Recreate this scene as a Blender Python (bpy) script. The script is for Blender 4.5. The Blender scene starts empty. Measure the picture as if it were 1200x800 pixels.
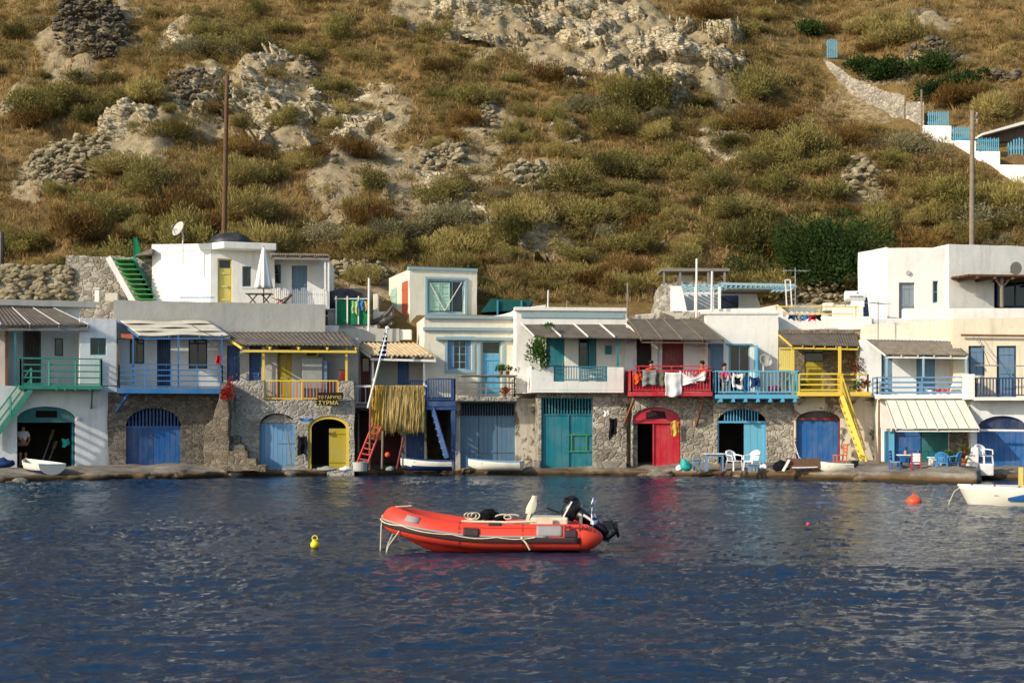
import bpy, bmesh, math, random
import numpy as np
from mathutils import Vector, Matrix
from mathutils.geometry import tessellate_polygon
random.seed(7); rng = np.random.default_rng(7)
SC = bpy.context.scene
COL = SC.collection
FPX = 1680.0; HZ = 490.0; CZ = 2.4            # focal length in photo pixels, horizon row, eye height above the water
R = math.radians
def lin(c):
    c = c / 255.0
    return c / 12.92 if c <= 0.04045 else ((c + 0.055) / 1.055) ** 2.4
def C(h):
    h = h.lstrip('#')
    return (lin(int(h[0:2], 16)), lin(int(h[2:4], 16)), lin(int(h[4:6], 16)), 1.0)

# ------------------------------------------------------------------ noise (numpy)
def _hash(ix, iy, iz, seed):
    h = (ix.astype(np.int64) * 374761393 + iy.astype(np.int64) * 668265263 + iz.astype(np.int64) * 2147483647 + seed * 974711) & 0xFFFFFFFF
    h = ((h ^ (h >> 13)) * 1274126177) & 0xFFFFFFFF
    h = ((h ^ (h >> 16)) * 2246822519) & 0xFFFFFFFF
    return ((h ^ (h >> 15)) & 0xFFFFFF) / float(0xFFFFFF)
def vnoise(x, y, z=None, seed=0):
    x = np.asarray(x, float); y = np.asarray(y, float); z = np.zeros_like(x) if z is None else np.asarray(z, float)
    ix, iy, iz = np.floor(x), np.floor(y), np.floor(z)
    fx, fy, fz = x - ix, y - iy, z - iz
    ux, uy, uz = [f * f * f * (f * (f * 6 - 15) + 10) for f in (fx, fy, fz)]
    r = 0
    for dx in (0, 1):
        for dy in (0, 1):
            for dz in (0, 1):
                w = (ux if dx else 1 - ux) * (uy if dy else 1 - uy) * (uz if dz else 1 - uz)
                r = r + w * _hash(ix + dx, iy + dy, iz + dz, seed)
    return r * 2 - 1
def fbm(x, y, z=None, oct=4, seed=0, gain=.5):
    x = np.asarray(x, float); y = np.asarray(y, float); z = np.zeros_like(x) if z is None else np.asarray(z, float)
    a, s, r = 1.0, 1.0, 0
    for o in range(oct):
        r = r + a * vnoise(x * s + o * 17.3, y * s - o * 9.1, z * s + o * 4.7, seed + o); a *= gain; s *= 2.03
    return r
def worley(x, y, z, seed=0):
    ix, iy, iz = np.floor(x), np.floor(y), np.floor(z)
    f1 = np.full(np.shape(x), 9.0); f2 = f1.copy(); cid = np.zeros(np.shape(x))
    for dx in (-1, 0, 1):
        for dy in (-1, 0, 1):
            for dz in (-1, 0, 1):
                cx, cy, cz = ix + dx, iy + dy, iz + dz
                px = cx + _hash(cx, cy, cz, seed); py = cy + _hash(cx, cy, cz, seed + 1); pz = cz + _hash(cx, cy, cz, seed + 2)
                d = np.sqrt((px - x) ** 2 + (py - y) ** 2 + (pz - z) ** 2)
                h = _hash(cx, cy, cz, seed + 3)
                m = d < f1
                f2 = np.where(m, f1, np.minimum(f2, d)); cid = np.where(m, h, cid); f1 = np.where(m, d, f1)
    return f1, f2, cid
def facets(x, y, z, seed, slope):
    """planes of broken rock: every cell is one tilted flat"""
    ix, iy, iz = np.floor(x), np.floor(y), np.floor(z); f1 = np.full(np.shape(x), 9.0); f2 = f1.copy(); val = np.zeros(np.shape(x))
    for dx in (-1, 0, 1):
        for dy in (-1, 0, 1):
            for dz in (-1, 0, 1):
                cx, cy, cz = ix + dx, iy + dy, iz + dz
                ax, ay, az = [x - (cx + _hash(cx, cy, cz, seed)), y - (cy + _hash(cx, cy, cz, seed + 1)), z - (cz + _hash(cx, cy, cz, seed + 2))]
                d = np.sqrt(ax * ax + ay * ay + az * az); h = _hash(cx, cy, cz, seed + 3) - .5
                v = h + slope * (ax * (_hash(cx, cy, cz, seed + 4) - .5) + az * (_hash(cx, cy, cz, seed + 5) - .5) * 1.3) * 2
                m = d < f1; f2 = np.where(m, f1, np.minimum(f2, d)); val = np.where(m, v, val); f1 = np.where(m, d, f1)
    return val, f2 - f1
def smooth(a, b, x):
    t = np.clip((x - a) / (b - a), 0, 1); return t * t * (3 - 2 * t)

# ------------------------------------------------------------------ materials
class NT:
    def __init__(s, name):
        s.m = bpy.data.materials.new(name); s.m.use_nodes = True
        s.t = s.m.node_tree; s.t.nodes.clear()
        s.out = s.n('ShaderNodeOutputMaterial'); s.b = s.n('ShaderNodeBsdfPrincipled')
        s.l(s.b.outputs[0], s.out.inputs['Surface'])
        s.tc = s.n('ShaderNodeTexCoord')
    def n(s, ty, **kw):
        nd = s.t.nodes.new(ty)
        for k, v in kw.items(): setattr(nd, k, v)
        return nd
    def l(s, a, b): s.t.links.new(a, b)
    def coord(s, scale=(1, 1, 1), src='Object', rnd=True):
        mp = s.n('ShaderNodeMapping'); mp.inputs['Scale'].default_value = scale
        s.l(s.tc.outputs[src], mp.inputs['Vector'])
        if rnd:
            oi = s.n('ShaderNodeObjectInfo'); mu = s.n('ShaderNodeMath', operation='MULTIPLY'); mu.inputs[1].default_value = 37.0
            s.l(oi.outputs['Random'], mu.inputs[0]); s.l(mu.outputs[0], mp.inputs['Location'])
        return mp.outputs[0]
    def noise(s, co, scale, detail=4, rough=.55, dist=0):
        nd = s.n('ShaderNodeTexNoise'); nd.inputs['Scale'].default_value = scale; nd.inputs['Detail'].default_value = detail
        nd.inputs['Roughness'].default_value = rough; nd.inputs['Distortion'].default_value = dist
        s.l(co, nd.inputs['Vector']); return nd.outputs['Fac']
    def ramp(s, f, stops):
        r = s.n('ShaderNodeValToRGB'); e = r.color_ramp.elements
        while len(e) < len(stops): e.new(.5)
        for i, (p, c) in enumerate(stops): e[i].position = p; e[i].color = c
        s.l(f, r.inputs[0]); return r.outputs[0]
    def mix(s, f, a, b, mode='MIX'):
        m = s.n('ShaderNodeMix', data_type='RGBA', blend_type=mode)
        for sock, v in ((m.inputs[0], f), (m.inputs[6], a), (m.inputs[7], b)):
            if hasattr(v, 'links'): s.l(v, sock)
            else: sock.default_value = v
        return m.outputs[2]
    def bump(s, h, strength=.3, dist=.02, prev=None):
        b = s.n('ShaderNodeBump'); b.inputs['Strength'].default_value = strength; b.inputs['Distance'].default_value = dist
        s.l(h, b.inputs['Height'])
        if prev is not None: s.l(prev, b.inputs['Normal'])
        return b.outputs[0]
    def fin(s, col, rough=.8, nrm=None, spec=.3):
        if hasattr(col, 'links'): s.l(col, s.b.inputs['Base Color'])
        else: s.b.inputs['Base Color'].default_value = col
        if hasattr(rough, 'links'): s.l(rough, s.b.inputs['Roughness'])
        else: s.b.inputs['Roughness'].default_value = rough
        s.b.inputs['Specular IOR Level'].default_value = spec
        if nrm is not None: s.l(nrm, s.b.inputs['Normal'])
        return s.m
W1 = (1, 1, 1, 1); K0 = (0, 0, 0, 1)
def gray(v): return (v, v, v, 1)
def mul(c, k): return (c[0] * k, c[1] * k, c[2] * k, 1)

def plaster(name, col, stain='#7d6a50', amt=.35, bump=.35, stones=False):
    t = NT(name); co = t.coord()
    big = t.ramp(t.noise(co, .9, 5), [(.3, mul(col, .86)), (.7, col)])
    stc = t.coord((2.2, 2.2, .35)); st = t.noise(stc, 1.6, 6, .65)
    stm = t.ramp(st, [(.52, K0), (.78, gray(amt))])
    fine = t.noise(co, 9, 6, .7)
    pt = t.ramp(t.noise(co, 2.6, 8, .72), [(.62, K0), (.7, gray(amt * .8))])
    c = t.mix(stm, big, C(stain)); c = t.mix(pt, c, mul(C(stain), 1.3))
    c = t.mix(.14, c, t.ramp(fine, [(.3, mul(col, .6)), (.7, col)]))
    nr = t.bump(fine, bump, .02); nr = t.bump(t.noise(co, 1.7, 3), .5, .05, nr)
    if stones:
        v = t.n('ShaderNodeTexVoronoi'); v.inputs['Scale'].default_value = 3.4; t.l(t.coord((1, 1, 1.3)), v.inputs['Vector']); sp = t.n('ShaderNodeSeparateColor'); t.l(v.outputs['Color'], sp.inputs[0])
        sc_ = t.mix(.4, t.ramp(sp.outputs[0], [(0, C('#5d5346')), (.5, C('#85786a')), (1, C('#6f5d4b'))]), t.ramp(fine, [(.3, gray(.3)), (.7, W1)]), 'MULTIPLY')
        mk_ = t.ramp(t.noise(co, 1.25, 7, .68, .6), [(.52, K0), (.57, gray(.92))]); c = t.mix(mk_, c, sc_); nr = t.bump(mk_, .8, -.06, nr)
    return t.fin(c, .9, nr, .2)
def paint(name, col, rough=.5, wear=.3, wearcol='#8c8272', spec=.35):
    t = NT(name); co = t.coord((3, 3, .8))
    n1 = t.noise(co, 3, 6, .65)
    c = t.mix(t.ramp(n1, [(.3, gray(.0)), (.75, gray(.35))]), col, mul(col, .55))
    fd = t.ramp(t.noise(t.coord((1.2, 1.2, .8)), 1.3, 5, .6), [(.4, K0), (.7, gray(.38))]); c = t.mix(fd, c, (col[0] * .5 + .16, col[1] * .5 + .16, col[2] * .5 + .155, 1))
    w = t.ramp(t.noise(t.coord((4, 4, 1.5)), 4.5, 8, .75), [(.57, K0), (.66, gray(wear * 1.7))])
    c = t.mix(w, c, C(wearcol))
    nr = t.bump(t.noise(t.coord((14, 14, 1.5)), 2, 4), .25, .006)
    return t.fin(c, rough, nr, spec)
def stone(name, sc=3.2, cols=('#8d7f6b', '#6e6457', '#a79a84', '#7a6a58'), mortar='#a59a86', mw=.06, flat=1.35, bmp=.9, dirt=.4):
    t = NT(name); co0 = t.coord((1, 1, flat))
    wv = t.n('ShaderNodeTexNoise'); wv.inputs['Scale'].default_value = 2.2; wv.inputs['Detail'].default_value = 3; t.l(co0, wv.inputs['Vector'])
    vm = t.n('ShaderNodeVectorMath', operation='MULTIPLY_ADD'); t.l(wv.outputs['Color'], vm.inputs[0]); vm.inputs[1].default_value = (.5, .5, .5); t.l(co0, vm.inputs[2])
    v = t.n('ShaderNodeTexVoronoi'); v.inputs['Scale'].default_value = sc; v.inputs['Randomness'].default_value = 1; t.l(vm.outputs[0], v.inputs['Vector'])
    e = t.n('ShaderNodeTexVoronoi', feature='DISTANCE_TO_EDGE'); e.inputs['Scale'].default_value = sc; e.inputs['Randomness'].default_value = 1; t.l(vm.outputs[0], e.inputs['Vector'])
    sp = t.n('ShaderNodeSeparateColor'); t.l(v.outputs['Color'], sp.inputs[0])
    n = len(cols); c = t.ramp(sp.outputs[0], [(i / (n - 1), C(cols[i])) for i in range(n)])
    fine = t.noise(co0, 14, 6, .7)
    c = t.mix(.45, c, t.ramp(fine, [(.3, gray(.3)), (.7, gray(1))]), 'MULTIPLY')
    em = t.ramp(e.outputs['Distance'], [(mw * .4, K0), (mw * 1.6, W1)])
    mcol = t.mix(t.ramp(t.noise(co0, 1.1, 4), [(.35, K0), (.65, W1)]), mul(C(mortar), .5), C(mortar))
    c = t.mix(em, mcol, c)
    d = t.ramp(t.noise(co0, .8, 5, .6), [(.5, K0), (.75, gray(dirt))]); c = t.mix(d, c, C('#4b4237'))
    nr = t.bump(em, bmp, .06); nr = t.bump(fine, .5, .02, nr)
    return t.fin(c, .92, nr, .2)
def simple(name, col, rough=.6, spec=.3, var=.25, sc=6, bump=.0, metal=0):
    t = NT(name); co = t.coord()
    n1 = t.noise(co, sc, 5, .6)
    c = t.ramp(n1, [(.3, mul(col, 1 - var)), (.7, col)])
    t.b.inputs['Metallic'].default_value = metal
    return t.fin(c, rough, t.bump(t.noise(co, sc * 4, 4), bump, .01) if bump else None, spec)
def foliage(name, cols, trans=.25, rough=.75, sc=1.1):
    t = NT(name)
    oi = t.n('ShaderNodeObjectInfo'); geo = t.n('ShaderNodeNewGeometry')
    at = t.n('ShaderNodeAttribute', attribute_name='tone')
    nz = t.noise(t.coord((1, 1, 1), 'Object', True), sc, 3)
    ad = t.n('ShaderNodeMath', operation='ADD'); t.l(nz, ad.inputs[0]); 
    m2 = t.n('ShaderNodeMath', operation='MULTIPLY_ADD'); t.l(at.outputs['Fac'], m2.inputs[0]); m2.inputs[1].default_value = .5; m2.inputs[2].default_value = -.25
    t.l(m2.outputs[0], ad.inputs[1])
    a3 = t.n('ShaderNodeMath', operation='MULTIPLY_ADD'); t.l(oi.outputs['Random'], a3.inputs[0]); a3.inputs[1].default_value = .56; a3.inputs[2].default_value = -.28
    a4 = t.n('ShaderNodeMath', operation='ADD'); t.l(ad.outputs[0], a4.inputs[0]); t.l(a3.outputs[0], a4.inputs[1])
    n = len(cols); c = t.ramp(a4.outputs[0], [(.2 + .6 * i / (n - 1), C(cols[i])) for i in range(n)])
    tr = t.n('ShaderNodeBsdfTranslucent'); t.l(c, tr.inputs[0]); mx = t.n('ShaderNodeMixShader'); mx.inputs[0].default_value = trans
    t.fin(c, rough, None, .15)
    t.l(t.b.outputs[0], mx.inputs[1]); t.l(tr.outputs[0], mx.inputs[2]); t.l(mx.outputs[0], t.out.inputs['Surface'])
    return t.m
def glass_dark(name):
    t = NT(name); c = t.ramp(t.noise(t.coord(), 1.5, 3), [(.3, C('#0c1013')), (.7, C('#20282c'))])
    return t.fin(c, .06, None, .6)

M = {}
M['white'] = plaster('whitewash', C('#e9e6dc'), amt=.34)
M['cool_white'] = plaster('cool_whitewash', C('#dfe1df'), amt=.38)
M['cream'] = plaster('cream_plaster', C('#e4dcc6'), amt=.45)
M['tan'] = plaster('tan_plaster', C('#ddd2b6'), amt=.45)
M['grey_plaster'] = plaster('grey_plaster', C('#b3b1a8'), stain='#5b5850', amt=.4)
M['old_plaster'] = plaster('old_plaster', C('#cfc6b2'), stain='#6b6152', amt=.8, bump=.9, stones=True)
M['concrete'] = plaster('bare_concrete', C('#96938a'), stain='#55524a', amt=.4)
M['stone'] = stone('rubble_stone', 4.4, ('#57524a', '#706a5f', '#857e72', '#625a50', '#948c7e'), '#868074')
M['stone_pale'] = stone('pale_rubble', 3.3, ('#a39a89', '#8b8373', '#b5ac9a', '#c4bca9', '#8f8170'), '#c0b8a6', .09)
M['stone_grey'] = stone('grey_rubble', 3.8, ('#a29c8f', '#8c877b', '#b6b0a2', '#97897a'), '#b8b3a6', .1, 1.2, .7)
M['stone_brown'] = stone('brown_rubble', 3.8, ('#8a7b66', '#6d6253', '#9b8d78', '#766857'), '#968a77', .06)
M['stone_block'] = stone('stone_block', 1.5, ('#8e8676', '#a0978a', '#7f7568'), '#9c9383', .05, 1, .5)
for k, h in dict(teal='#157582', dteal='#126468', green='#1f8a70', blue='#1a5a98', mblue='#2c74ae', dblue='#1d4478', navy='#1d3158', lblue='#55a7cb', trim='#8ba6ab', sky='#8cafb8', sblue='#648fb2',
                 greyblue='#5a7a92', grey='#7f8c92', yellow='#dcbd3a', dyellow='#a8951c', cream_yellow='#d9c667', red='#c01c2c', dred='#74141c', brick='#c2563c', white_wood='#e6e2d8', brown='#5d4430',
                 dbrown='#3a2a1e', rust='#7a4a2c', grey_wood='#7d756a', orange='#d2622e', ladder='#c23a34', steel='#8d9396', black='#1a1a1b', mint='#a9cdb6', lime='#2c8f3e', turq='#2fa7a4', aqua='#62b0cb').items():
    M[k] = paint('paint_' + k, C(h))
M['pane'] = glass_dark('window_glass')
M['dark'] = simple('dark_interior', C('#1a1714'), .9, .1)
M['roof_dark'] = simple('weathered_sheet', C('#6a6258'), .85, .2, .45, 3, .3)
M['roof_grey'] = simple('grey_reed', C('#8c8272'), .9, .1, .45, 4, .5)
M['roof_white'] = simple('roof_whitewash', C('#cfcbbf'), .9, .1, .25, 1.5)
M['tile'] = simple('clay_tile', C('#cdb48b'), .85, .2, .35, 5, .3)
M['canvas'] = simple('canvas', C('#cdc5b0'), .9, .1, .2, 3)
M['awning_cream'] = simple('awning_sheet', C('#e3dcc4'), .6, .3, .15, 2)
M['sign_brown'] = simple('sign_brown', C('#2c2014'), .7, .2, .3, 6)
M['net_y'] = foliage('net_yellow', ('#b08a32', '#c9a448', '#8d6e2c'), .15)
M['net_o'] = foliage('net_olive', ('#bda566', '#dcc588', '#a08c55'), .15)
M['cloth_w'] = simple('white_cloth', C('#e4e1da'), .95, .05, .12, 2)
M['cloth_g'] = simple('grey_cloth', C('#8f958c'), .95, .05, .5, 9)
M['cloth_olive'] = simple('olive_cloth', C('#6a6a58'), .95, .05, .3, 6)
M['cloth_k'] = simple('black_cloth', C('#141519'), .9, .1, .3, 6)
M['cloth_r'] = simple('red_cloth', C('#b3202c'), .95, .05, .2, 6)
M['cloth_o'] = simple('orange_cloth', C('#d5552a'), .95, .05, .2, 6)
M['cloth_b'] = simple('navy_cloth', C('#263a66'), .95, .05, .3, 8)
M['cloth_p'] = simple('pink_cloth', C('#d4506e'), .95, .05, .4, 12)
M['cloth_y'] = simple('yellow_cloth', C('#d2a94e'), .95, .05, .3, 8)
M['cloth_lb'] = simple('blue_cloth', C('#3f77ad'), .95, .05, .3, 8)
M['cloth_lg'] = simple('lime_cloth', C('#a8c17c'), .95, .05, .3, 8)
M['cloth_sand'] = simple('sand_cloth', C('#b59a80'), .95, .05, .3, 8)
M['skin'] = simple('skin', C('#b27f5e'), .6, .3, .1, 4)
M['hair'] = simple('hair', C('#1d1511'), .6, .3, .2, 20)
M['plastic_w'] = simple('white_plastic', C('#e8e8e6'), .35, .4, .06, 3)
M['plastic_b'] = simple('blue_plastic', C('#3f86bd'), .4, .4, .1, 3)
M['turq_bag'] = simple('turquoise_bag', C('#2fae9f'), .6, .2, .3, 8)
M['hyp'] = simple('hypalon_red', C('#e0452f'), .5, .35, .14, 2.5, .05)
M['hyp_seam'] = simple('hypalon_seam', C('#b8321f'), .55, .3, .2, 6)
M['hyp_dark'] = simple('hypalon_strake', C('#3b3033'), .6, .3, .2, 5)
M['hyp_grey'] = simple('hypalon_grey', C('#97938f'), .6, .3, .15, 5)
M['rope'] = simple('rope', C('#d8cfae'), .9, .1, .25, 20)
M['engine'] = simple('engine_black', C('#15161a'), .35, .5, .2, 5)
M['gelcoat'] = simple('gelcoat', C('#e2ddcb'), .4, .4, .15, 2)
M['hull_blue'] = simple('hull_blue', C('#2560a0'), .5, .4, .2, 3)
M['antifoul'] = simple('antifoul_blue', C('#23356b'), .7, .2, .3, 4)
M['oar'] = simple('oar_wood', C('#d8cfb4'), .6, .3, .15, 6)
M['wood'] = simple('old_timber', C('#8a7c68'), .85, .2, .4, 8, .4)
M['log'] = simple('pole_timber', C('#6a4f3a'), .85, .2, .35, 5, .4)
M['log_grey'] = simple('grey_pole', C('#8c7f6c'), .85, .2, .35, 5, .4)
M['green_net'] = simple('green_net', C('#1e7a52'), .85, .1, .3, 6)
M['buoy_o'] = simple('buoy_orange', C('#f0562a'), .4, .4, .12, 5)
M['buoy_y'] = simple('buoy_yellow', C('#e8d322'), .45, .4, .15, 8)
M['pot'] = simple('terracotta', C('#a5603c'), .85, .2, .2, 8)
M['wicker'] = simple('wicker', C('#7a5d48'), .85, .2, .5, 24, .6)
M['dish'] = simple('dish_metal', C('#b9b4aa'), .5, .4, .2, 5)
M['leaf_g'] = foliage('leaf_green', ('#2c4a1c', '#4a6b28', '#3a5a20'))
M['leaf_r'] = foliage('leaf_red', ('#8f1f22', '#b03030', '#3a5a20', '#7a1a1c'))

# ------------------------------------------------------------------ mesh builder
class Face:
    """a vertical facade plane: s runs along it, d stands out of it toward the sea, z is world height"""
    def __init__(s, px, Y0, ang=0.0):
        a = R(ang); s.O = Vector(((px - 600) / FPX * Y0, Y0)); s.t = Vector((math.cos(a), math.sin(a))); s.n = Vector((math.sin(a), -math.cos(a)))
    def S(s, px, d=0):
        u = (px - 600) / FPX; o = s.O + s.n * d
        return (u * o.y - o.x) / (s.t.x - u * s.t.y)
    def Z(s, py, sv, d=0):
        Y = s.O.y + s.n.y * d + s.t.y * sv
        return CZ + (HZ - py) / FPX * Y
    def R(s, x0, y0, x1, y1, d=0):
        a, b = s.S(x0, d), s.S(x1, d); m = .5 * (a + b)
        return a, b, s.Z(y1, m, d), s.Z(y0, m, d)
    def W(s, sv, d, z):
        p = s.O + s.t * sv + s.n * d
        return Vector((p.x, p.y, z))
    def P(s, px, py, d=0):
        a = s.S(px, d); return (a, d, s.Z(py, a, d))
class Ident:
    def W(s, a, b, c): return Vector((a, b, c))
WORLD = Ident()

class MB:
    def __init__(s, face=WORLD): s.f = face; s.v = []; s.q = []; s.mi = []; s.cur = 0
    def vert(s, a, b, c): s.v.append(tuple(s.f.W(a, b, c))); return len(s.v) - 1
    def face(s, idx): s.q.append(tuple(idx)); s.mi.append(s.cur)
    def poly(s, pts): s.face([s.vert(*p) for p in pts])
    def box(s, a0, a1, b0, b1, c0, c1, jit=0):
        j = lambda: random.uniform(-jit, jit)
        i = [s.vert(a + j(), b + j(), c + j()) for c in (c0, c1) for b in (b0, b1) for a in (a0, a1)]
        for q in ((0, 1, 3, 2), (4, 6, 7, 5), (0, 4, 5, 1), (2, 3, 7, 6), (0, 2, 6, 4), (1, 5, 7, 3)): s.face([i[k] for k in q])
        return s
    def prism(s, pts, d0, d1, holes=()):
        """pts: outline (s,z); extruded in d from d1 (front) to d0 (back)"""
        loops = [list(pts)] + [list(h) for h in holes]
        vl = [[Vector((p[0], p[1], 0)) for p in L] for L in loops]
        tris = tessellate_polygon(vl); flat = [p for L in loops for p in L]
        f = [s.vert(p[0], d1, p[1]) for p in flat]; b = [s.vert(p[0], d0, p[1]) for p in flat]
        for t in tris:
            s.face([f[k] for k in t]); s.face([b[k] for k in reversed(t)])
        k = 0
        for L in loops:
            n = len(L)
            for i in range(n):
                j = (i + 1) % n; s.face((f[k + i], f[k + j], b[k + j], b[k + i]))
            k += n
        return s
    def plan(s, pts, z0, z1):
        """ground-plan polygon (world x, y) raised from z0 to z1"""
        tris = tessellate_polygon([[Vector((p[0], p[1], 0)) for p in pts]]); n = len(pts); b = []; t = []
        for p in pts: s.v.append((p[0], p[1], z0)); b.append(len(s.v) - 1)
        for p in pts: s.v.append((p[0], p[1], z1)); t.append(len(s.v) - 1)
        for q in tris: s.face([t[k] for k in q]); s.face([b[k] for k in reversed(q)])
        for i in range(n): j = (i + 1) % n; s.face((b[i], b[j], t[j], t[i]))
        return s
    def bar(s, p, q, w, h=None, up=(0, 0, 1)):
        """rectangular bar between local points p and q"""
        h = h or w
        p = s.f.W(*p); q = s.f.W(*q); d = (q - p)
        if d.length < 1e-6: return s
        d.normalize(); u = Vector(up)
        if abs(d.dot(u)) > .95: u = Vector((1, 0, 0))
        r = d.cross(u).normalized(); u = r.cross(d).normalized(); i = []
        for c in (p, q):
            for a, b in ((-1, -1), (1, -1), (1, 1), (-1, 1)):
                s.v.append(tuple(c + r * (a * w / 2) + u * (b * h / 2))); i.append(len(s.v) - 1)
        for qd in ((0, 1, 2, 3), (7, 6, 5, 4), (0, 4, 5, 1), (1, 5, 6, 2), (2, 6, 7, 3), (3, 7, 4, 0)): s.face([i[k] for k in qd])
        return s
    def tube(s, pts, r, n=8, closed=False, caps=True):
        P = [s.f.W(*p) for p in pts]; m = len(P); rr = r if hasattr(r, '__len__') else [r] * m
        rings = []; prev = None
        for i in range(m):
            if closed: d = P[(i + 1) % m] - P[i - 1]
            else: d = P[min(i + 1, m - 1)] - P[max(i - 1, 0)]
            d.normalize()
            if prev is None:
                u = Vector((0, 0, 1)) if abs(d.z) < .9 else Vector((1, 0, 0)); u = (u - d * u.dot(d)).normalized()
            else: u = (prev - d * prev.dot(d)).normalized()
            prev = u; w = d.cross(u); ring = []
            for k in range(n):
                a = 2 * math.pi * k / n
                s.v.append(tuple(P[i] + (u * math.cos(a) + w * math.sin(a)) * rr[i])); ring.append(len(s.v) - 1)
            rings.append(ring)
        for i in range(m if closed else m - 1):
            A, B = rings[i], rings[(i + 1) % m]
            for k in range(n): s.face((A[k], A[(k + 1) % n], B[(k + 1) % n], B[k]))
        if caps and not closed: s.face(rings[0][::-1]); s.face(rings[-1])
        return s
    def lathe(s, prof, c=(0, 0), n=16):
        rings = []
        for r, z in prof:
            rings.append([s.vert(c[0] + r * math.cos(2 * math.pi * k / n), c[1] + r * math.sin(2 * math.pi * k / n), z) for k in range(n)])
        for A, B in zip(rings, rings[1:]):
            for k in range(n): s.face((A[k], A[(k + 1) % n], B[(k + 1) % n], B[k]))
        s.face(rings[0][::-1]); s.face(rings[-1]); return s
    def grid(s, fn, nu, nv, wrap=False):
        """fn(u,v) -> local point"""
        idx = [[s.vert(*fn(i / nu, j / nv)) for j in range(nv + 1)] for i in range(nu + 1)]
        for i in range(nu):
            for j in range(nv): s.face((idx[i][j], idx[i + 1][j], idx[i + 1][j + 1], idx[i][j + 1]))
        return s
    def rock(s, c, r, sub=1, sq=(1, 1, 1), jit=.22, seed=None):
        bm = bmesh.new(); bmesh.ops.create_icosphere(bm, subdivisions=sub, radius=1)
        k = len(s.v); rot = Matrix.Rotation(random.uniform(0, 6.28), 3, Vector((random.uniform(-1, 1), random.uniform(-1, 1), random.uniform(-1, 1) + .01)).normalized())
        for v in bm.verts:
            p = v.co * (1 + random.uniform(-jit, jit)); p = rot @ p
            s.v.append(tuple(s.f.W(c[0] + p.x * r * sq[0], c[1] + p.y * r * sq[1], c[2] + p.z * r * sq[2])))
        for f in bm.faces: s.face([k + v.index for v in f.verts])
        bm.free(); return s
    def build(s, name, mat, parent=None, label=None, bevel=0, smooth=False, recalc=True, solid=0):
        me = bpy.data.meshes.new(name)
        root = parent
        while root is not None and root.parent is not None: root = root.parent
        o = Vector(root['_o']) if root is not None else None
        vs = [(x - o.x, y - o.y, z - o.z) for x, y, z in s.v] if o is not None else s.v
        me.from_pydata(vs, [], s.q)
        mats = mat if isinstance(mat, (list, tuple)) else [mat]
        for m in mats: me.materials.append(M[m] if isinstance(m, str) else m)
        if len(mats) > 1: me.polygons.foreach_set('material_index', s.mi)
        if recalc:
            bm = bmesh.new(); bm.from_mesh(me); bmesh.ops.recalc_face_normals(bm, faces=bm.faces); bm.to_mesh(me); bm.free()
        if smooth: me.polygons.foreach_set('use_smooth', [True] * len(me.polygons))
        me.update()
        ob = bpy.data.objects.new(name, me); COL.objects.link(ob)
        if parent is not None: ob.parent = parent
        if solid:
            md = ob.modifiers.new('solid', 'SOLIDIFY'); md.thickness = solid; md.offset = 0
        if bevel:
            md = ob.modifiers.new('bevel', 'BEVEL'); md.width = bevel; md.segments = 2; md.limit_method = 'ANGLE'; md.angle_limit = R(45)
        if label: ob['label'] = label
        return ob
def thing(name, label, cat, o, group=None):
    e = bpy.data.objects.new(name, None); COL.objects.link(e); e.location = o; e['_o'] = tuple(o)
    e['label'] = label; e['category'] = cat; e.empty_display_size = .2
    if group: e['group'] = group
    return e
def tag(o, label, cat, group=None, kind=None):
    if label: o['label'] = label
    if cat: o['category'] = cat
    if group: o['group'] = group
    if kind: o['kind'] = kind
    return o
def rebase(o):
    """give a single-mesh thing an origin at its own base"""
    me = o.data; n = len(me.vertices); a = np.empty(n * 3, np.float32); me.vertices.foreach_get('co', a); a = a.reshape(-1, 3)
    c = Vector(((a[:, 0].min() + a[:, 0].max()) / 2, (a[:, 1].min() + a[:, 1].max()) / 2, a[:, 2].min())); a -= np.array(c, np.float32)
    me.vertices.foreach_set('co', a.ravel()); me.update(); o.location = c; return o
def solo(mb, name, mat, label, cat, group=None, **kw):
    return tag(rebase(mb.build(name, mat, None, **kw)), label, cat, group)
def bigmesh(name, v, f, mat, attrs=None, smooth=False):
    v = np.asarray(v, np.float32); f = np.asarray(f, np.int32); me = bpy.data.meshes.new(name)
    n, k = f.shape
    me.vertices.add(len(v)); me.vertices.foreach_set('co', v.ravel()); me.loops.add(n * k); me.loops.foreach_set('vertex_index', f.ravel())
    me.polygons.add(n); me.polygons.foreach_set('loop_start', np.arange(0, n * k, k, dtype=np.int32)); me.polygons.foreach_set('loop_total', np.full(n, k, np.int32))
    if smooth: me.polygons.foreach_set('use_smooth', np.ones(n, bool))
    for kx, a in (attrs or {}).items():
        at = me.attributes.new(kx, 'FLOAT', 'POINT'); at.data.foreach_set('value', np.asarray(a, np.float32))
    me.materials.append(M[mat] if isinstance(mat, str) else mat); me.update(calc_edges=True); me.validate()
    return me
def mobj(name, me):
    o = bpy.data.objects.new(name, me); COL.objects.link(o); return o
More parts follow.
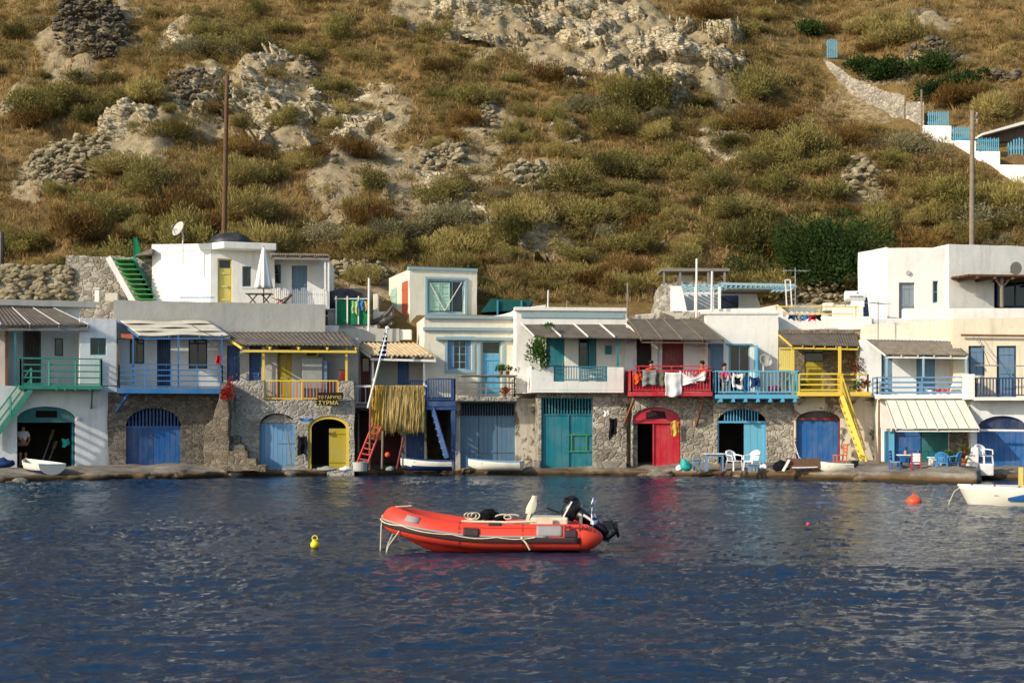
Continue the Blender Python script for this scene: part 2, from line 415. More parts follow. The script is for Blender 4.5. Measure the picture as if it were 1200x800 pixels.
# ================================================================== camera, light, sky
SUN_AZ, SUN_EL = 57.0, 27.0        # sun behind the viewer's left shoulder
SC.render.engine = 'CYCLES'
cam = bpy.data.cameras.new('camera'); cam.sensor_width = 36; cam.lens = FPX / 1200 * 36; cam.shift_y = 90 / 1200; cam.clip_end = 3000; cam.clip_start = .1
co = bpy.data.objects.new('camera', cam); COL.objects.link(co); co.location = (0, 0, CZ); co.rotation_euler = (R(90), 0, 0); SC.camera = co
sd = Vector((math.sin(R(SUN_AZ)) * math.cos(R(SUN_EL)), math.cos(R(SUN_AZ)) * math.cos(R(SUN_EL)), -math.sin(R(SUN_EL))))   # travel direction
sl = bpy.data.lights.new('sun', 'SUN'); sl.energy = 3.5; sl.angle = R(.53); sl.color = (1, .90, .75)
so = bpy.data.objects.new('sun', sl); COL.objects.link(so); so.rotation_euler = sd.to_track_quat('-Z', 'Y').to_euler(); so.location = (-60, -60, 60)
w = bpy.data.worlds.new('World'); SC.world = w; w.use_nodes = True; nt = w.node_tree; nt.nodes.clear()
bg = nt.nodes.new('ShaderNodeBackground'); wo = nt.nodes.new('ShaderNodeOutputWorld'); sk = nt.nodes.new('ShaderNodeTexSky')
sk.sky_type = 'NISHITA'; sk.sun_disc = False; sk.sun_elevation = R(SUN_EL); sk.sun_rotation = R(180 + SUN_AZ); sk.air_density = 1.0; sk.dust_density = 1.2; sk.ozone_density = 1.0
bg.inputs[1].default_value = .15
nt.links.new(sk.outputs[0], bg.inputs[0]); nt.links.new(bg.outputs[0], wo.inputs[0])
vs = SC.view_settings; vs.view_transform = 'Standard'; vs.look = 'None'; vs.exposure = .42; vs.gamma = 1; vs.use_curve_mapping = False
SC.cycles.use_denoising = True
SC.cycles.max_bounces = 6; SC.cycles.diffuse_bounces = 3; SC.cycles.glossy_bounces = 3; SC.cycles.transmission_bounces = 3; SC.cycles.transparent_max_bounces = 6
SC.cycles.caustics_reflective = False; SC.cycles.caustics_refractive = False; SC.cycles.sample_clamp_indirect = 6

# ================================================================== the hill
def H0(x, Y):
    x = np.asarray(x, float); Y = np.asarray(Y, float)
    Yb = 69.5 + .02 * x
    t = (Y - Yb); sp = np.where(t > 12, t, np.log1p(np.exp(np.clip(t, -30, 12) / 1.2)) * 1.2)
    z = 7.1 * smooth(65.6, 66.6, Y) - .5 * (1 - smooth(64, 66, Y)) + .80 * sp
    k = smooth(68.5, 76, Y)
    z = z + k * (1.5 * fbm(x * .055 + 3, Y * .06, oct=3, seed=3) + .55 * fbm(x * .19, Y * .21, oct=3, seed=9) + .16 * fbm(x * .7, Y * .7, oct=3, seed=21))
    return z
def ray(px, py): return (np.asarray(px, float) - 600) / FPX, (HZ - np.asarray(py, float)) / FPX
_hx = np.arange(-75, 75.01, .3); _hy = np.arange(64, 172, .3); _hz = H0(*np.meshgrid(_hx, _hy))
def bil(gx, gy, gz, x, Y):
    x = np.asarray(x, float); Y = np.asarray(Y, float)
    i = np.clip(np.searchsorted(gx, x) - 1, 0, len(gx) - 2); j = np.clip(np.searchsorted(gy, Y) - 1, 0, len(gy) - 2)
    a = np.clip((x - gx[i]) / (gx[i + 1] - gx[i]), 0, 1); b = np.clip((Y - gy[j]) / (gy[j + 1] - gy[j]), 0, 1)
    return (gz[j, i] * (1 - a) + gz[j, i + 1] * a) * (1 - b) + (gz[j + 1, i] * (1 - a) + gz[j + 1, i + 1] * a) * b
def hit(px, py):
    u, v = ray(px, py); u, v = np.broadcast_arrays(u, v); Y = np.full(u.shape, 67.0); done = np.zeros(u.shape, bool)
    for k in range(330):
        done |= (CZ + v * Y) <= bil(_hx, _hy, _hz, u * Y, Y)
        if done.all(): break
        Y = np.where(done, Y, Y + .3)
    lo, hi = Y - .3, Y
    for k in range(6):
        m = .5 * (lo + hi); b = (CZ + v * m) <= bil(_hx, _hy, _hz, u * m, m); hi = np.where(b, m, hi); lo = np.where(b, lo, m)
    return u * hi, hi, CZ + v * hi
# blobs of bare rock and soil: photo centre, half sizes, strength, ledge height
BARE = [(105, 45, 55, 38, 1, .5), (165, 165, 55, 40, 1, .6), (75, 195, 60, 34, .9, .2), (225, 120, 40, 36, .9, .4), (325, 120, 62, 55, 1, .9), (425, 165, 52, 70, 1, .4), (395, 205, 40, 40, .9, .2),
        (545, 190, 62, 50, .9, .2), (630, 210, 48, 22, .8, .1), (640, 280, 30, 24, 1, .3), (555, 18, 85, 32, 1, .5), (640, 45, 85, 42, 1, .8), (745, 55, 75, 52, 1, .9), (830, 70, 48, 52, 1, .7),
        (850, 170, 45, 24, .9, .2), (1012, 210, 28, 26, .8, .1), (660, 155, 26, 22, .8, .1), (580, 140, 22, 24, .8, .1), (955, 165, 40, 26, .5, .1), (1085, 30, 45, 16, .7, .4), (1080, 82, 60, 16, .6, .2), (1000, 130, 60, 36, .5, .1),
        (210, 40, 26, 18, .7, .3), (20, 115, 18, 22, .7, .2), (480, 215, 40, 45, .8, .15), (600, 255, 50, 30, .5, .1), (430, 335, 60, 22, 1, .0), (790, 345, 40, 22, .8, .0), (970, 350, 60, 20, .9, .0)]
BW = []
for (cx, cy, rx, ry, st, lg) in BARE:
    x, Y, z = [float(a) for a in hit(cx, cy)]
    BW.append((x, Y, rx / FPX * Y, ry / (FPX / Y * .55), st, lg))
def bare(x, Y):
    r = np.zeros(np.shape(x)); L = np.zeros(np.shape(x)); n = fbm(x * .45, Y * .45, oct=4, seed=31) * .34
    for (cx, cy, rx, ry, st, lg) in BW:
        q = 1 - np.sqrt(((x - cx) / rx) ** 2 + ((Y - cy) / ry) ** 2) + n
        m = smooth(-.05, .3, q); r = np.maximum(r, m * st); L = np.maximum(L, smooth(0, .6, q) * lg)
    return r, L
def H(x, Y):
    r, L = bare(np.asarray(x, float), np.asarray(Y, float)); z = H0(x, Y)
    f1, f2, c = worley(np.asarray(x) * .8, np.asarray(Y) * .8, z * .9, 5)
    return z + L * (.9 + .9 * fbm(np.asarray(x) * .6, np.asarray(Y) * .6, oct=3, seed=44)) + r * .22 * (c - .5) + r * .1 * fbm(np.asarray(x) * 2, np.asarray(Y) * 2, oct=2, seed=50)
xs = np.concatenate([np.arange(-120, -44, 1.5), np.arange(-44, 44.01, .2), np.arange(45.5, 121, 1.5)]); ys = np.concatenate([np.arange(64.0, 112, .2), np.arange(112, 220, 1.6)])
GX, GY = np.meshgrid(xs, ys); GZ = H(GX, GY); RK, _ = bare(GX, GY)
nx, ny = len(xs), len(ys); I = np.arange(nx * ny).reshape(ny, nx)
F = np.stack([I[:-1, :-1], I[:-1, 1:], I[1:, 1:], I[1:, :-1]], -1).reshape(-1, 4)
t = NT('hillside'); cw = t.coord((1, 1, 1), 'Object', False)
n1 = t.noise(cw, .35, 6, .6); n2 = t.noise(cw, 2.5, 6, .7); n3 = t.noise(cw, 11, 5, .7)
grass = t.ramp(n1, [(.28, C('#6f5c3a')), (.45, C('#94794b')), (.6, C('#806b42')), (.75, C('#a48b5c'))])
grass = t.mix(.55, grass, t.ramp(n2, [(.3, gray(.28)), (.7, gray(1.1))]), 'MULTIPLY')
soil = t.ramp(n2, [(.25, C('#857454')), (.5, C('#a99877')), (.75, C('#c4b693'))])
soil = t.mix(.5, soil, t.ramp(n3, [(.3, gray(.35)), (.65, gray(1.0))]), 'MULTIPLY')
at = t.n('ShaderNodeAttribute', attribute_name='rock'); sm = t.n('ShaderNodeMath', operation='MULTIPLY_ADD'); t.l(n2, sm.inputs[0]); sm.inputs[1].default_value = .9; sm.inputs[2].default_value = -.45
sa = t.n('ShaderNodeMath', operation='ADD'); t.l(sm.outputs[0], sa.inputs[0]); t.l(at.outputs['Fac'], sa.inputs[1])
M['hill'] = t.fin(t.mix(t.ramp(sa.outputs[0], [(.38, K0), (.62, W1)]), grass, soil), .95, t.bump(n3, .8, .06, t.bump(n2, .9, .25)), .1)
hill = tag(mobj('hillside', bigmesh('hillside', np.stack([GX.ravel(), GY.ravel(), GZ.ravel()], 1), F, 'hill', {'rock': RK.ravel()}, True)), 'dry stony hillside rising behind the houses', None, None, 'structure')
HG = (xs, ys, GZ)
def HTv(X, Y): return bil(xs, ys, GZ, X, Y)
def HT(x, Y): return float(HTv(x, Y))

# ------------------------------------------------------------------ rock outcrops: fractured sheets standing out of the slope
t = NT('cliff_rock'); cw = t.coord((1, 1, 1), 'Object', True)
n1 = t.noise(cw, .8, 6, .65); n2 = t.noise(cw, 5, 7, .72); n3 = t.noise(t.coord((1, 1, 4)), 1.4, 6, .7)
c = t.ramp(n1, [(.3, C('#b0a081')), (.5, C('#cabb9a')), (.72, C('#ddd1b1'))])
c = t.mix(.55, c, t.ramp(n2, [(.3, gray(.4)), (.65, gray(1.05))]), 'MULTIPLY')
c = t.mix(t.ramp(n3, [(.5, K0), (.68, gray(.6))]), c, C('#7b6a4c'))
ve = t.n('ShaderNodeTexVoronoi', feature='DISTANCE_TO_EDGE'); ve.inputs['Scale'].default_value = 1.6; vv = t.n('ShaderNodeVectorMath', operation='MULTIPLY_ADD'); vn = t.n('ShaderNodeTexNoise'); vn.inputs['Scale'].default_value = 1.5; vn.inputs['Detail'].default_value = 5; t.l(cw, vn.inputs['Vector']); t.l(vn.outputs['Color'], vv.inputs[0]); vv.inputs[1].default_value = (.7, .7, .7); t.l(t.coord((.9, .9, 2.2)), vv.inputs[2]); t.l(vv.outputs[0], ve.inputs['Vector'])
crk = t.ramp(ve.outputs['Distance'], [(.0, K0), (.07, W1)])
M['cliff'] = t.fin(t.mix(t.ramp(crk, [(0, gray(.35)), (1, K0)]), c, C('#6f6049')), .95, t.bump(crk, .9, .18, t.bump(n2, .8, .09, t.bump(n3, .7, .2))), .1)
M['stone_h'] = simple('field_stone', C('#a39678'), .95, .1, .6, 3.0, .6)
M['stone_hd'] = simple('lichen_stone', C('#6f6656'), .95, .1, .5, 2.5, .5)
def outcrop(px, py, rx, ry, rot, amp, label, mat='cliff', seed=1, step=1.25, strata=.5, rough_=1.0):
    nu, nv = int(2 * rx / step), int(2 * ry / step); a = np.linspace(-1.12, 1.12, nu); b = np.linspace(-1.12, 1.12, nv); A, B = np.meshgrid(a, b)
    cr, sr = math.cos(R(rot)), math.sin(R(rot)); PX = px + A * rx * cr - B * ry * sr; PY = np.maximum(py + A * rx * sr + B * ry * cr, -60)
    x, Y, z = hit(PX, PY); r = np.sqrt(A * A + B * B) + .42 * fbm(x * .5, z * .5 + Y * .2, oct=5, seed=seed, gain=.6)
    fall = smooth(.98, .74, r)
    wx, wz = x + .25 * fbm(x * .8, z * .8, Y * .5, 3, seed + 21), z + .2 * fbm(x * .8, z * .8, Y * .5, 3, seed + 22)
    A1, g1 = facets(wx * .42, Y * .35, wz * .62, seed, .9); A2, g2 = facets(wx * 1.15, Y * .9, wz * 1.9, seed + 7, .8); A3, g3 = facets(wx * 3.0, Y * 2.4, wz * 4.6, seed + 17, .8)
    d = amp * (.42 + .50 * A1 + .30 * fbm(x * .3, Y * .3, z * .3, 3, seed + 3)) + rough_ * (.30 * A2 + .13 * A3) + .05 * fbm(x * 3, Y * 3, z * 4, 3, seed + 4)
    d = d - .16 * smooth(.09, .0, g1) - .10 * smooth(.10, 0, g2)
    st = z * .9 + .4 * fbm(x * .3, Y * .3, z * .2, 3, seed + 5) + .35 * A2; d = d + strata * .34 * (smooth(.0, .9, st % 1.0) - .5)
    d = d - .9 * np.clip(fbm(x * .35, Y * .35, z * .5, 3, seed + 11) - .18, 0, 1) * amp
    D = fall * np.maximum(d, .05) - (1 - fall) * .45
    jx = .14 * fbm(x * 1.6, Y * 1.6, z * 1.6, 2, seed + 13)
    V = np.stack([x - .18 * D, Y - .9 * D, z + .30 * D], -1).reshape(-1, 3)
    J = np.arange(nu * nv).reshape(nv, nu); Fq = np.stack([J[:-1, :-1], J[1:, :-1], J[1:, 1:], J[:-1, 1:]], -1).reshape(-1, 4)
    keep = (fall.ravel()[Fq].max(1) > .02); 
    o = mobj('rock_outcrop', bigmesh('rock_outcrop', V, Fq[keep], mat)); rebase(o)
    return tag(o, label, 'rock', 'rock outcrops on the hillside')
outcrop(325, 120, 68, 58, 20, 2.4, 'pale rock outcrop with shadowed hollows right of the tall brown pole', seed=11)
outcrop(705, 50, 140, 54, 14, 2.3, 'largest pale cliff across the top of the slope', seed=23, rough_=.6, strata=.8)
outcrop(555, 20, 95, 30, 6, 1.5, 'cracked ledge of pale rock left of the largest cliff at the top', seed=35)
outcrop(848, 66, 26, 50, -12, 2.4, 'narrow buttress of pale rock at the right end of the top cliff', seed=47)
outcrop(775, 92, 42, 22, 30, 1.2, 'pale rock shoulder sloping down below the largest top cliff', seed=49)
outcrop(425, 145, 46, 64, -18, 1.3, 'eroded pale bank of earth in the middle of the slope', seed=59, strata=.2)
outcrop(165, 165, 52, 40, -15, 1.3, 'pale cut bank above the heap of stones on the left slope', seed=61)
outcrop(640, 279, 32, 26, 0, 1.6, 'rounded grey boulder outcrop low in the middle of the slope', seed=71, strata=.9)
outcrop(228, 120, 34, 40, 10, 1.1, 'stony outcrop just left of the tall brown pole', seed=73)
outcrop(1085, 22, 36, 13, 8, 1.0, 'dark rock ledge above the blue gate near the top right', mat='stone_hd', seed=83)
outcrop(535, 225, 54, 32, 30, .9, 'broken pale rocks below the dry stone wall in mid slope', seed=91)
outcrop(850, 168, 36, 20, 10, .6, 'bare pale earth bank in the right half of the slope', seed=95, strata=.2)
outcrop(212, 40, 22, 16, 10, .9, 'small pale rock right of the dark stone mound', seed=97)
outcrop(868, 232, 0.1 + 14, 9, 0, .5, 'small pale rock among dry grass below the bare bank', seed=99)

def stone_pile(px, py, rx, ry, n, rmin, rmax, label, mat='stone_h', rot=0, rows=False, pile=.35, name='stone_heap', cat='stones'):
    mb = MB(); cr, sr = math.cos(R(rot)), math.sin(R(rot)); A = []; 
    for i in range(n):
        if rows: a = random.uniform(-1, 1); b = random.uniform(-1, 1)
        else:
            while True:
                a, b = random.uniform(-1, 1), random.uniform(-1, 1)
                if a * a + b * b < 1: break
        A.append((px + a * rx * cr - b * ry * sr, py + a * rx * sr + b * ry * cr, 1 - max(abs(a), abs(b)) if rows else 1 - math.hypot(a, b)))
    x, Y, z = hit([a[0] for a in A], [a[1] for a in A])
    for i in range(n):
        r = rmin * .6 + (rmax - rmin * .6) * random.random() ** 1.9; k = pile * random.random() * min(1, A[i][2] * 3)
        zz = HT(float(x[i]), float(Y[i])) if not rows else float(z[i])
        mb.rock((float(x[i]), float(Y[i]) - k * .6, zz + r * .25 + k), r, 1 if r > .16 else 0, (random.uniform(1, 1.5), 1, random.uniform(.6, 1)), .3)
    return solo(mb, name, mat, label, cat, 'heaps of stones on the hillside')
stone_pile(108, 42, 46, 32, 560, .12, .28, 'mound of dark lichen covered stones near the top left', 'stone_hd', pile=1.3)
stone_pile(78, 195, 52, 26, 420, .10, .28, 'spread of pale loose stones on the left slope', rot=-18, pile=.5)
stone_pile(228, 108, 30, 24, 130, .12, .28, 'grey loose stones left of the tall brown pole', 'stone_hd', pile=.5)
stone_pile(628, 211, 44, 13, 150, .14, .32, 'low heap of pale stones in mid slope under the stone pillar', rot=8, pile=.5)
stone_pile(518, 192, 34, 14, 90, .14, .30, 'scatter of pale stones right of the eroded bank', rot=-15, pile=.3)
stone_pile(1008, 210, 20, 20, 70, .14, .28, 'small stone heap below the stone stair wall', rot=30, pile=.4)
stone_pile(666, 158, 18, 12, 50, .12, .26, 'small heap of stones right of the stone pillar', rot=30, pile=.4)
stone_pile(572, 142, 8, 22, 60, .14, .26, 'upright pillar of stacked stones in mid slope', rows=True, pile=.6)
stone_pile(1095, 66, 34, 12, 90, .13, .26, 'dark stone terrace heap at the upper right', 'stone_hd', rot=6, pile=.5)
stone_pile(1175, 92, 22, 5, 45, .13, .26, 'dark stones at the right edge above the brown roof', 'stone_hd', pile=.3)
stone_pile(355, 95, 34, 12, 90, .1, .22, 'stones packed on top of the pale outcrop beside the pole', 'stone_h', rot=20, pile=.4)
stone_pile(418, 320, 34, 6, 110, .10, .22, 'line of pale stones behind the terrace with green netting', rows=True, pile=.5)
stone_pile(965, 350, 48, 9, 150, .10, .22, 'heap of broken pinkish stones behind the white roof terrace', rows=False, pile=.6)
# scattered small stones
mb = MB(); A = [(random.uniform(-60, 1260), random.uniform(-30, 330)) for _ in range(1500)]
x, Y, z = hit([a[0] for a in A], [a[1] for a in A]); rr_, _ = bare(x, Y)
for i in range(len(A)):
    if random.random() > .04 + rr_[i]: continue
    r = random.uniform(.06, .2) * (1.5 if random.random() < .1 else 1); mb.rock((float(x[i]), float(Y[i]), HT(float(x[i]), float(Y[i])) + r * .3), r, 1, (1.2, 1, .8))
tag(mb.build('loose_stones', 'stone_h', None), 'loose stones scattered over the slope', 'stones', None, 'stuff')

# ------------------------------------------------------------------ scrub
def shrub_mesh(name, n, r, h, seed, mat, leaf=(.03, .15), up=.6, lumps=9):
    g = np.random.default_rng(seed)
    lc = g.normal(size=(lumps, 3)) * np.array([.42, .42, .22]); lc[:, 2] = np.abs(lc[:, 2]) * 1.2 + .1; lr = g.uniform(.28, .55, lumps)
    k = g.integers(0, lumps, n); d = g.normal(size=(n, 3)); d[:, 2] = d[:, 2] * .8 + .25; d /= np.linalg.norm(d, axis=1)[:, None]
    rad = lr[k] * (g.random(n) ** .35); p = lc[k] + d * rad[:, None]; p[:, 2] = np.abs(p[:, 2]) * .9 + .02
    p = p * np.array([r, r, h])
    dr = d * .8 + np.array([0, 0, up]) + g.normal(size=(n, 3)) * .35; dr /= np.linalg.norm(dr, axis=1)[:, None]
    sd_ = np.cross(dr, g.normal(size=(n, 3))); sd_ /= np.linalg.norm(sd_, axis=1)[:, None] + 1e-6
    L = g.uniform(.6, 1.3, n)[:, None] * leaf[1]; w_ = g.uniform(.6, 1.3, n)[:, None] * leaf[0]
    q = np.stack([p - sd_ * w_ * .6, p + sd_ * w_ * .6, p + dr * L + sd_ * w_ * .7, p + dr * L * 1.15 - sd_ * w_ * .5], 1).reshape(-1, 3)
    F = np.arange(n * 4).reshape(-1, 4)
    tone = np.repeat(g.random(n) * .7 + .3 * (k / lumps), 4)
    return q, F, tone
def mk(name, *a, mat=None, **kw):
    q, F, tone = shrub_mesh(name, *a, mat=mat, **kw); return bigmesh(name, q, F, mat, {'tone': tone})
M['shrub'] = foliage('shrub_olive', ('#4c4a26', '#7f783f', '#a39557', '#696336'), .35)
M['shrub2'] = foliage('shrub_yellow', ('#786b3c', '#a39355', '#b5a566', '#8d7f4a'), .4)
M['shrubg'] = foliage('shrub_grey', ('#6b6749', '#958e69', '#807a58', '#a39973'), .3)
M['bush'] = foliage('bush_dark', ('#1c2b12', '#35491f', '#2b3e17', '#4a5f2b'), .25)
M['drygrass'] = foliage('dry_grass', ('#7d6641', '#a68856', '#bfa473', '#92764d'), .4, .9, .35)
M['scrub'] = foliage('dry_scrub', ('#6f6039', '#988650', '#857846', '#aa935e'), .4, .85, .4)
SH = {'olive': [mk('shrub', 6000, 1, 1, 100 + i, mat='shrub', leaf=(.016, .085), lumps=18) for i in range(5)],
      'yellow': [mk('shrub', 5000, 1, .9, 120 + i, mat='shrub2', leaf=(.014, .11), up=.9, lumps=16) for i in range(4)],
      'grey': [mk('shrub', 5000, 1, .9, 140 + i, mat='shrubg', leaf=(.015, .09), lumps=14) for i in range(2)]}
M['shrubr'] = foliage('shrub_rust', ('#54401f', '#80602f', '#6a5530', '#94743e'), .35)
SH['rust'] = [mk('shrub', 4500, 1, .85, 160 + i, mat='shrubr', leaf=(.014, .1), up=.9, lumps=14) for i in range(3)]
SL = {'rust': 'rust brown dried shrub on the dry slope', 'olive': 'olive green shrub on the dry slope', 'yellow': 'yellowish twiggy shrub on the dry slope', 'grey': 'grey green shrub on the dry slope'}
def in_blob(x, Y, k=.4): return bare(np.array([x]), np.array([Y]))[0][0] > k
NOGO = []   # photo rectangles kept free of shrubs (stair walls, gates)
NOGO += [(966, 60, 986, 98), (984, 78, 1006, 112), (1000, 90, 1060, 140), (1060, 116, 1086, 150), (1085, 128, 1113, 160), (1112, 146, 1144, 176), (1142, 158, 1173, 192), (1170, 164, 1215, 212), (964, 42, 984, 70)]
placed = []
tries = 0
while len(placed) < 282 and tries < 9000:
    tries += 1
    px, py = random.uniform(-70, 1270), random.uniform(-25, 350) if random.random() < .55 else random.uniform(120, 345)
    if any(a - 18 < px < c + 18 and b < py < d + 28 for a, b, c, d in NOGO): continue
    x, Y, z = [float(v) for v in hit(px, py)]
    if Y < 69.4: continue
    if ((px - 705) / 135) ** 2 + ((py - 60) / 52) ** 2 < 1 and random.random() < .88: continue
    rr = float(bare(np.array([x]), np.array([Y]))[0][0])
    if rr > .45 and random.random() < .78: continue
    pat = float(fbm(np.array([x * .09]), np.array([Y * .11]), oct=3, seed=77)[0])
    if pat < -.25 and random.random() < .7 and py < 260: continue
    r = (.6 + 1.1 * random.random() ** 1.3) * (1.2 if py > 180 and px < 520 else 1)
    if any((x - q[0]) ** 2 + (Y - q[1]) ** 2 < (.46 * (r + q[2])) ** 2 for q in placed): continue
    kind = 'grey' if random.random() < .07 else 'rust' if random.random() < .2 else ('yellow' if random.random() < .42 - .25 * pat else 'olive')
    placed.append((x, Y, r)); o = mobj('shrub', random.choice(SH[kind])); o.location = (x, Y, HT(x, Y) - .08)
    o.rotation_euler = (random.uniform(-.1, .1) + .12, random.uniform(-.1, .1), random.uniform(0, 6.28)); s = r; o.scale = (s * random.uniform(.85, 1.6), s * random.uniform(.8, 1.2), s * random.uniform(.8, 1.45))
    tag(o, SL[kind], 'shrub', 'shrubs on the hillside, ' + kind)
def bush(px, py, Y, r, h, n, label, mat='bush', seed=300, leaf=(.045, .12), grp=None, lumps=16):
    me = mk('bush', n, r, h, seed, mat=mat, leaf=leaf, up=.25, lumps=lumps); o = mobj('bush', me); x = (px - 600) / FPX * Y; o.location = (x, Y, HT(x, Y) - .1)
    return tag(o, label, 'bush', grp)
bush(966, 330, 73.0, 3.0, 3.9, 30000, 'large dark green bush left of the big white house', seed=301, lumps=44)
for i, (px, py, r, n, lb) in enumerate(((1040, 105, 1.5, 3500, 'dark green bush above the middle of the stone stair wall'), (1085, 100, 1.7, 4000, 'dark green bush behind the top of the white stepped wall'),
                                      (1110, 122, 1.7, 4000, 'dark green bush behind the first blue fence'), (1010, 92, 1.2, 2500, 'dark green bush right of the small blue gate'), (948, 48, 1.3, 2500, 'dark green bush left of the small blue gate'), (1132, 108, 1.3, 2600, 'dark green bush above the grey pole'))):
    x, Y, z = [float(v) for v in hit(px, py)]
    bush(px, py, Y + .8, r, r * .95, n, lb, seed=310 + i, leaf=(.05, .14))
bush(382, 262, float(hit(382, 285)[1]), 1.6, 1.4, 2600, 'grey green shrub above the flat roofed porch', mat='shrubg', seed=340, leaf=(.035, .15))
bush(1150, 262, float(hit(1165, 262)[1]), 1.9, 1.7, 3200, 'grey green shrub right of the grey pole', mat='shrubg', seed=341, leaf=(.035, .15))
bush(872, 80, float(hit(880, 40)[1]), 1.2, 1.1, 1800, 'olive shrub right of the top cliff', mat='shrub', seed=342, leaf=(.035, .15))
# the scrub nobody could count: low bushes and tufts of dry grass as two masses
def scatter(n, lo, hi, blob_keep, clump=False):
    out = []
    px = rng.uniform(-90, 1290, n); py = lo + (hi - lo) * rng.random(n) ** .9
    x, Y, z = hit(px, py); rr = bare(x, Y)[0]; ok = (Y > 66.6) & (rng.random(n) > rr * blob_keep) & (Y < 118)
    if clump: ok &= rng.random(n) < np.clip(.62 + 1.1 * fbm(x * .13, Y * .15, oct=3, seed=177), .12, 1)
    ok &= ~((((px - 705) / 120) ** 2 + ((py - 48) / 38) ** 2 < 1) & (rng.random(n) < .85))
    for a, b, c, d in NOGO: ok &= ~((px > a) & (px < c) & (py > b) & (py < d + 12))
    return x[ok], Y[ok]
V, F, T = [], [], []; base = 0
protos = [shrub_mesh('s', 300, 1, .85, 400 + i, mat=None, leaf=(.034, .15), up=.7, lumps=7) for i in range(8)]
x, Y = scatter(8600, -40, 356, .80, True)
for i in range(len(x)):
    q, f, tn = protos[i % 8]; s = .22 + .68 * rng.random() ** 1.6; a = rng.uniform(0, 6.28); ca, sa_ = math.cos(a), math.sin(a)
    p = np.stack([(q[:, 0] * ca - q[:, 1] * sa_) * s + x[i], (q[:, 0] * sa_ + q[:, 1] * ca) * s + Y[i], q[:, 2] * s + HT(x[i], Y[i]) - .05], 1)
    V.append(p); F.append(f + base); T.append(tn * .6 + .4 * rng.random()); base += len(q)
tag(mobj('low_scrub', bigmesh('low_scrub', np.concatenate(V), np.concatenate(F), 'scrub', {'tone': np.concatenate(T)})), 'low dry scrub covering the hillside', 'scrub', None, 'stuff')
x, Y = scatter(17000, -40, 356, .9); n = len(x); Z = HTv(x, Y); B = 9
cx = np.repeat(x, B) + rng.normal(0, .12, n * B); cy = np.repeat(Y, B) + rng.normal(0, .12, n * B); cz = np.repeat(Z, B) - .04
hgt = np.repeat(rng.uniform(.2, .5, n), B) * rng.uniform(.6, 1.2, n * B); an = rng.uniform(0, 6.28, n * B); lean = rng.normal(0, .16, (n * B, 2)); ww = rng.uniform(.018, .04, n * B)
p0 = np.stack([cx - np.cos(an) * ww, cy - np.sin(an) * ww, cz], 1); p1 = np.stack([cx + np.cos(an) * ww, cy + np.sin(an) * ww, cz], 1)
p2 = np.stack([cx + lean[:, 0] + np.cos(an) * ww * .3, cy + lean[:, 1], cz + hgt], 1); p3 = np.stack([cx + lean[:, 0] - np.cos(an) * ww * .3, cy + lean[:, 1], cz + hgt], 1)
V = np.stack([p0, p1, p2, p3], 1).reshape(-1, 3); F = np.arange(n * B * 4).reshape(-1, 4)
tag(mobj('dry_grass', bigmesh('dry_grass', V, F, 'drygrass', {'tone': np.repeat(rng.random(n), B * 4)})), 'dry brown grass covering the hillside', 'grass', None, 'stuff')

# ================================================================== the sea
def wave(x, Y):
    patch = smooth(-.6, .6, fbm(x * .05, Y * .10, oct=3, seed=231)); q = .42 + .85 * patch
    wx = x + .5 * fbm(x * .4, Y * .4, oct=2, seed=241)
    a = .040 * fbm(wx * .30 + Y * .10, Y * .70, oct=2, seed=201); r1 = 1 - np.abs(fbm(wx * 1.15 + Y * .2, Y * 2.4, oct=2, seed=221)); r2 = 1 - np.abs(fbm(wx * 2.8 - Y * .35, Y * 5.4, oct=2, seed=226)); c = .020 * fbm(x * 3.6 + Y * .4, Y * 7.0, oct=3, seed=251, gain=.65)
    return .8 * (a + q * (.058 * (r1 ** 2 - .5) + .036 * (r2 ** 2 - .5) + c))
uv = np.concatenate([[-1, -.8, -.6], np.linspace(-.55, .55, 760), [.6, .8, 1]])
Yr = [9.0]
while Yr[-1] < 66: Yr.append(Yr[-1] * 1.0033 if Yr[-1] < 64 else 66.5)
Yr = np.array(Yr); GXw = np.zeros((len(Yr), len(uv))); GYw = np.repeat(Yr[:, None], len(uv), 1)
for j, y in enumerate(Yr):
    wd = .42 * y + 8; GXw[j] = uv / .55 * wd; GXw[j, :3] = (-400, -120, -1.25 * wd - 3); GXw[j, -3:] = (1.25 * wd + 3, 120, 400)
fadew = smooth(1.2, 1.0, np.abs(GXw) / (.42 * GYw + 8))
GZw = wave(GXw, GYw) * fadew
near = np.array([-600., -200., 2.0]); 
GXa = np.repeat(GXw[:1], 3, 0); GYa = np.repeat(near[:, None], len(uv), 1); GXw = np.concatenate([GXa, GXw]); GYw = np.concatenate([GYa, GYw]); GZw = np.concatenate([np.zeros_like(GXa), GZw])
I = np.arange(GXw.size).reshape(GXw.shape); F = np.stack([I[:-1, :-1], I[:-1, 1:], I[1:, 1:], I[1:, :-1]], -1).reshape(-1, 4)
t = NT('sea_water'); cw = t.coord((.8, 2.1, 1), 'Object', False)
nb = t.noise(cw, 2.4, 5, .62, .4); nb2 = t.noise(cw, 7.5, 4, .6, .3)
t.b.inputs['IOR'].default_value = 1.33
M['sea'] = t.fin(C('#132e46'), .075, t.bump(nb2, .45, .03, t.bump(nb, .65, .07)), .5)
tag(mobj('sea', bigmesh('sea', np.stack([GXw.ravel(), GYw.ravel(), GZw.ravel()], 1), F, 'sea', None, True)), 'rippled dark blue sea', None, None, 'structure')

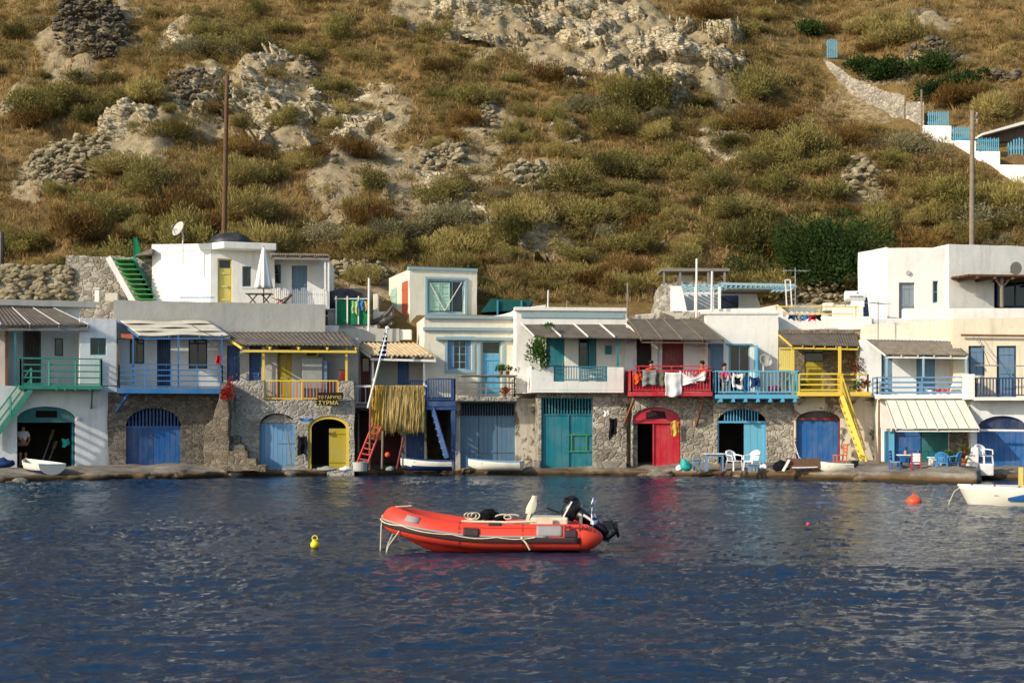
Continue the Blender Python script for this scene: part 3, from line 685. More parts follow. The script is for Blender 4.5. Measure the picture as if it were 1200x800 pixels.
# ================================================================== the quay: a rough concrete and rock apron along the water
QP = [(-300, 571), (-60, 568), (0, 566), (100, 562.5), (200, 561), (260, 558.5), (330, 557.5), (400, 556.5), (520, 554.5), (600, 556.5), (700, 557), (850, 558.5), (950, 561.5), (1050, 565), (1145, 567.5), (1150, 562), (1260, 565), (1500, 569)]
QX = [(px - 600) / FPX * (CZ * FPX / (py - HZ)) for px, py in QP]; QY = [CZ * FPX / (py - HZ) for px, py in QP]
def qfront(x): return np.interp(x, QX, QY)
QH = [(-300, .2), (0, .20), (60, .20), (140, .28), (420, .22), (700, .26), (900, .32), (1000, .40), (1145, .46), (1152, .28), (1500, .28)]
QHX = [(p - 600) / FPX * 58 for p, h in QH]
def qtop(x, Y):
    f = qfront(x); return np.interp(x, QHX, [h for p, h in QH]) + .20 * smooth(0, 3.0, Y - f) - .03 * smooth(.3, 0, Y - f)
xq = np.arange(-34, 34, .09); rows = []
blk = _hash(np.floor(xq / 1.35 + .4 * np.sin(xq)), np.zeros_like(xq), np.zeros_like(xq), 5) - .5
fy = qfront(xq) + .5 * blk * smooth(15.2, 13, xq) + .22 * fbm(xq * .5, xq * 0, oct=4, seed=301) * smooth(24, 12, np.abs(xq + 5)) ; fq = fy
prof = [(67.5, None)] + [(d_, 0) for d_ in (5.5, 4.2, 3.2, 2.4, 1.8, 1.3, .9, .6, .35, .15, .04)] + [(-.02, -.08), (-.05, -.2), (-.07, -.34), (-.10, -.5), (-.18, -.8), (-.3, -1.6)]
for d_, dz in prof:
    if dz is None: Yv = np.full_like(xq, 67.5); zv = qtop(xq, Yv)
    elif dz == 0: Yv = fy + d_; zv = qtop(xq, Yv) + .14 * blk * smooth(2.6, .4, d_) + .06 * fbm(xq * 1.1, Yv * 1.1, oct=4, seed=311)
    else: Yv = fy + d_ + .20 * fbm(xq * 1.1, np.full_like(xq, dz * 3), oct=3, seed=321); zv = qtop(xq, fy) + .14 * blk + dz + .06 * fbm(xq * 2, np.full_like(xq, dz), oct=2, seed=331)
    rows.append(np.stack([xq, Yv, zv], 1))
V = np.concatenate(rows); nxq = len(xq); I = np.arange(len(V)).reshape(len(prof), nxq); F = np.stack([I[:-1, :-1], I[1:, :-1], I[1:, 1:], I[:-1, 1:]], -1).reshape(-1, 4)
t = NT('quay_concrete'); cw = t.coord((1, 1, 1), 'Object', False); n1 = t.noise(cw, .7, 6, .65); n2 = t.noise(cw, 6, 6, .7)
c = t.ramp(n1, [(.3, C('#5f584c')), (.5, C('#81796b')), (.7, C('#a39b8a'))]); c = t.mix(.5, c, t.ramp(n2, [(.3, gray(.4)), (.65, gray(1))]), 'MULTIPLY')
sx = t.n('ShaderNodeSeparateXYZ'); t.l(t.tc.outputs['Object'], sx.inputs[0]); zz = t.n('ShaderNodeMath', operation='MULTIPLY_ADD'); t.l(n1, zz.inputs[0]); zz.inputs[1].default_value = .25; t.l(sx.outputs[2], zz.inputs[2])
weed = t.ramp(zz.outputs[0], [(.20, C('#2f2616')), (.27, C('#5c4528'))]); wm = t.ramp(zz.outputs[0], [(.29, W1), (.42, K0)])
M['quay'] = t.fin(t.mix(wm, c, weed), .85, t.bump(n2, .8, .04), .25)
tag(mobj('quay', bigmesh('quay', V, F, 'quay', None, False)), 'rough concrete quay along the water', None, None, 'structure')
def QZ(x, Y): return float(qtop(np.array([x]), np.array([Y]))[0])
def at(px, Y, py=None):
    x = (px - 600) / FPX * Y; return x, Y, (QZ(x, Y) if py is None else CZ + (HZ - py) / FPX * Y)
# ================================================================== building components (photo pixels on a facade plane)
def rect(f, x0, y0, x1, y1, d=0): return f.R(x0, y0, x1, y1, d)
def arch_pts(a, b, z0, zs, z1, n=18):
    """outline of an opening with an elliptical top: bottom z0, spring zs, crown z1"""
    m, r = (a + b) / 2, (b - a) / 2
    return [(a, z0), (b, z0)] + [(m + r * math.cos(math.pi * i / n), zs + (z1 - zs) * math.sin(math.pi * i / n)) for i in range(n + 1)]
class Arch:
    def __init__(s, f, x0, ytop, x1, ybot, yspring, d=0):
        s.a, s.b, s.z0, s.z1 = f.R(x0, ytop, x1, ybot, d); m = (s.a + s.b) / 2; s.zs = f.Z(yspring, m, d); s.d = d; s.f = f
    def pts(s): return arch_pts(s.a, s.b, s.z0, s.zs, s.z1)
    def top(s, x):
        m, r = (s.a + s.b) / 2, (s.b - s.a) / 2; k = max(0, 1 - ((x - m) / r) ** 2); return s.zs + (s.z1 - s.zs) * math.sqrt(k)
def hole_rect(f, x0, y0, x1, y1, d=0):
    a, b, c, e = f.R(x0, y0, x1, y1, d); return [(a, c), (b, c), (b, e), (a, e)]
def rough(pts, step=.5, j=.012):
    out = []
    for p, q in zip(pts, pts[1:] + pts[:1]):
        L = math.hypot(q[0] - p[0], q[1] - p[1]); n = max(1, int(L / step))
        for i in range(n): out.append((p[0] + (q[0] - p[0]) * i / n + random.uniform(-j, j), p[1] + (q[1] - p[1]) * i / n + random.uniform(-j, j)))
    return out
def block(root, f, mat, out, d, depth, holes=(), name='wall', thick=.24, roof=None, roofz=.12, roofmat='roof_white', floor=None, label=None, bev=.04, jit=.02, inner=None):
    """a hollow storey: front wall with openings, two sides and a back, and a flat roof a little below the top"""
    if len(out) == 4 and not hasattr(out[0], '__len__'):
        a, b, z0, z1 = f.R(*out, d); pts = [(a, z0), (b, z0), (b, z1), (a, z1)]
    else:
        pts = [(p[0], p[2]) for p in (f.P(x, y, d) for x, y in out)]; a = min(p[0] for p in pts); b = max(p[0] for p in pts); z0 = min(p[1] for p in pts)
    zl = [p[1] for p in pts if abs(p[0] - a) < .02]; zr = [p[1] for p in pts if abs(p[0] - b) < .02]
    zl, zr = max(zl), max(zr)
    mb = MB(f); mb.prism(rough(pts, .6, jit), d - thick, d, holes)
    o = mb.build(name, mat, root, label, bevel=bev)
    mb = MB(f); e = .004
    mb.box(a + e, a + thick, d - depth, d - thick - e, z0, zl - e); mb.box(b - thick, b - e, d - depth, d - thick - e, z0, zr - e); mb.box(a + thick + e, b - thick - e, d - depth, d - depth + thick, z0, min(zl, zr) - e)
    o2 = mb.build('side_wall', mat, o, bevel=bev)
    if roof is not False:
        zt = min(zl, zr) - roofz; mb = MB(f); mb.box(a + thick + .005, b - thick - .005, d - depth + thick + .005, d - thick - .005, zt - .2, zt); mb.build('roof', roofmat, root)
    return o
def planks(f, a, b, z0, z1, d, th, n, mb=None, topf=None, gap=.008, samples=3):
    mb = mb or MB(f)
    for i in range(n):
        p, q = a + (b - a) * i / n + gap / 2, a + (b - a) * (i + 1) / n - gap / 2; k = random.uniform(-.004, .004)
        if topf is None: mb.box(p, q, d - th, d + k, z0, z1)
        else:
            xs_ = [p + (q - p) * j / samples for j in range(samples + 1)]
            mb.prism([(p, z0), (q, z0)] + [(x, max(z0 + .02, topf(x))) for x in reversed(xs_)], d - th, d + k)
    return mb
def door(root, f, x0, y0, x1, y1, d, mat, n=4, rails=True, label=None, name='door', frame=None, fw=.07, transom=None, handle=True):
    a, b, z0, z1 = f.R(x0, y0, x1, y1, d)
    if frame:
        mb = MB(f); mb.box(a, a + fw, d - .1, d + .025, z0, z1); mb.box(b - fw, b, d - .1, d + .025, z0, z1); mb.box(a + fw + .002, b - fw - .002, d - .1, d + .025, z1 - fw, z1)
        fr = mb.build('door_frame', frame, root); a += fw + .004; b -= fw + .004; z1 -= fw + .004
    if transom:
        zt = z1 - transom * (z1 - z0); mb = MB(f); mb.box(a, b, d - .06, d - .035, zt + .04, z1); mb.build('transom', 'pane', root)
        mb = MB(f); mb.box(a, b, d - .08, d, zt, zt + .038); mb.build('door_frame', frame or mat, root); z1 = zt - .003
    mb = planks(f, a, b, z0, z1, d, .05, n)
    if rails:
        for k in (.12, .5, .88):
            zz = z0 + (z1 - z0) * k; mb.box(a + .01, b - .01, d + .006, d + .028, zz - .05, zz + .05)
    o = mb.build(name, mat, root, label)
    if handle:
        mb = MB(f); zz = z0 + .48 * (z1 - z0); mb.box(b - .13, b - .10, d + .006, d + .06, zz - .06, zz + .06); mb.build('handle', 'steel', o)
    return o
def window(root, f, x0, y0, x1, y1, d, mat, nx=2, ny=2, fw=.06, label=None, shut=None, sill=None, name='window'):
    a, b, z0, z1 = f.R(x0, y0, x1, y1, d); mb = MB(f); g = .003
    mb.box(a, a + fw, d - .08, d + .03, z0, z1); mb.box(b - fw, b, d - .08, d + .03, z0, z1); mb.box(a + fw + g, b - fw - g, d - .08, d + .03, z1 - fw, z1); mb.box(a + fw + g, b - fw - g, d - .08, d + .03, z0, z0 + fw)
    for i in range(1, nx): x = a + (b - a) * i / nx; mb.box(x - .02, x + .02, d - .06, d + .012, z0 + fw + g, z1 - fw - g)
    for j in range(1, ny):
        z = z0 + (z1 - z0) * j / ny
        for i in range(nx):
            p = a + (b - a) * i / nx + (.024 if i else fw + g); q = a + (b - a) * (i + 1) / nx - (.024 if i < nx - 1 else fw + g); mb.box(p, q, d - .055, d + .01, z - .015, z + .015)
    o = mb.build(name, mat, root, label)
    mb = MB(f); mb.box(a + fw * .5, b - fw * .5, d - .05, d - .04, z0 + fw * .5, z1 - fw * .5); mb.build('pane', 'pane', o)
    if sill: mb = MB(f); mb.box(a - .08, b + .08, d - .05, d + .12, z0 - .085, z0 - .004); mb.build('sill', sill, o)
    return o
def shutter(root, f, x0, y0, x1, y1, d, mat, label=None, slats=9, name='shutter'):
    a, b, z0, z1 = f.R(x0, y0, x1, y1, d); mb = MB(f); w_ = .05; g = .002
    mb.box(a, a + w_, d, d + .04, z0, z1); mb.box(b - w_, b, d, d + .04, z0, z1)
    for zz in (z0, (z0 + z1) / 2 - w_ / 2, z1 - w_): mb.box(a + w_ + g, b - w_ - g, d, d + .038, zz, zz + w_)
    for i in range(slats): z = z0 + w_ + (z1 - z0 - 2 * w_) * (i + .5) / slats; mb.bar((a + w_, d + .02, z), (b - w_, d + .02, z), .035, .012)
    mb.box(a + w_, b - w_, d + .004, d + .012, z0 + w_, z1 - w_)
    return mb.build(name, mat, root, label)
def rail_path(path): return list(zip(path, path[1:]))
def railing(parent, f, path, z0, z1, mat, style='h', n=4, post=1.0, r=.035, rr=.024, spacing=.13, name='railing', label=None, mats=None, bot=.08):
    """path: (s,d) corners; style h = horizontal rails, v = upright balusters"""
    mb = MB(f); second = MB(f); third = MB(f); two = isinstance(mats, tuple)
    for (p, q) in rail_path(path):
        L = math.hypot(q[0] - p[0], q[1] - p[1]); lerp = lambda t_, z: (p[0] + (q[0] - p[0]) * t_, p[1] + (q[1] - p[1]) * t_, z)
        m = max(1, round(L / post))
        for i in range(m + 1): mb.bar(lerp(i / m, z0), lerp(i / m, z1), r * 1.6, r * 1.6)
        mb.bar(lerp(0, z1), lerp(1, z1), r * 2.2, r * 1.6)
        if style == 'h':
            for i in range(n): z = z0 + bot + (z1 - z0 - bot) * i / n; mb.bar(lerp(0, z), lerp(1, z), rr * 1.2, rr * 2.4)
        else:
            mb.bar(lerp(0, z0 + bot), lerp(1, z0 + bot), r * 1.2, r * 1.6); k = max(1, int(L / spacing))
            for i in range(k):
                t_ = (i + .5) / k; ((second if i % 2 else third) if two else second if mats and i % 2 else mb).bar(lerp(t_, z0 + bot), lerp(t_, z1), rr * (2.2 if mats else 1.6), rr * 1.4)
    o = mb.build(name, mat, parent, label)
    if two: third.build('baluster', mats[1], o); mats = mats[0]
    if mats: second.build('baluster', mats, o)
    return o
def slab(parent, f, a, b, d0, d1, z0, z1, mat, name='floor', bevel=.01, label=None):
    mb = MB(f); mb.box(a, b, d0, d1, z0, z1); return mb.build(name, mat, parent, label, bevel=bevel)
def sheet(parent, f, back, front, mat, name='awning', amp=.025, pitch=.16, th=.02, n=None, sag=0, label=None):
    """roof sheet; back/front = ((px,py),(px,py),d)"""
    b0 = f.P(*back[0], back[2]); b1 = f.P(*back[1], back[2]); f0 = f.P(*front[0], front[2]); f1 = f.P(*front[1], front[2])
    L = max(abs(f1[0] - f0[0]), abs(b1[0] - b0[0])); nu = n or (max(4, int(L / pitch * 6)) if amp else 8); nv = 6; mb = MB(f)
    def fn(u, v):
        l = [b0[i] + (b1[i] - b0[i]) * u for i in range(3)]; m = [f0[i] + (f1[i] - f0[i]) * u for i in range(3)]; p = [l[i] + (m[i] - l[i]) * v for i in range(3)]
        p[2] += amp * math.sin(2 * math.pi * u * L / pitch) - sag * math.sin(math.pi * v) * (1 + .3 * math.sin(u * 9)); return p
    mb.grid(fn, nu, nv); return mb.build(name, mat, parent, label, solid=th, smooth=bool(amp))
def beams(parent, f, back, front, mat, k, w=.07, h=.1, drop=.07, name='beam', ends=True, front_beam=True):
    b0 = f.P(*back[0], back[2]); b1 = f.P(*back[1], back[2]); f0 = f.P(*front[0], front[2]); f1 = f.P(*front[1], front[2]); mb = MB(f)
    for i in range(k):
        u = (i + .5) / k if not ends else i / (k - 1); p = [b0[j] + (b1[j] - b0[j]) * u for j in range(3)]; q = [f0[j] + (f1[j] - f0[j]) * u for j in range(3)]
        p[2] -= drop; q[2] -= drop; mb.bar(p, q, w, h)
    if front_beam: mb.bar((f0[0], f0[1] - .08, f0[2] - drop - h), (f1[0], f1[1] - .08, f1[2] - drop - h), w, h)
    return mb.build(name, mat, parent)
def post(parent, f, px, ytop, ybot, d, mat, r=.045, name='post', square=True, label=None):
    s = f.S(px, d); z0, z1 = f.Z(ybot, s, d), f.Z(ytop, s, d); mb = MB(f)
    if square: mb.box(s - r, s + r, d - r, d + r, z0, z1)
    else: mb.tube([(s, d, z0), (s, d, (z0 + z1) / 2), (s, d, z1)], [r, r * .9, r * .8], 8)
    return mb.build(name, mat, parent, label)
def stairs(parent, f, p0, p1, wid, mat, nst, name='staircase', rail=True, railh=.85, dd=0, tread_mat=None, label=None, outer_only=False):
    """open stair from p0 (top) to p1 (bottom): local points; wid = width along d"""
    mb = MB(f); P0, P1 = Vector(p0), Vector(p1)
    for k in (0, 1): mb.bar((p0[0], p0[1] + k * wid, p0[2]), (p1[0], p1[1] + k * wid, p1[2]), .05, .2)
    o = mb.build(name, mat, parent, label)
    for i in range(nst):
        t_ = (i + .5) / nst; q = P0.lerp(P1, t_); m2 = MB(f); m2.box(q.x - .12, q.x + .12, q.y + .03, q.y + wid - .03, q.z - .02, q.z + .02); m2.build('tread', tread_mat or mat, o)
    if rail:
        for k in ((1,) if outer_only else (0, 1)):
            m3 = MB(f); y = p0[1] + k * wid
            for hh in (railh, railh * .5): m3.bar((p0[0], y, p0[2] + hh), (p1[0], y, p1[2] + hh), .045, .06)
            for t_ in (0, .5, 1): q = P0.lerp(P1, t_); m3.bar((q.x, y, q.z), (q.x, y, q.z + railh), .055, .055)
            m3.build('handrail', mat, o)
    return o
def cloth(name, f, px0, py0, px1, py1, d, mat, label, cat='laundry', group='laundry hung over the railings', sag=.06, drop2=None, wav=.04, seed=0):
    a, b, z0, z1 = f.R(px0, py0, px1, py1, d); mb = MB(f); ph = seed * 1.7
    def fn(u, v):
        top = z1 - sag * math.sin(math.pi * u); bot = z0 + .05 * math.sin(5 * u + ph) + (drop2 or 0) * u
        return (a + (b - a) * u + .02 * math.sin(7 * v + ph), d + wav * math.sin(u * 9 + ph) * (.3 + v) + .012 * math.sin(v * 13 + u * 4), top + (bot - top) * v)
    mb.grid(fn, 14, 12); o = mb.build(name, mat, None, smooth=True, solid=.012); return tag(rebase(o), label, cat, group)
def root(name, label, f, cat='house', group='houses along the quay', d=-2):
    p = f.W(0, d, .3); return thing(name, label, cat, p, group)
def ledge(parent, f, x0, y0, x1, y1, d, proj, mat, name='cornice', label=None, back=.05):
    a, b, z0, z1 = f.R(x0, y0, x1, y1, d + proj); mb = MB(f); mb.box(a, b, d - back, d + proj, z0, z1); return mb.build(name, mat, parent, label, bevel=.006)
def arch_leaf(parent, A, f, d, f0, f1, mat, n, zhi=None, zlo=None, th=.05, name='door', label=None, gap=.008, rails=()):
    a = A.a + (A.b - A.a) * f0; b = A.a + (A.b - A.a) * f1; z0 = A.z0 if zlo is None else zlo
    if zhi is None: mb = planks(f, a, b, z0, None, d, th, n, None, lambda x: A.top(x), gap)
    else: mb = planks(f, a, b, z0, zhi, d, th, n, None, None, gap)
    for (r0, w_) in rails: mb.box(a + .01, b - .01, d + .006, d + .03, r0 - w_, r0 + w_)
    return mb.build(name, mat, parent, label)
def text(parent, s, body, size, loc, mat, yaw=0, tilt=0, name='lettering', ext=.004):
    cu = bpy.data.curves.new(name, 'FONT'); cu.body = body; cu.size = size; cu.extrude = ext; cu.align_x = 'LEFT'; cu.space_line = .85
    o = bpy.data.objects.new(name, cu); COL.objects.link(o)
    me = bpy.data.meshes.new_from_object(o.evaluated_get(bpy.context.evaluated_depsgraph_get())); bpy.data.objects.remove(o); me.materials.clear(); me.materials.append(M[mat]); o = bpy.data.objects.new(name, me); COL.objects.link(o)
    r = parent
    while r.parent is not None: r = r.parent
    o.parent = parent; o.location = Vector(loc) - Vector(r['_o']); o.rotation_euler = (R(90), tilt, yaw); return o
M['shade_dark'] = simple('shade_lining', C('#3d372f'), .95, .1, .4, 2)  # dark tone stands in for the deep shade inside open garages
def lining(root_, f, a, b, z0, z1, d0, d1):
    mb = MB(f); mb.box(a, b, d1, d1 + .04, z0, z1); mb.build('inner_wall', 'shade_dark', root_)
    for s_ in (a - .05, b + .01): mb = MB(f); mb.box(s_, s_ + .04, d1 + .045, d0, z0, z1); mb.build('inner_wall', 'shade_dark', root_)
    mb = MB(f); mb.box(a - .05, b + .05, d1, d0, z1 + .005, z1 + .04); mb.build('ceiling', 'shade_dark', root_)
QB = 549   # photo row where the house walls go down into the quay

# ================================================================== 1 white house with the green balcony
f = Face(60, 59.2, 20); h = root('white_house', 'white two storey house with green balcony and stairs at the left edge', f)
A = Arch(f, 20, 476, 88, QB, 491)
block(h, f, 'cool_white', (-60, 452, 137, 560), 0, 4.5, [A.pts()], roofz=.02, roofmat='concrete', label='white ground storey with an arched boat garage')
block(h, f, 'cool_white', (93, 373, 137, 451.6), -.01, 4.3, [hole_rect(f, 106, 396, 124.5, 416)])
block(h, f, 'cool_white', (-60, 354, 92.6, 451.6), -1.9, 3.0, [hole_rect(f, 27, 384, 48, 451, -1.9), hole_rect(f, 64, 396, 74, 417, -1.9)])
window(h, f, 106, 396, 124.5, 416, -.09, 'teal', 2, 1, .05); window(h, f, 64, 396, 74, 417, -1.99, 'dteal', 1, 1, .05)
door(h, f, 27, 384, 48, 451, -2.02, 'dbrown', 4, frame='dteal', label='dark door at the back of the green balcony')
mb = MB(f); a, b, z0, z1 = f.R(-55, 352, 112, 359, -1.85); mb.box(a, b, -2.2, -1.5, z0, z1); mb.build('cornice', 'grey_plaster', h, bevel=.01)
bk, fr = ((-60, 360), (62, 361), -1.6), ((-70, 381), (104, 381), .25)
sheet(h, f, bk, fr, 'roof_dark', 'porch_roof', .02, .18); beams(h, f, bk, fr, 'grey_wood', 6); beams(h, f, bk, fr, 'white_wood', 6, .04, .02, -.04, name='batten', front_beam=False)
post(h, f, 18, 384, 452, .1, 'teal')
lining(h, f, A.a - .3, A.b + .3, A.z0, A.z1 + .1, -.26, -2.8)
mb = MB(f); mb.box(f.S(6, -.9), f.S(6, -.9) + .1, -1.895, -.25, f.Z(451.4, 0), f.Z(386, 0)); mb.build('partition', 'rust', h, 'brown partition at the left end of the porch')  # brown panel, added at full height to shade the porch
# arched garage: teal board over the opening, right leaf swung open
zl = f.Z(492, (A.a + A.b) / 2); 
mb = MB(f); xs_ = [A.a + (A.b - A.a) * i / 16 for i in range(17)]; mb.prism([(A.a, zl), (A.b, zl)] + [(x, max(zl + .01, A.top(x))) for x in reversed(xs_)], -.2, -.14); mb.box(A.a, A.b, -.2, -.1, zl - .1, zl - .003); tp = mb.build('transom_board', 'dteal', h)
mb = MB(f); mb.box(f.S(42), f.S(67), -.139, -.125, f.Z(489, 0), f.Z(481, 0)); mb.build('vent', 'dark', tp)
mb = planks(f, 0, .9, A.z0, zl - .11, 0, .05, 5); g0 = MB(f)
for q in mb.q: pass
o = MB(f)
for k in range(5): o.box(A.b - .11, A.b - .05, -.25 - .2 * k - .19, -.25 - .2 * k, A.z0 + .04, zl - .11)
o.build('door', 'teal', h, 'teal garage leaf swung open inward')
def ladder_dims(f, px, py, d): return f.P(px, py, d)
bal = slab(h, f, f.S(22, .9), f.S(120, .9), .012, .95, f.Z(456, 0, .9), f.Z(451, 0, .9), 'green', 'balcony', label='green timber balcony')
za, zb = f.Z(452, 0, .9), f.Z(420, 0, .9); s0, s1 = f.S(24, .9), f.S(119, .9)
railing(bal, f, [(s0 + 1.1, .92), (s1, .92), (s1, .04)], za, zb, 'green', 'h', 4, 1.3, .03)
railing(bal, f, [(s0, .25), (s0, .92), (s0 + 1.1, .92)], za, zb, 'green', 'h', 4, 1.2, .04)
mb = MB(f)
for px in (66, 76, 88, 105): a = f.S(px, .9); mb.bar((a, 0, za - .14), (a, 1.02, za - .14), .07, .1)
mb.build('joist', 'green', bal)
mb = MB(f); a = f.S(108, .6); mb.bar((a, .02, f.Z(478, 0)), (a, .8, za - .12), .06, .08); mb.build('bracket', 'dteal', bal)
p0 = f.P(36, 456, .15); p1 = f.P(-12, 520, .15); stairs(h, f, p0, p1, .75, 'green', 8, label='green open stair going down to the left')

# ================================================================== 2 stone house with the blue balcony
f = Face(195, 60.6, 15); h = root('stone_house', 'stone boat house with blue balcony and woven canvas awning', f)
A = Arch(f, 148, 478, 212, QB, 498, .15)
block(h, f, 'stone', (126.5, 459, 262, 560), .15, 4, [A.pts()], roofz=.02, roofmat='concrete', jit=.04, label='dark rubble stone ground storey')
arch_leaf(h, A, f, -.03, 0, .5, 'dblue', 5, zhi=f.Z(500, 0), label='left leaf of the deep blue arched door'); arch_leaf(h, A, f, -.03, .5, 1, 'blue', 5, zhi=f.Z(500, 0), label='right leaf of the deep blue arched door')
arch_leaf(h, A, f, -.03, .02, .98, 'dblue', 15, zlo=f.Z(499, 0), gap=.07, name='grille'); mb = MB(f); mb.box(A.a, A.b, -.05, 0.01, f.Z(501.5, 0), f.Z(499, 0)); mb.build('door_rail', 'blue', h)
D = -1.15
block(h, f, 'cool_white', (138, 384, 272, 458.6), D, 3.6, [hole_rect(f, 152, 395, 169, 426, D), hole_rect(f, 184, 397, 200, 458, D), hole_rect(f, 221, 393, 243, 432, D)], roofz=.02)
window(h, f, 152, 395, 169, 426, D - .1, 'navy', 2, 1); door(h, f, 184, 397, 200, 458, D - .1, 'navy', 4, frame='dblue', label='navy door behind the blue balcony'); window(h, f, 221, 393, 243, 432, D - .12, 'navy', 2, 1)
block(h, f, 'grey_plaster', (133, 354, 381, 398), -1.0, 5.2, roofz=.1, name='terrace_wall', label='long grey terrace wall above the awning')
bk, fr = ((140, 376), (244, 376), -.96), ((163, 393.5), (270, 393.5), .75)
beams(h, f, bk, fr, 'mblue', 4, .05, .06, .05)
b0, b1, g0_, g1 = f.P(140, 376, -.96), f.P(244, 376, -.96), f.P(163, 393.5, .75), f.P(270, 393.5, .75)
for k in range(4):
    u0, u1 = k / 4 + .01, (k + 1) / 4 - .01; mb = MB(f)
    def fn(u, v, u0=u0, u1=u1, k=k):
        q = u0 + (u1 - u0) * v; p = [(b0[i] + (b1[i] - b0[i]) * u) * (1 - q) + (g0_[i] + (g1[i] - g0_[i]) * u) * q for i in range(3)]
        p[2] += 03e-2 * math.sin(u * math.pi * 3 + k * math.pi) + .02; return p
    mb.grid(fn, 30, 3); mb.build('awning', 'canvas', h, smooth=True, solid=.012)
a, b, z0, z1 = f.R(138, 455, 262, 461, .9); bal = slab(h, f, a, b, -1.13, .95, z0, z1, 'mblue', 'balcony', label='blue timber balcony')
mb = MB(f); mb.box(a, b, -1.1, .93, z1 + .003, z1 + .04); mb.build('floor', 'wood', bal)
zt = f.Z(427, 0, .9); railing(bal, f, [(a + .05, -1.0), (a + .05, .92), (b - .05, .92), (b - .05, -1.0)], z1, zt, 'mblue', 'h', 4, 1.15, .022, .02)
for px in (156, 209, 260): post(h, f, px, 392, 456, .85, 'mblue', .03)
mb = MB(f); s = f.S(150, .5); mb.bar((s - .5, .16, f.Z(483, 0)), (s, .85, z0 - .02), .07, .12); mb.build('bracket', 'blue', bal)

# ================================================================== 3 white rooftop house above it
f = Face(247, 65.2, 16); fl = Face(247, 65.2, -26); h = root('rooftop_house', 'small white flat roofed house on the terrace with yellow door and parasol', f, group=None)
block(h, f, 'white', (247.4, 289, 322, 362), 0, 3.6, [hole_rect(f, 255, 303, 272, 356), hole_rect(f, 284, 312, 294.5, 336)], roof=False)
a, b, z0, z1 = fl.R(178, 285, 247, 362); mb = MB(fl); mb.prism(rough([(a, z0), (b, z0), (b, fl.Z(285, b)), (a, fl.Z(286.5, a))], .6), -.25, 0); mb.build('side_wall', 'white', h, 'bright white wall left of the corner', bevel=.03)
door(h, f, 255, 303, 272, 356, -.09, 'cream_yellow', 2, frame='cream_yellow', transom=.2, label='pale yellow door with dark transom'); window(h, f, 284, 312, 294.5, 336, -.1, 'greyblue', 1, 1, .05, sill='white')
w2 = lambda fc, px, d: (lambda q: (q.x, q.y))(fc.W(fc.S(px, d), d, 0)); z0, z1 = f.Z(292, 1, .5), f.Z(284, 1, .5)
mb = MB(); mb.plan([w2(fl, 177.5, .03), w2(fl, 248, .03), w2(f, 262, .75), w2(f, 324, .6), w2(f, 318, -3.6), w2(fl, 196, -3.2)], z0, z1); mb.build('roof', 'white', h, 'white roof slab overhanging the door', bevel=.03)
f2 = Face(350, 66.5, 2)
block(h, f2, 'cool_white', (319, 304, 384, 362), 0, 3.5, [hole_rect(f2, 319.5, 310, 329, 332), hole_rect(f2, 342, 311, 360, 356)], roofz=.05, name='annex_wall')
window(h, f2, 319.5, 310, 329, 332, -.09, 'teal', 1, 2, .05); door(h, f2, 342, 311, 360, 356, -.09, 'greyblue', 4, label='grey blue door under the reed roof')
bk, fr = ((316, 301), (376, 301), -.4), ((318, 298), (386, 299), 2.0); sheet(h, f2, bk, fr, 'roof_grey', 'porch_roof', .015, .1, .1); beams(h, f2, bk, fr, 'grey_wood', 5)
for px in (381, 385): post(h, f2, px, 304, 362, 1.8, 'white_wood', .04)
mb = MB(f2)
for i in range(26):
    px = 323 + i * 2.35; a = f2.S(px, 1.9); mb.box(a - .035, a + .03, 1.86 + .01 * (i % 3), 1.89 + .01 * (i % 3), f2.Z(359, 0, 1.9), f2.Z(random.uniform(337, 341), 0, 1.9))
mb.box(f2.S(322, 1.8), f2.S(383, 1.8), 1.8, 1.85, f2.Z(346, 0, 1.8), f2.Z(344, 0, 1.8)); mb.build('board_fence', 'white_wood', h, 'fence of upright whitish boards')

# ================================================================== 4 stone house with yellow railings and the sign
f = Face(345, 60.4, 3); h = root('stone_house', 'stone house with yellow posts, two arched doors and a dark sign', f)
A1 = Arch(f, 304, 484, 346, QB, 498); A2 = Arch(f, 361, 487, 409, QB, 502)
fp = [(276, 560), (415, 560), (415, 446), (397, 446), (397, 469), (310, 469), (310, 446), (276, 446)]
block(h, f, 'stone_grey', fp, 0, 4, [A1.pts(), A2.pts()], roof=False, jit=.03, label='pale mortared stone ground storey')
arch_leaf(h, A1, f, -.2, 0, .5, 'sblue', 4, zhi=f.Z(496, 0), label='left leaf of the faded blue arched door'); o = arch_leaf(h, A1, f, -.2, .5, 1, 'sblue', 4, zhi=f.Z(496, 0), rails=((f.Z(518, 0), .05),), label='right leaf of the faded blue arched door')
arch_leaf(h, A1, f, -.22, 0, 1, 'stone_grey', 1, zlo=f.Z(495.5, 0), name='lintel')
mb = MB(f); W_ = .1
op = A2.pts(); ip = arch_pts(A2.a + .13, A2.b - .13, A2.z0, A2.zs, A2.z1 - .13)[2:]; ring = [(A2.b - .13, A2.z0), (A2.b, A2.z0)] + op[2:] + [(A2.a, A2.z0), (A2.a + .13, A2.z0)] + ip[::-1]
mb.prism(ring, -.2, -.06); mb.build('door_frame', 'yellow', h, 'bright yellow arched frame')
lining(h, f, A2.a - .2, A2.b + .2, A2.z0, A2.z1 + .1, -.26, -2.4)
arch_leaf(h, A2, f, -.22, .50, .93, 'dyellow', 1, zhi=f.Z(502, 0), rails=((f.Z(540, 0), .07), (f.Z(507, 0), .05)), label='ochre yellow door leaf standing half open'); 
D = -1.3
block(h, f, 'grey_plaster', (255, 396, 420, 470), D, 2.8, [hole_rect(f, 266, 405, 281, 470, D), hole_rect(f, 292, 405, 306, 470, D), hole_rect(f, 325, 405, 342, 470, D)], roofz=.02)
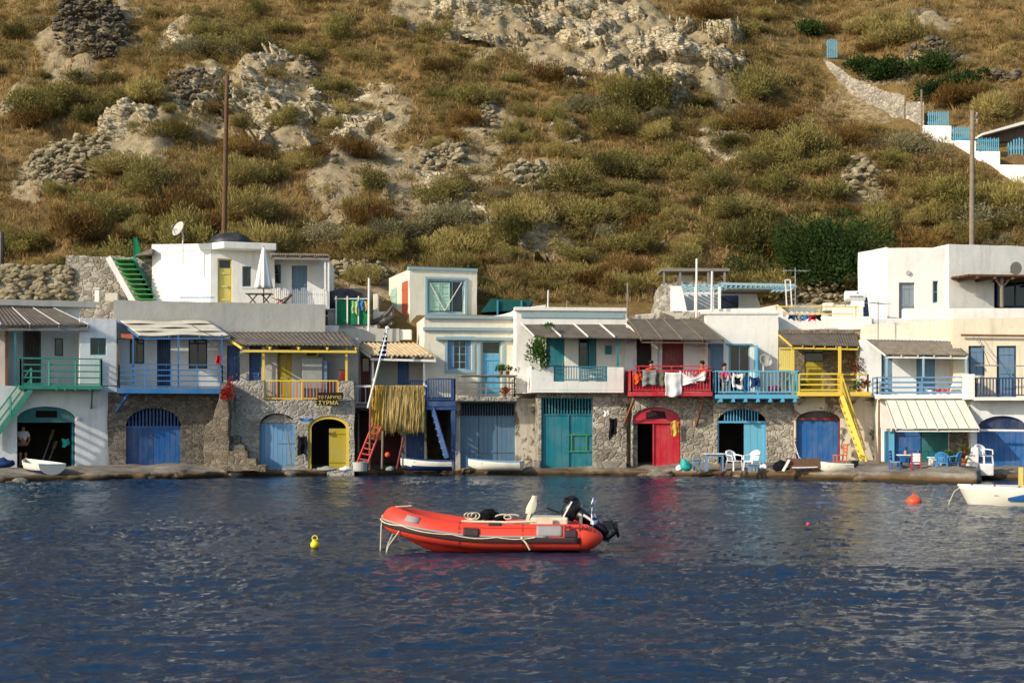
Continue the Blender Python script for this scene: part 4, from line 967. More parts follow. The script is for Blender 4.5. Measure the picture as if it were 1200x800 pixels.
door(h, f, 266, 405, 281, 470, D - .1, 'dblue', 4, label='dark blue door left of the yellow post'); door(h, f, 292, 405, 306, 470, D - .1, 'dblue', 4, label='dark blue door beside the yellow post')
door(h, f, 325, 405, 342, 470, D - .1, 'dyellow', 3, frame='dyellow', transom=.14, label='olive yellow door under the dark roof')
slab(h, f, f.S(276), f.S(415), -1.28, -.25, f.Z(474, 0), f.Z(470, 0), 'concrete')
bk, fr = ((262, 389), (405, 389), -1.2), ((284, 404), (418, 405), .3); sheet(h, f, bk, fr, 'roof_dark', 'porch_roof', .02, .2, sag=.03); beams(h, f, bk, fr, 'yellow', 5, drop=.15)
for px in (309, 406): post(h, f, px, 407, 447, -.1, 'yellow', .05, label=None)
z0, z1 = f.Z(469, 0, -.1), f.Z(446, 0, -.1); railing(h, f, [(f.S(311), -.1), (f.S(396), -.1)], z0, z1, 'yellow', 'v', 4, 1.5, .035, .025, .135, mats=('orange', 'concrete'), label='yellow railing with orange and grey balusters')
# ================================================================== 5 small house with tiled porch
f = Face(465, 62.0, 4); h = root('tiled_house', 'small house with pale tiled porch, white railing and red ground floor recess', f)
block(h, f, 'old_plaster', (414, 474, 500, 560), -.6, 4, [hole_rect(f, 419, 481, 470, QB, -.6), hole_rect(f, 476, 500, 497, QB, -.6)], roofz=.02, roofmat='concrete', jit=.03, label='worn ground storey with dark red recess')
mb = MB(f); a, b, z0, z1 = f.R(420, 482, 469, QB, -.6); mb.box(a, b, -2.7, -2.6, z0, z1); mb.build('inner_wall', 'dred', h, 'dark red back wall of the recess')
door(h, f, 476, 500, 497, QB, -.7, 'dblue', 3, label='dark blue plank door beside the boat')
D = -1.4
block(h, f, 'grey_plaster', (412, 412, 502, 473.6), D, 3, [hole_rect(f, 423, 418, 434, 473, D), hole_rect(f, 466, 416, 479, 473, D)], roofz=.02)
door(h, f, 423, 418, 434, 473, D - .1, 'dred', 3, transom=.3, frame='dred', label='dark red door behind the white railing'); door(h, f, 466, 416, 479, 473, D - .1, 'blue', 3, label='bright blue door under the tiled porch')
bk, fr = ((415, 402), (488, 402), D + .02), ((434, 416), (511, 418), .55); sheet(h, f, bk, fr, 'tile', 'porch_roof', .045, .2, .03); beams(h, f, bk, fr, 'white_wood', 4)
for px in (437, 497): post(h, f, px, 419, 475, .3, 'white_wood', .045)
slab(h, f, f.S(416, .4), f.S(498, .4), -.58, .42, f.Z(478, 0, .4), f.Z(474, 0, .4), 'concrete', 'balcony')
railing(h, f, [(f.S(417, .35), .35), (f.S(440, .35), .35)], f.Z(474, 0, .35), f.Z(452, 0, .35), 'white_wood', 'v', 4, 1.0, .035, .028, .16, mats='dred')
mb = MB(f); mb.bar(f.P(416, 453, .42), f.P(501, 452, .42), .06, .06); mb.build('net_pole', 'white_wood', h)
railing(h, f, [(f.S(480, -.6), -.6), (f.S(500, -.6), -.6)], f.Z(473, 0, -.6), f.Z(446, 0, -.6), 'blue', 'v', 4, 1, .03, .03, .09)

# ================================================================== 6 cream house with light blue trim
f = Face(552, 62.2, 9); h = root('cream_house', 'cream house with light blue shutters, pale blue door and grey blue garage', f)
block(h, f, 'old_plaster', (534, 466, 634, 560), 0, 4.2, [hole_rect(f, 539.5, 471, 604, QB)], roofz=.02, roofmat='concrete', jit=.03, label='patched plaster ground storey')
a, b, z0, z1 = f.R(539.5, 471, 604, QB, -.12); zm = f.Z(487, 0, -.1)
for k, (u0, u1, lb) in enumerate(((0, .333, 'left leaf of the grey blue garage door'), (.333, .667, 'middle leaf of the grey blue garage door'), (.667, 1, 'right leaf of the grey blue garage door'))):
    mb = planks(f, a + (b - a) * u0 + .01, a + (b - a) * u1 - .01, z0, zm - .05, -.12, .05, 4); mb.box(a + (b - a) * u0 + .02, a + (b - a) * u1 - .02, -.114, -.09, z0 + .7, z0 + .78); mb.build('door', 'greyblue', h, lb)
mb = planks(f, a, b, zm, z1 - .04, -.12, .04, 21, gap=.09); mb.box(a, b, -.16, -.08, zm - .048, zm - .002); mb.box(a, b, -.16, -.08, z1 - .038, z1); mb.build('grille', 'greyblue', h, 'bars over the garage door')
D = -.9
block(h, f, 'cream', (497, 372, 636, 465.6), D, 4.5, [hole_rect(f, 525, 397, 552, 433, D), hole_rect(f, 564, 399, 587, 464, D)], roofz=.1, label='cream upper storey')
window(h, f, 525, 397, 552, 433, D - .1, 'sky', 2, 4, .05, sill='sky'); shutter(h, f, 525.5, 398, 532, 432, D - .06, 'sblue'); shutter(h, f, 545, 398, 551.5, 432, D - .06, 'sblue')
mb = MB(f); a, b, z0, z1 = f.R(521, 394, 556, 437, D)
for q in ((a, a + .11, z0, z1), (b - .11, b, z0, z1), (a + .112, b - .112, z1 - .1, z1), (a + .112, b - .112, z0, z0 + .1)): mb.box(q[0], q[1], D + .003, D + .06, q[2], q[3])
mb.build('window_frame', 'sky', h)
door(h, f, 564, 399, 587, 464, D - .1, 'lblue', 3, frame='sky', transom=.22, label='pale turquoise door with barred transom')
mb = MB(f); a, b, z0, z1 = f.R(560, 397, 591, 464, D)
for q in ((a, a + .1), (b - .1, b)): mb.box(q[0], q[1], D + .003, D + .05, z0, z1)
mb.build('door_frame', 'sky', h)
ledge(h, f, 511, 395, 601, 398.5, D, .16, 'trim'); ledge(h, f, 496, 383.5, 602, 387.5, D, .12, 'trim'); ledge(h, f, 498, 370, 602, 373.5, D, .14, 'trim')
mb = MB(f); pts = [(560, 374), (640, 374), (640, 357), (618, 360), (590, 368)]; mb.prism([(p[0], p[2]) for p in (f.P(x, y, D - .3) for x, y in pts)], D - 3.5, D - .3); mb.build('parapet', 'white', h, bevel=.03)
slab(h, f, f.S(534, .75), f.S(606, .75), -.88, .8, f.Z(470, 0, .75), f.Z(465, 0, .75), 'stone_grey', 'balcony', .03)
railing(h, f, [(f.S(536, .7), .7), (f.S(603, .7), .7), (f.S(603, .7), -.8)], f.Z(464.5, 0, .7), f.Z(441, 0, .7), 'grey_wood', 'h', 3, 1.3, .035, .025, label='weathered grey wooden railing')
mb = MB(f); mb.box(f.S(540, .9), f.S(606, .9), .5, .95, f.Z(440.5, 0, .9), f.Z(439, 0, .9)); mb.build('shelf', 'grey_wood', h)
# blue landing and ladder stair
b0_ = slab(h, f, f.S(500, .6), f.S(534, .6), -.6, .7, f.Z(476, 0, .6), f.Z(470, 0, .6), 'dblue', 'landing', label='deep blue landing with railing and ladder stair')
railing(b0_, f, [(f.S(501, .65), .65), (f.S(533, .65), .65), (f.S(533, .65), -.5)], f.Z(470, 0, .65), f.Z(444, 0, .65), 'dblue', 'v', 4, 1.2, .035, .026, .1)
post(b0_, f, 531, 476, QB, .55, 'dblue', .09); mb = MB(f); mb.bar(f.P(500, 478, .62), f.P(534, 478, .62), .1, .14); mb.build('beam', 'dblue', b0_)
stairs(b0_, f, f.P(505, 476, .1), f.P(523, 536, .75), .5, 'dblue', 8, name='ladder_stair', rail=False, tread_mat='sblue')
# upper back house
f2 = Face(480, 66.5, 17); h2 = root('rooftop_house', 'small cream rooftop house with large blue framed window and red side door', f2, group=None)
block(h2, f2, 'cream', (480, 316, 559, 380), 0, 4.6, [hole_rect(f2, 501, 328, 544, 367)], roofz=.05)
window(h2, f2, 501, 328, 544, 367, -.1, 'sky', 3, 1, .08, label='large window with pale blue frame'); mb = MB(f2); a, b, z0, z1 = f2.R(498, 325, 547, 370, 0)
for q in ((a, a + .1, z0, z1), (b - .1, b, z0, z1), (a + .102, b - .102, z1 - .1, z1), (a + .102, b - .102, z0, z0 + .1)): mb.box(q[0], q[1], .003, .07, q[2], q[3])
mb.build('window_frame', 'sky', h2); mb = MB(f2); mb.bar(f2.P(504, 332, .03), f2.P(521, 364, .03), .05, .03); mb.bar(f2.P(541, 331, .035), f2.P(521, 364, .035), .05, .03); mb.build('brace', 'white_wood', h2)
shutter(h2, f2, 503, 331, 515, 364, -.06, 'mint', slats=4); shutter(h2, f2, 516, 331, 527, 364, -.06, 'mint', slats=4); ledge(h2, f2, 479, 313.5, 560, 317, 0, .08, 'trim', back=.3)
def side_door(root_, f, d0, d1, z0, z1, mat, label, nm='door'):
    """on the left-hand side wall of a block whose left corner is s = a"""
    a = f.S(480, 0); mb = MB(f); n = 3
    for i in range(n): mb.box(a - .04, a + .01, d0 + (d1 - d0) * i / n + .006, d0 + (d1 - d0) * (i + 1) / n - .006, z0, z1)
    mb.box(a - .055, a - .042, d0, d1, z0 + .3, z0 + .4); mb.box(a - .055, a - .042, d0, d1, z1 - .4, z1 - .3); return mb.build(nm, mat, root_, label)
zt, zb = f2.Z(328, 0), f2.Z(378, 0)
side_door(h2, f2, -1.45, -.35, zb, zt, 'brick', 'brick red door on the sunny side wall'); side_door(h2, f2, -3.9, -2.7, f2.Z(358, 0), f2.Z(331, 0), 'mint', 'pale green shuttered window on the sunny side wall', 'shutter')

# ================================================================== 7 white house with the teal balcony
f = Face(668, 61.4, 6); h = root('white_house', 'white house with teal balcony railing and teal garage door', f)
block(h, f, 'stone_pale', (631, 455, 741, 560), -.02, 4, [hole_rect(f, 634.5, 466, 695, QB)], roofz=.02, roofmat='concrete', jit=.03, label='rough stone ground storey')
a, b, z0, z1 = f.R(634.5, 466, 695, QB, -.14); zm = f.Z(485, 0, -.1); m = a + (b - a) * .52
o1 = planks(f, a + .01, m - .01, z0, zm - .05, -.14, .05, 4).build('door', 'teal', h, 'left teal garage leaf'); o2 = planks(f, m + .01, b - .01, z0, zm - .05, -.14, .05, 4); o2.bar((m, -.11, z0), (m, -.11, zm), .05, .04)
o2 = o2.build('door', 'teal', h, 'right teal garage leaf with green window outline')
mb = MB(f); x0, x1, y0, y1 = f.R(669, 510, 688, 528, -.14)
for q in ((x0 - .2, x1 + .12, y1, y1 + .05), (x0 - .2, x1 + .12, y0 - .05, y0), (x0, x0 + .05, y0, y1), (x1 - .05, x1, y0, y1)): mb.box(q[0], q[1], -.135, -.09, q[2], q[3])
mb.build('hatch_frame', 'lime', o2)
mb = planks(f, a, b, zm, z1 - .04, -.14, .04, 17, gap=.08); mb.box(a, b, -.18, -.1, zm - .048, zm - .002); mb.box(a, b, -.18, -.1, z1 - .038, z1); mb.build('grille', 'teal', h)
D = -.95
block(h, f, 'white', (605, 361, 735, 461), D, 4.5, [hole_rect(f, 640, 394, 662, 459, D), hole_rect(f, 678, 396, 699, 432, D)], roofz=.1, label='white upper storey')
door(h, f, 640, 394, 662, 459, D - .1, 'teal', 4, label='teal door beside the vine'); window(h, f, 678, 396, 699, 432, D - .08, 'teal', 2, 3, .06); shutter(h, f, 690, 397, 698, 431, D - .04, 'teal')
ledge(h, f, 611, 367.5, 731, 372.5, D, .05, 'trim', label='teal painted band under the roof edge'); ledge(h, f, 603, 360, 736, 364, D, .12, 'white', back=.3)
mb = MB(f); a, b, z0, z1 = f.R(709, 405, 716, 415, D); mb.box(a, b, D + .003, D + .16, z0, z1); mb.build('meter_box', 'teal', h, bevel=.01)
# balcony tub
a, b, z0, z1 = f.R(622, 430, 731, 460, .5); ra, rb = f.S(649, .5), f.S(712, .5); zr = f.Z(447, 0, .5)
mb = MB(f); mb.prism([(a, z0 + .1), (b, z0 + .1), (b, z1), (rb, z1), (rb, zr), (ra, zr), (ra, z1), (a, z1)], .38, .52); mb.box(a, a + .14, D + .01, .378, z0 + .1, z1); mb.box(b - .14, b, D + .01, .378, z0 + .1, z1); mb.box(a, b, D + .01, .52, z0, z0 + .096)
bal = mb.build('balcony', 'white', h, 'white balcony tub', bevel=.015)
railing(bal, f, [(ra + .03, .45), (rb - .03, .45)], zr, z1 + .02, 'teal', 'v', 4, 1.2, .03, .024, .11); mb = MB(f)
for u0, u1 in ((ra + .05, ra + .5), (rb - 1.0, rb - .06)):
    for zz in (zr + .08, zr + .26, zr + .44): mb.bar((u0, .47, zz), (u1, .47, zz + .12), .03, .03); mb.bar((u0, .47, zz + .12), (u1, .47, zz), .03, .03)
mb.build('lattice', 'teal', bal)
bk, fr = ((611, 380.5), (733, 380.5), D + .02), ((626, 395.5), (752, 396.5), .75); sheet(h, f, bk, fr, 'roof_dark', 'porch_roof', .012, .09, .03, sag=.03); beams(h, f, bk, fr, 'white_wood', 5, .05, .06, -.06, front_beam=False)
for px in (634, 724): post(h, f, px, 398, 432, .45, 'teal', .04)
mb = MB(f)
for i in range(4): a = f.S(623 + i * 3.2, .2); mb.bar((a, .2, f.Z(430, 0, .2)), (a, .2, f.Z(394, 0, .2)), .02, .02)
for i in range(6): z = f.Z(428 - i * 6, 0, .2); mb.bar((f.S(623, .2), .2, z), (f.S(633, .2), .2, z), .02, .02)
mb.build('trellis', 'white_wood', h)
mb = MB(f); mb.box(f.S(634, .6) - .3, f.S(641, .6) - .26, .03, .5, .2, f.Z(539, 0, .5)); mb.build('step', 'stone_block', h, 'squared stone block by the patched plaster', bevel=.03); mb = MB(f); mb.box(f.S(697, .5), f.S(733, .5), .02, .75, .2, f.Z(541, 0, .6)); mb.build('step', 'stone_block', h, 'squared stone block step', bevel=.03)

# ================================================================== 8 house with the red balcony
f = Face(785, 61.2, 2); h = root('stone_house', 'stone house with red balcony, red arched door and brown sheet roof', f)
A = Arch(f, 740, 477, 798, QB, 494)
block(h, f, 'stone_pale', (741.5, 460, 836, 560), 0, 4, [A.pts()], roofz=.02, roofmat='concrete', jit=.03, label='brown rubble stone ground storey')
zl = f.Z(493, 0, -.1); mb = MB(f); xs_ = [A.a + (A.b - A.a) * i / 16 for i in range(17)]; mb.prism([(A.a, zl), (A.b, zl)] + [(x, max(zl + .01, A.top(x) - .02)) for x in reversed(xs_)], -.15, -.08); mb.box(A.a, A.b, -.16, -.03, zl - .11, zl - .004); tp = mb.build('transom_board', 'red', h, 'red arched board over the door')
mb = MB(f); mb.prism([(p[0], p[2]) for p in (f.P(x, y, -.08) for x, y in ((757, 490.5), (781, 490.5), (779, 482), (764, 480.5), (757, 483)))], -.079, -.074); mb.build('painted_patch', simple('worn_paint', C('#3a2328'), .8, .2, .4, 8), tp)
text(tp, 'x', 'Τιλ', .34, f.W(*f.P(757.5, 489.5, -.068)), 'black', yaw=R(2))
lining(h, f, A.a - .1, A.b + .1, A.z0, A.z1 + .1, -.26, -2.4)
arch_leaf(h, A, f, -.12, .46, .985, 'red', 4, zhi=zl - .13, label='bright red door leaf'); mb = MB(f); a_ = A.a + (A.b - A.a) * .46; mb.box(a_ - .05, a_, -.16, -.06, A.z0, zl - .12); mb.build('door_post', 'red', h)
D = -1.1
block(h, f, 'cool_white', (733.5, 381, 833, 459.6), D, 3.6, [hole_rect(f, 746, 396, 764, 459, D), hole_rect(f, 776, 396, 801, 459, D)], roofz=.02)
door(h, f, 776, 396, 801, 459, D - .08, 'dred', 6, label='dark red double door'); mb = MB(f); mb.bar(f.P(770, 395, D + .03), f.P(770, 459, D + .03), .08, .06); mb.build('pilaster', 'cool_white', h)
bk, fr = ((736, 374), (818, 374), D), ((752, 397.5), (848, 398.5), .6); sheet(h, f, bk, fr, 'roof_dark', 'porch_roof', .014, .12, .03); beams(h, f, bk, fr, 'brown', 5, .05, .06, .06, front_beam=True)
beams(h, f, bk, fr, 'wood', 5, .05, .03, -.04, name='batten', front_beam=False); post(h, f, 831, 400, 432, .3, 'dbrown', .04)
mb = MB(f); mb.prism([(p[0], p[2]) for p in (f.P(x, y, D - .3) for x, y in ((735, 376), (829, 376), (829, 366), (790, 364), (735, 371)))], D - 3, D - .3); mb.build('parapet', 'old_plaster', h, bevel=.03)
a, b, z0, z1 = f.R(739, 459, 835, 464, .95); bal = slab(h, f, a, b, D + .01, 1.0, z0, z1, 'red', 'balcony', label='red timber balcony')
zt = f.Z(434, 0, .95); railing(bal, f, [(a + .04, D + .1), (a + .04, .95), (b - .04, .95), (b - .04, D + .1)], z1, zt, 'red', 'v', 4, 1.2, .035, .028, .13)
mb = MB(f); mb.box(a + .1, b - .1, .88, .915, z1 + .01, f.Z(449, 0, .95)); mb.build('kick_board', 'red', bal)
mb = MB(f); zz = f.Z(429, 0, .95); mb.bar((a + .2, .95, zz), (b - .1, .95, zz), .04, .05)
for u in (.1, .5, .9): mb.bar((a + (b - a) * u, .95, zt), (a + (b - a) * u, .95, zz), .04, .04)
mb.build('top_rail', 'red', bal)
for p, q in (((744, 465), (732, 496)), ((826, 465), (815, 500))): mb = MB(f); mb.bar(f.P(*p, .7), f.P(*q, .04), .09, .09); mb.build('brace', 'rust', bal)

# ================================================================== 9 white house with the light blue balcony
f = Face(868, 61.0, 0); h = root('white_house', 'tall white house with light blue balcony above a stone boat garage', f)
A = Arch(f, 841, 479, 898, QB, 494)
block(h, f, 'stone_pale', (836.5, 459, 930, 560), 0, 4, [A.pts()], roofz=.02, roofmat='concrete', jit=.03, label='ground storey of squared brown stone')
zl = f.Z(493, 0, -.1); mb = MB(f); mb.box(A.a, A.b, -.18, -.03, zl - .09, zl); a_ = .09; mb.box(A.b - a_, A.b - .002, -.18, -.03, A.z0, zl - .092); mb.box(A.a + .002, A.a + .06, -.18, -.05, A.z0, zl - .092); mb.build('door_frame', 'lblue', h)
arch_leaf(h, A, f, -.08, .12, .86, 'lblue', 12, zlo=zl + .003, gap=.085, name='grille', label='light blue bars in the arch')
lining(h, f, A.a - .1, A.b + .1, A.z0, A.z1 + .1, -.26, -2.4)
arch_leaf(h, A, f, -.12, .55, .96, 'aqua', 3, zhi=zl - .1, label='light blue door leaf'); 
D = -.9
block(h, f, 'white', [(828, 459.6), (912, 459.6), (912, 364), (820 + 8, 368)], D, 4, [hole_rect(f, 854, 404, 879, 459, D), hole_rect(f, 829.5, 402, 848, 459, D)], label='smooth white upper storey')
door(h, f, 829.5, 402, 848, 459, D - .12, 'greyblue', 3, label='grey blue door in the shade by the red balcony'); window(h, f, 854, 404, 879, 459, D - .1, 'sky', 2, 1, .07, label='glazed balcony door with pale blue frame')
ledge(h, f, 852, 402, 881, 404, D, .1, 'sky'); mb = MB(f); s = f.S(884, D); mb.box(s, s + .05, D + .02, D + .62, f.Z(459, 0, D), f.Z(405, 0, D)); mb.build('shutter', 'lblue', h, 'light blue shutter folded open')
a, b, z0, z1 = f.R(839, 462, 937, 467, .95); bal = slab(h, f, a, b, D + .01, 1.0, z0, z1, 'lblue', 'balcony', label='light blue timber balcony')
zt = f.Z(435, 0, .95); railing(bal, f, [(a + .04, D + .1), (a + .04, .95), (b - .04, .95), (b - .04, D + .1)], z1, zt, 'aqua', 'v', 4, 1.6, .035, .026, .15, bot=.1)
mb = MB(f)
for i in range(7): x = a + .2 + (b - a - .4) * i / 6; mb.prism([(x - .07, z0 - .14), (x + .07, z0 - .14), (x + .05, z0 - .003), (x - .05, z0 - .003)], -.0, 1.06)
mb.build('joist', 'lblue', bal)
ledge(h, f, 822, 365, 914, 368, D, .05, 'white', back=.3)

# ================================================================== 10 house with the yellow veranda
f = Face(958, 60.4, -4); h = root('yellow_veranda_house', 'stone house with yellow veranda and steep yellow stairs', f)
A = Arch(f, 933, 481, 985, QB, 493, -.3)
block(h, f, 'old_plaster', (930.5, 459, 1034, 560), -.3, 3.8, [A.pts()], roofz=.02, roofmat='concrete', jit=.03, label='ground storey with whitewashed stones')
arch_leaf(h, A, f, -.5, .01, .5, 'blue', 4, zhi=f.Z(491, 0), label='left leaf of the royal blue arched door'); arch_leaf(h, A, f, -.5, .5, .97, 'blue', 4, zhi=f.Z(491, 0), label='right leaf of the royal blue arched door')
mb = MB(f); mb.box(A.b - .07, A.b - .003, -.5, -.42, A.z0, f.Z(492, 0)); mb.box(A.a + .003, A.b - .08, -.5, -.42, f.Z(492, 0), f.Z(489, 0)); mb.build('door_frame', 'dred', h)
arch_leaf(h, A, f, -.52, .05, .95, 'dbrown', 6, zlo=f.Z(488.8, 0), name='transom_board')
D = -1.4
block(h, f, 'stone_brown', (911, 386, 1012, 458.6), D, 3, [hole_rect(f, 943, 406, 965, 459, D)], roofz=.02)
door(h, f, 943, 424, 966, 459, D - .06, 'dyellow', 3, label='ochre lower half of the veranda door'); mb = MB(f); mb.box(f.S(944, D), f.S(965, D), D - .1, D - .09, f.Z(423, 0, D), f.Z(407, 0, D)); mb.build('pane', 'pane', h)
bk, fr = ((913, 391), (1003, 391), D + .02), ((928, 404), (1006, 405.5), .35); sheet(h, f, bk, fr, 'roof_dark', 'porch_roof', .015, .12, .03); beams(h, f, bk, fr, 'yellow', 7, .05, .07, .06); 
mb = planks(f, f.S(913, -.4), f.S(928, -.4), f.Z(433, 0), f.Z(408, 0), -.4, .03, 6); mb.bar(f.P(913, 408, -.37), f.P(929, 408, -.37), .06, .06); mb.bar(f.P(913, 433, -.37), f.P(929, 433, -.37), .06, .06); mb.build('shutter', 'cream_yellow', h, 'pale yellow slatted screen')
a, b, z0, z1 = f.R(935, 459, 1021, 464, .75); bal = slab(h, f, a, b, D + .01, .8, z0, z1, 'yellow', 'balcony', label='yellow timber balcony')
zt = f.Z(438, 0, .75); railing(bal, f, [(a + .05, .75), (f.S(985, .75), .75)], z1, zt, 'yellow', 'h', 3, 1.9, .04, .026); railing(bal, f, [(f.S(985, .75), .2), (b - .05, .2), (b - .05, -1)], z1, zt, 'yellow', 'h', 3, 1.5, .04, .026)
for px in (929, 984): post(h, f, px, 406, 462, .2 if px < 950 else .5, 'yellow', .06)
stairs(h, f, f.P(984, 464, .25), f.P(1013, 546, .95), .6, 'yellow', 11, rail=True, outer_only=False, railh=.85, label='steep yellow timber stairs')
mb = MB(f); mb.box(f.S(912, -2.5), f.S(1022, -2.5), -4.6, -2.5, f.Z(392, 0, -2.5), f.Z(371, 0, -2.5)); o = mb.build('parapet', 'white', h, 'white parapet above the veranda', bevel=.03)
for py, px0, px1 in ((359, 908, 1006), (367.5, 917, 1000)): mb = MB(f); mb.bar(f.P(px0, py, -2.7), f.P(px1, py + .6, -2.7), .05, .05); mb.build('yellow_rail', 'yellow', h)
for px in (910, 960, 1003): mb = MB(f); a = f.S(px, -2.75); mb.bar((a, -2.75, f.Z(373, 0, -2.7)), (a, -2.75, f.Z(358, 0, -2.7)), .05, .05); mb.build('rail_post', 'yellow', h)
mb = MB(f); a, b = f.S(978, -3.2), f.S(1012, -3.2); mb.box(a, b, -4, -3.2, f.Z(380, 0, -3.2), f.Z(360, 0, -3.2)); mb.build('parapet_block', 'white', h, bevel=.03)

# ================================================================== 11 house with the slate blue railing and plastic awning
f = Face(1080, 58.6, -7); h = root('white_house', 'whitewashed house with cream sheet awning over tables on the quay', f)
block(h, f, 'white', (1031, 466, 1142, 560), 0, 4, [hole_rect(f, 1048, 503, 1112, QB + 2)], roofz=.02, roofmat='concrete', jit=.03, label='ground storey behind the awning')
door(h, f, 1048, 503, 1079, QB + 2, -.12, 'blue', 4, label='left blue door under the cream awning'); door(h, f, 1080, 503, 1112, QB + 2, -.12, 'dteal', 4, label='right blue green door under the cream awning')
mb = MB(f); a, b, z0, z1 = f.R(1036, 505, 1048, QB + 2, .02); mb.box(a, b, .003, .05, z0, z1); mb.build('painted_jamb', 'lblue', h, 'light blue painted pillar')
mb = MB(f); a, b, z0, z1 = f.R(1112, 505, 1132, QB + 2, .02); mb.box(a, b, .004, .2, z0, z1, .02); mb.build('stone_pillar', 'stone', h)
D = -1.2
block(h, f, 'cool_white', (1008, 397, 1142, 465.6), D, 3, [hole_rect(f, 1033, 414, 1046, 465, D), hole_rect(f, 1074, 414, 1096, 465, D)], roofz=.02)
door(h, f, 1033, 414, 1046, 465, D - .1, 'greyblue', 2, label='grey blue door at the left end of the veranda'); door(h, f, 1074, 414, 1096, 465, D - .1, 'sblue', 4, label='slate blue double door on the veranda')
bk, fr = ((1016, 398), (1116, 400), D + .05), ((1038, 415), (1134, 416), .5); sheet(h, f, bk, fr, 'roof_grey', 'porch_roof', .014, .14, .03); beams(h, f, bk, fr, 'white_wood', 6, .05, .06, .06); beams(h, f, bk, fr, 'wood', 5, .03, .02, -.03, name='batten', front_beam=False)
for px in (1039, 1082, 1132): post(h, f, px, 417, 464, .4, 'sky', .04)
a, b, z0, z1 = f.R(1027, 462, 1135, 467, .5); bal = slab(h, f, a, b, .012, .55, z0, z1, 'white', 'balcony'); zt = f.Z(442, 0, .5); railing(bal, f, [(a + .03, -.9), (a + .03, .5), (b - .03, .5)], z1, zt, 'sblue', 'h', 3, 1.9, .03, .03)
bk, fr = ((1038, 469), (1130, 469), .57), ((1050, 502), (1148, 502), 2.1); sheet(h, f, bk, fr, 'awning_cream', 'awning', 0, .2, .02, label='slanted cream plastic awning'); beams(h, f, bk, fr, 'grey_wood', 9, .018, .02, -.025, name='awning_rib', front_beam=False); beams(h, f, bk, fr, 'white_wood', 3, .04, .05, .05, name='awning_beam')
mb = MB(f); mb.prism([(f.S(1036, .5), f.Z(502, 0, .5)), (f.S(1049, .5), f.Z(502, 0, .5)), (f.S(1040, .5), f.Z(470, 0, .5))], .3, .33); mb.build('awning_side', 'white_wood', h)
post(h, f, 1030, 468, 546, .35, 'rust', .05, square=False); post(h, f, 1031, 501, 546, .9, 'brown', .045, square=False)
# parapet above
mb = MB(f); mb.prism([(p[0], p[2]) for p in (f.P(x, y, -1.9) for x, y in ((1010, 400), (1122, 400), (1122, 374), (1012, 380)))], -4, -1.9); mb.build('parapet', 'cream', h, bevel=.03)
# ================================================================== 12 cream house at the right edge
f = Face(1165, 57.6, -9); h = root('cream_house', 'tan plastered house with navy railing and blue arched garage at the right edge', f)
A = Arch(f, 1145, 487, 1204, QB + 4, 503)
block(h, f, 'cool_white', (1137, 467, 1330, 562), 0, 4, [A.pts()], roofz=.02, roofmat='concrete', label='white ground storey with blue arched garage')
arch_leaf(h, A, f, -.15, 0, .33, 'blue', 3, zhi=f.Z(503, 0), label='left leaf of the blue garage door at the right edge'); arch_leaf(h, A, f, -.15, .33, .66, 'blue', 3, zhi=f.Z(503, 0), label='middle leaf of the blue garage door at the right edge'); arch_leaf(h, A, f, -.15, .66, 1, 'blue', 3, zhi=f.Z(503, 0), label='right leaf of the blue garage door at the right edge'); arch_leaf(h, A, f, -.17, .02, .98, 'navy', 6, zlo=f.Z(502.5, 0), name='transom_board')
D = -.9
block(h, f, 'tan', (1117, 372, 1330, 466.6), D, 3.4, [hole_rect(f, 1135, 405, 1154, 440, D), hole_rect(f, 1168, 405, 1191, 466, D)], roofz=.1, label='tan upper storey')
door(h, f, 1135, 405, 1154, 440, D - .1, 'greyblue', 2, frame='navy', label='grey blue shuttered window', name='shutter', handle=False); door(h, f, 1168, 405, 1191, 466, D - .1, 'greyblue', 3, frame='navy', label='grey blue door on the navy balcony')
a, b, z0, z1 = f.R(1142, 465, 1320, 469, .7); bal = slab(h, f, a, b, D + .01, .75, z0, z1, 'white', 'balcony'); zt = f.Z(443, 0, .7); railing(bal, f, [(a + .05, D + .4), (a + .05, .7), (b, .7)], z1, zt, 'navy', 'v', 4, 1.6, .03, .025, .12)
mb = MB(f); mb.box(f.S(1131, .6), f.S(1143, .6), -.5, .6, f.Z(468, 0, .6), f.Z(438, 0, .6)); mb.build('pier', 'white', h, bevel=.03)
mb = MB(f); mb.tube([f.P(1126, 392.5, D + .2), f.P(1215, 393.5, D + .2)], .045, 8); mb.build('pipe', 'rust', h); mb = MB(f); mb.tube([f.P(1147, 504, .6), f.P(1240, 505, .6)], .05, 8); mb.build('awning_pole', 'white_wood', h)
mb = MB(f); mb.bar(f.P(1143, 428, .2), f.P(1240, 429, .2), .04, .04); mb.bar(f.P(1139, 392, D + .2), f.P(1170, 428, .2), .015, .015); mb.bar(f.P(1146, 392, D + .2), f.P(1160, 428, .2), .02, .02); mb.build('clothes_bar', 'grey_wood', h)
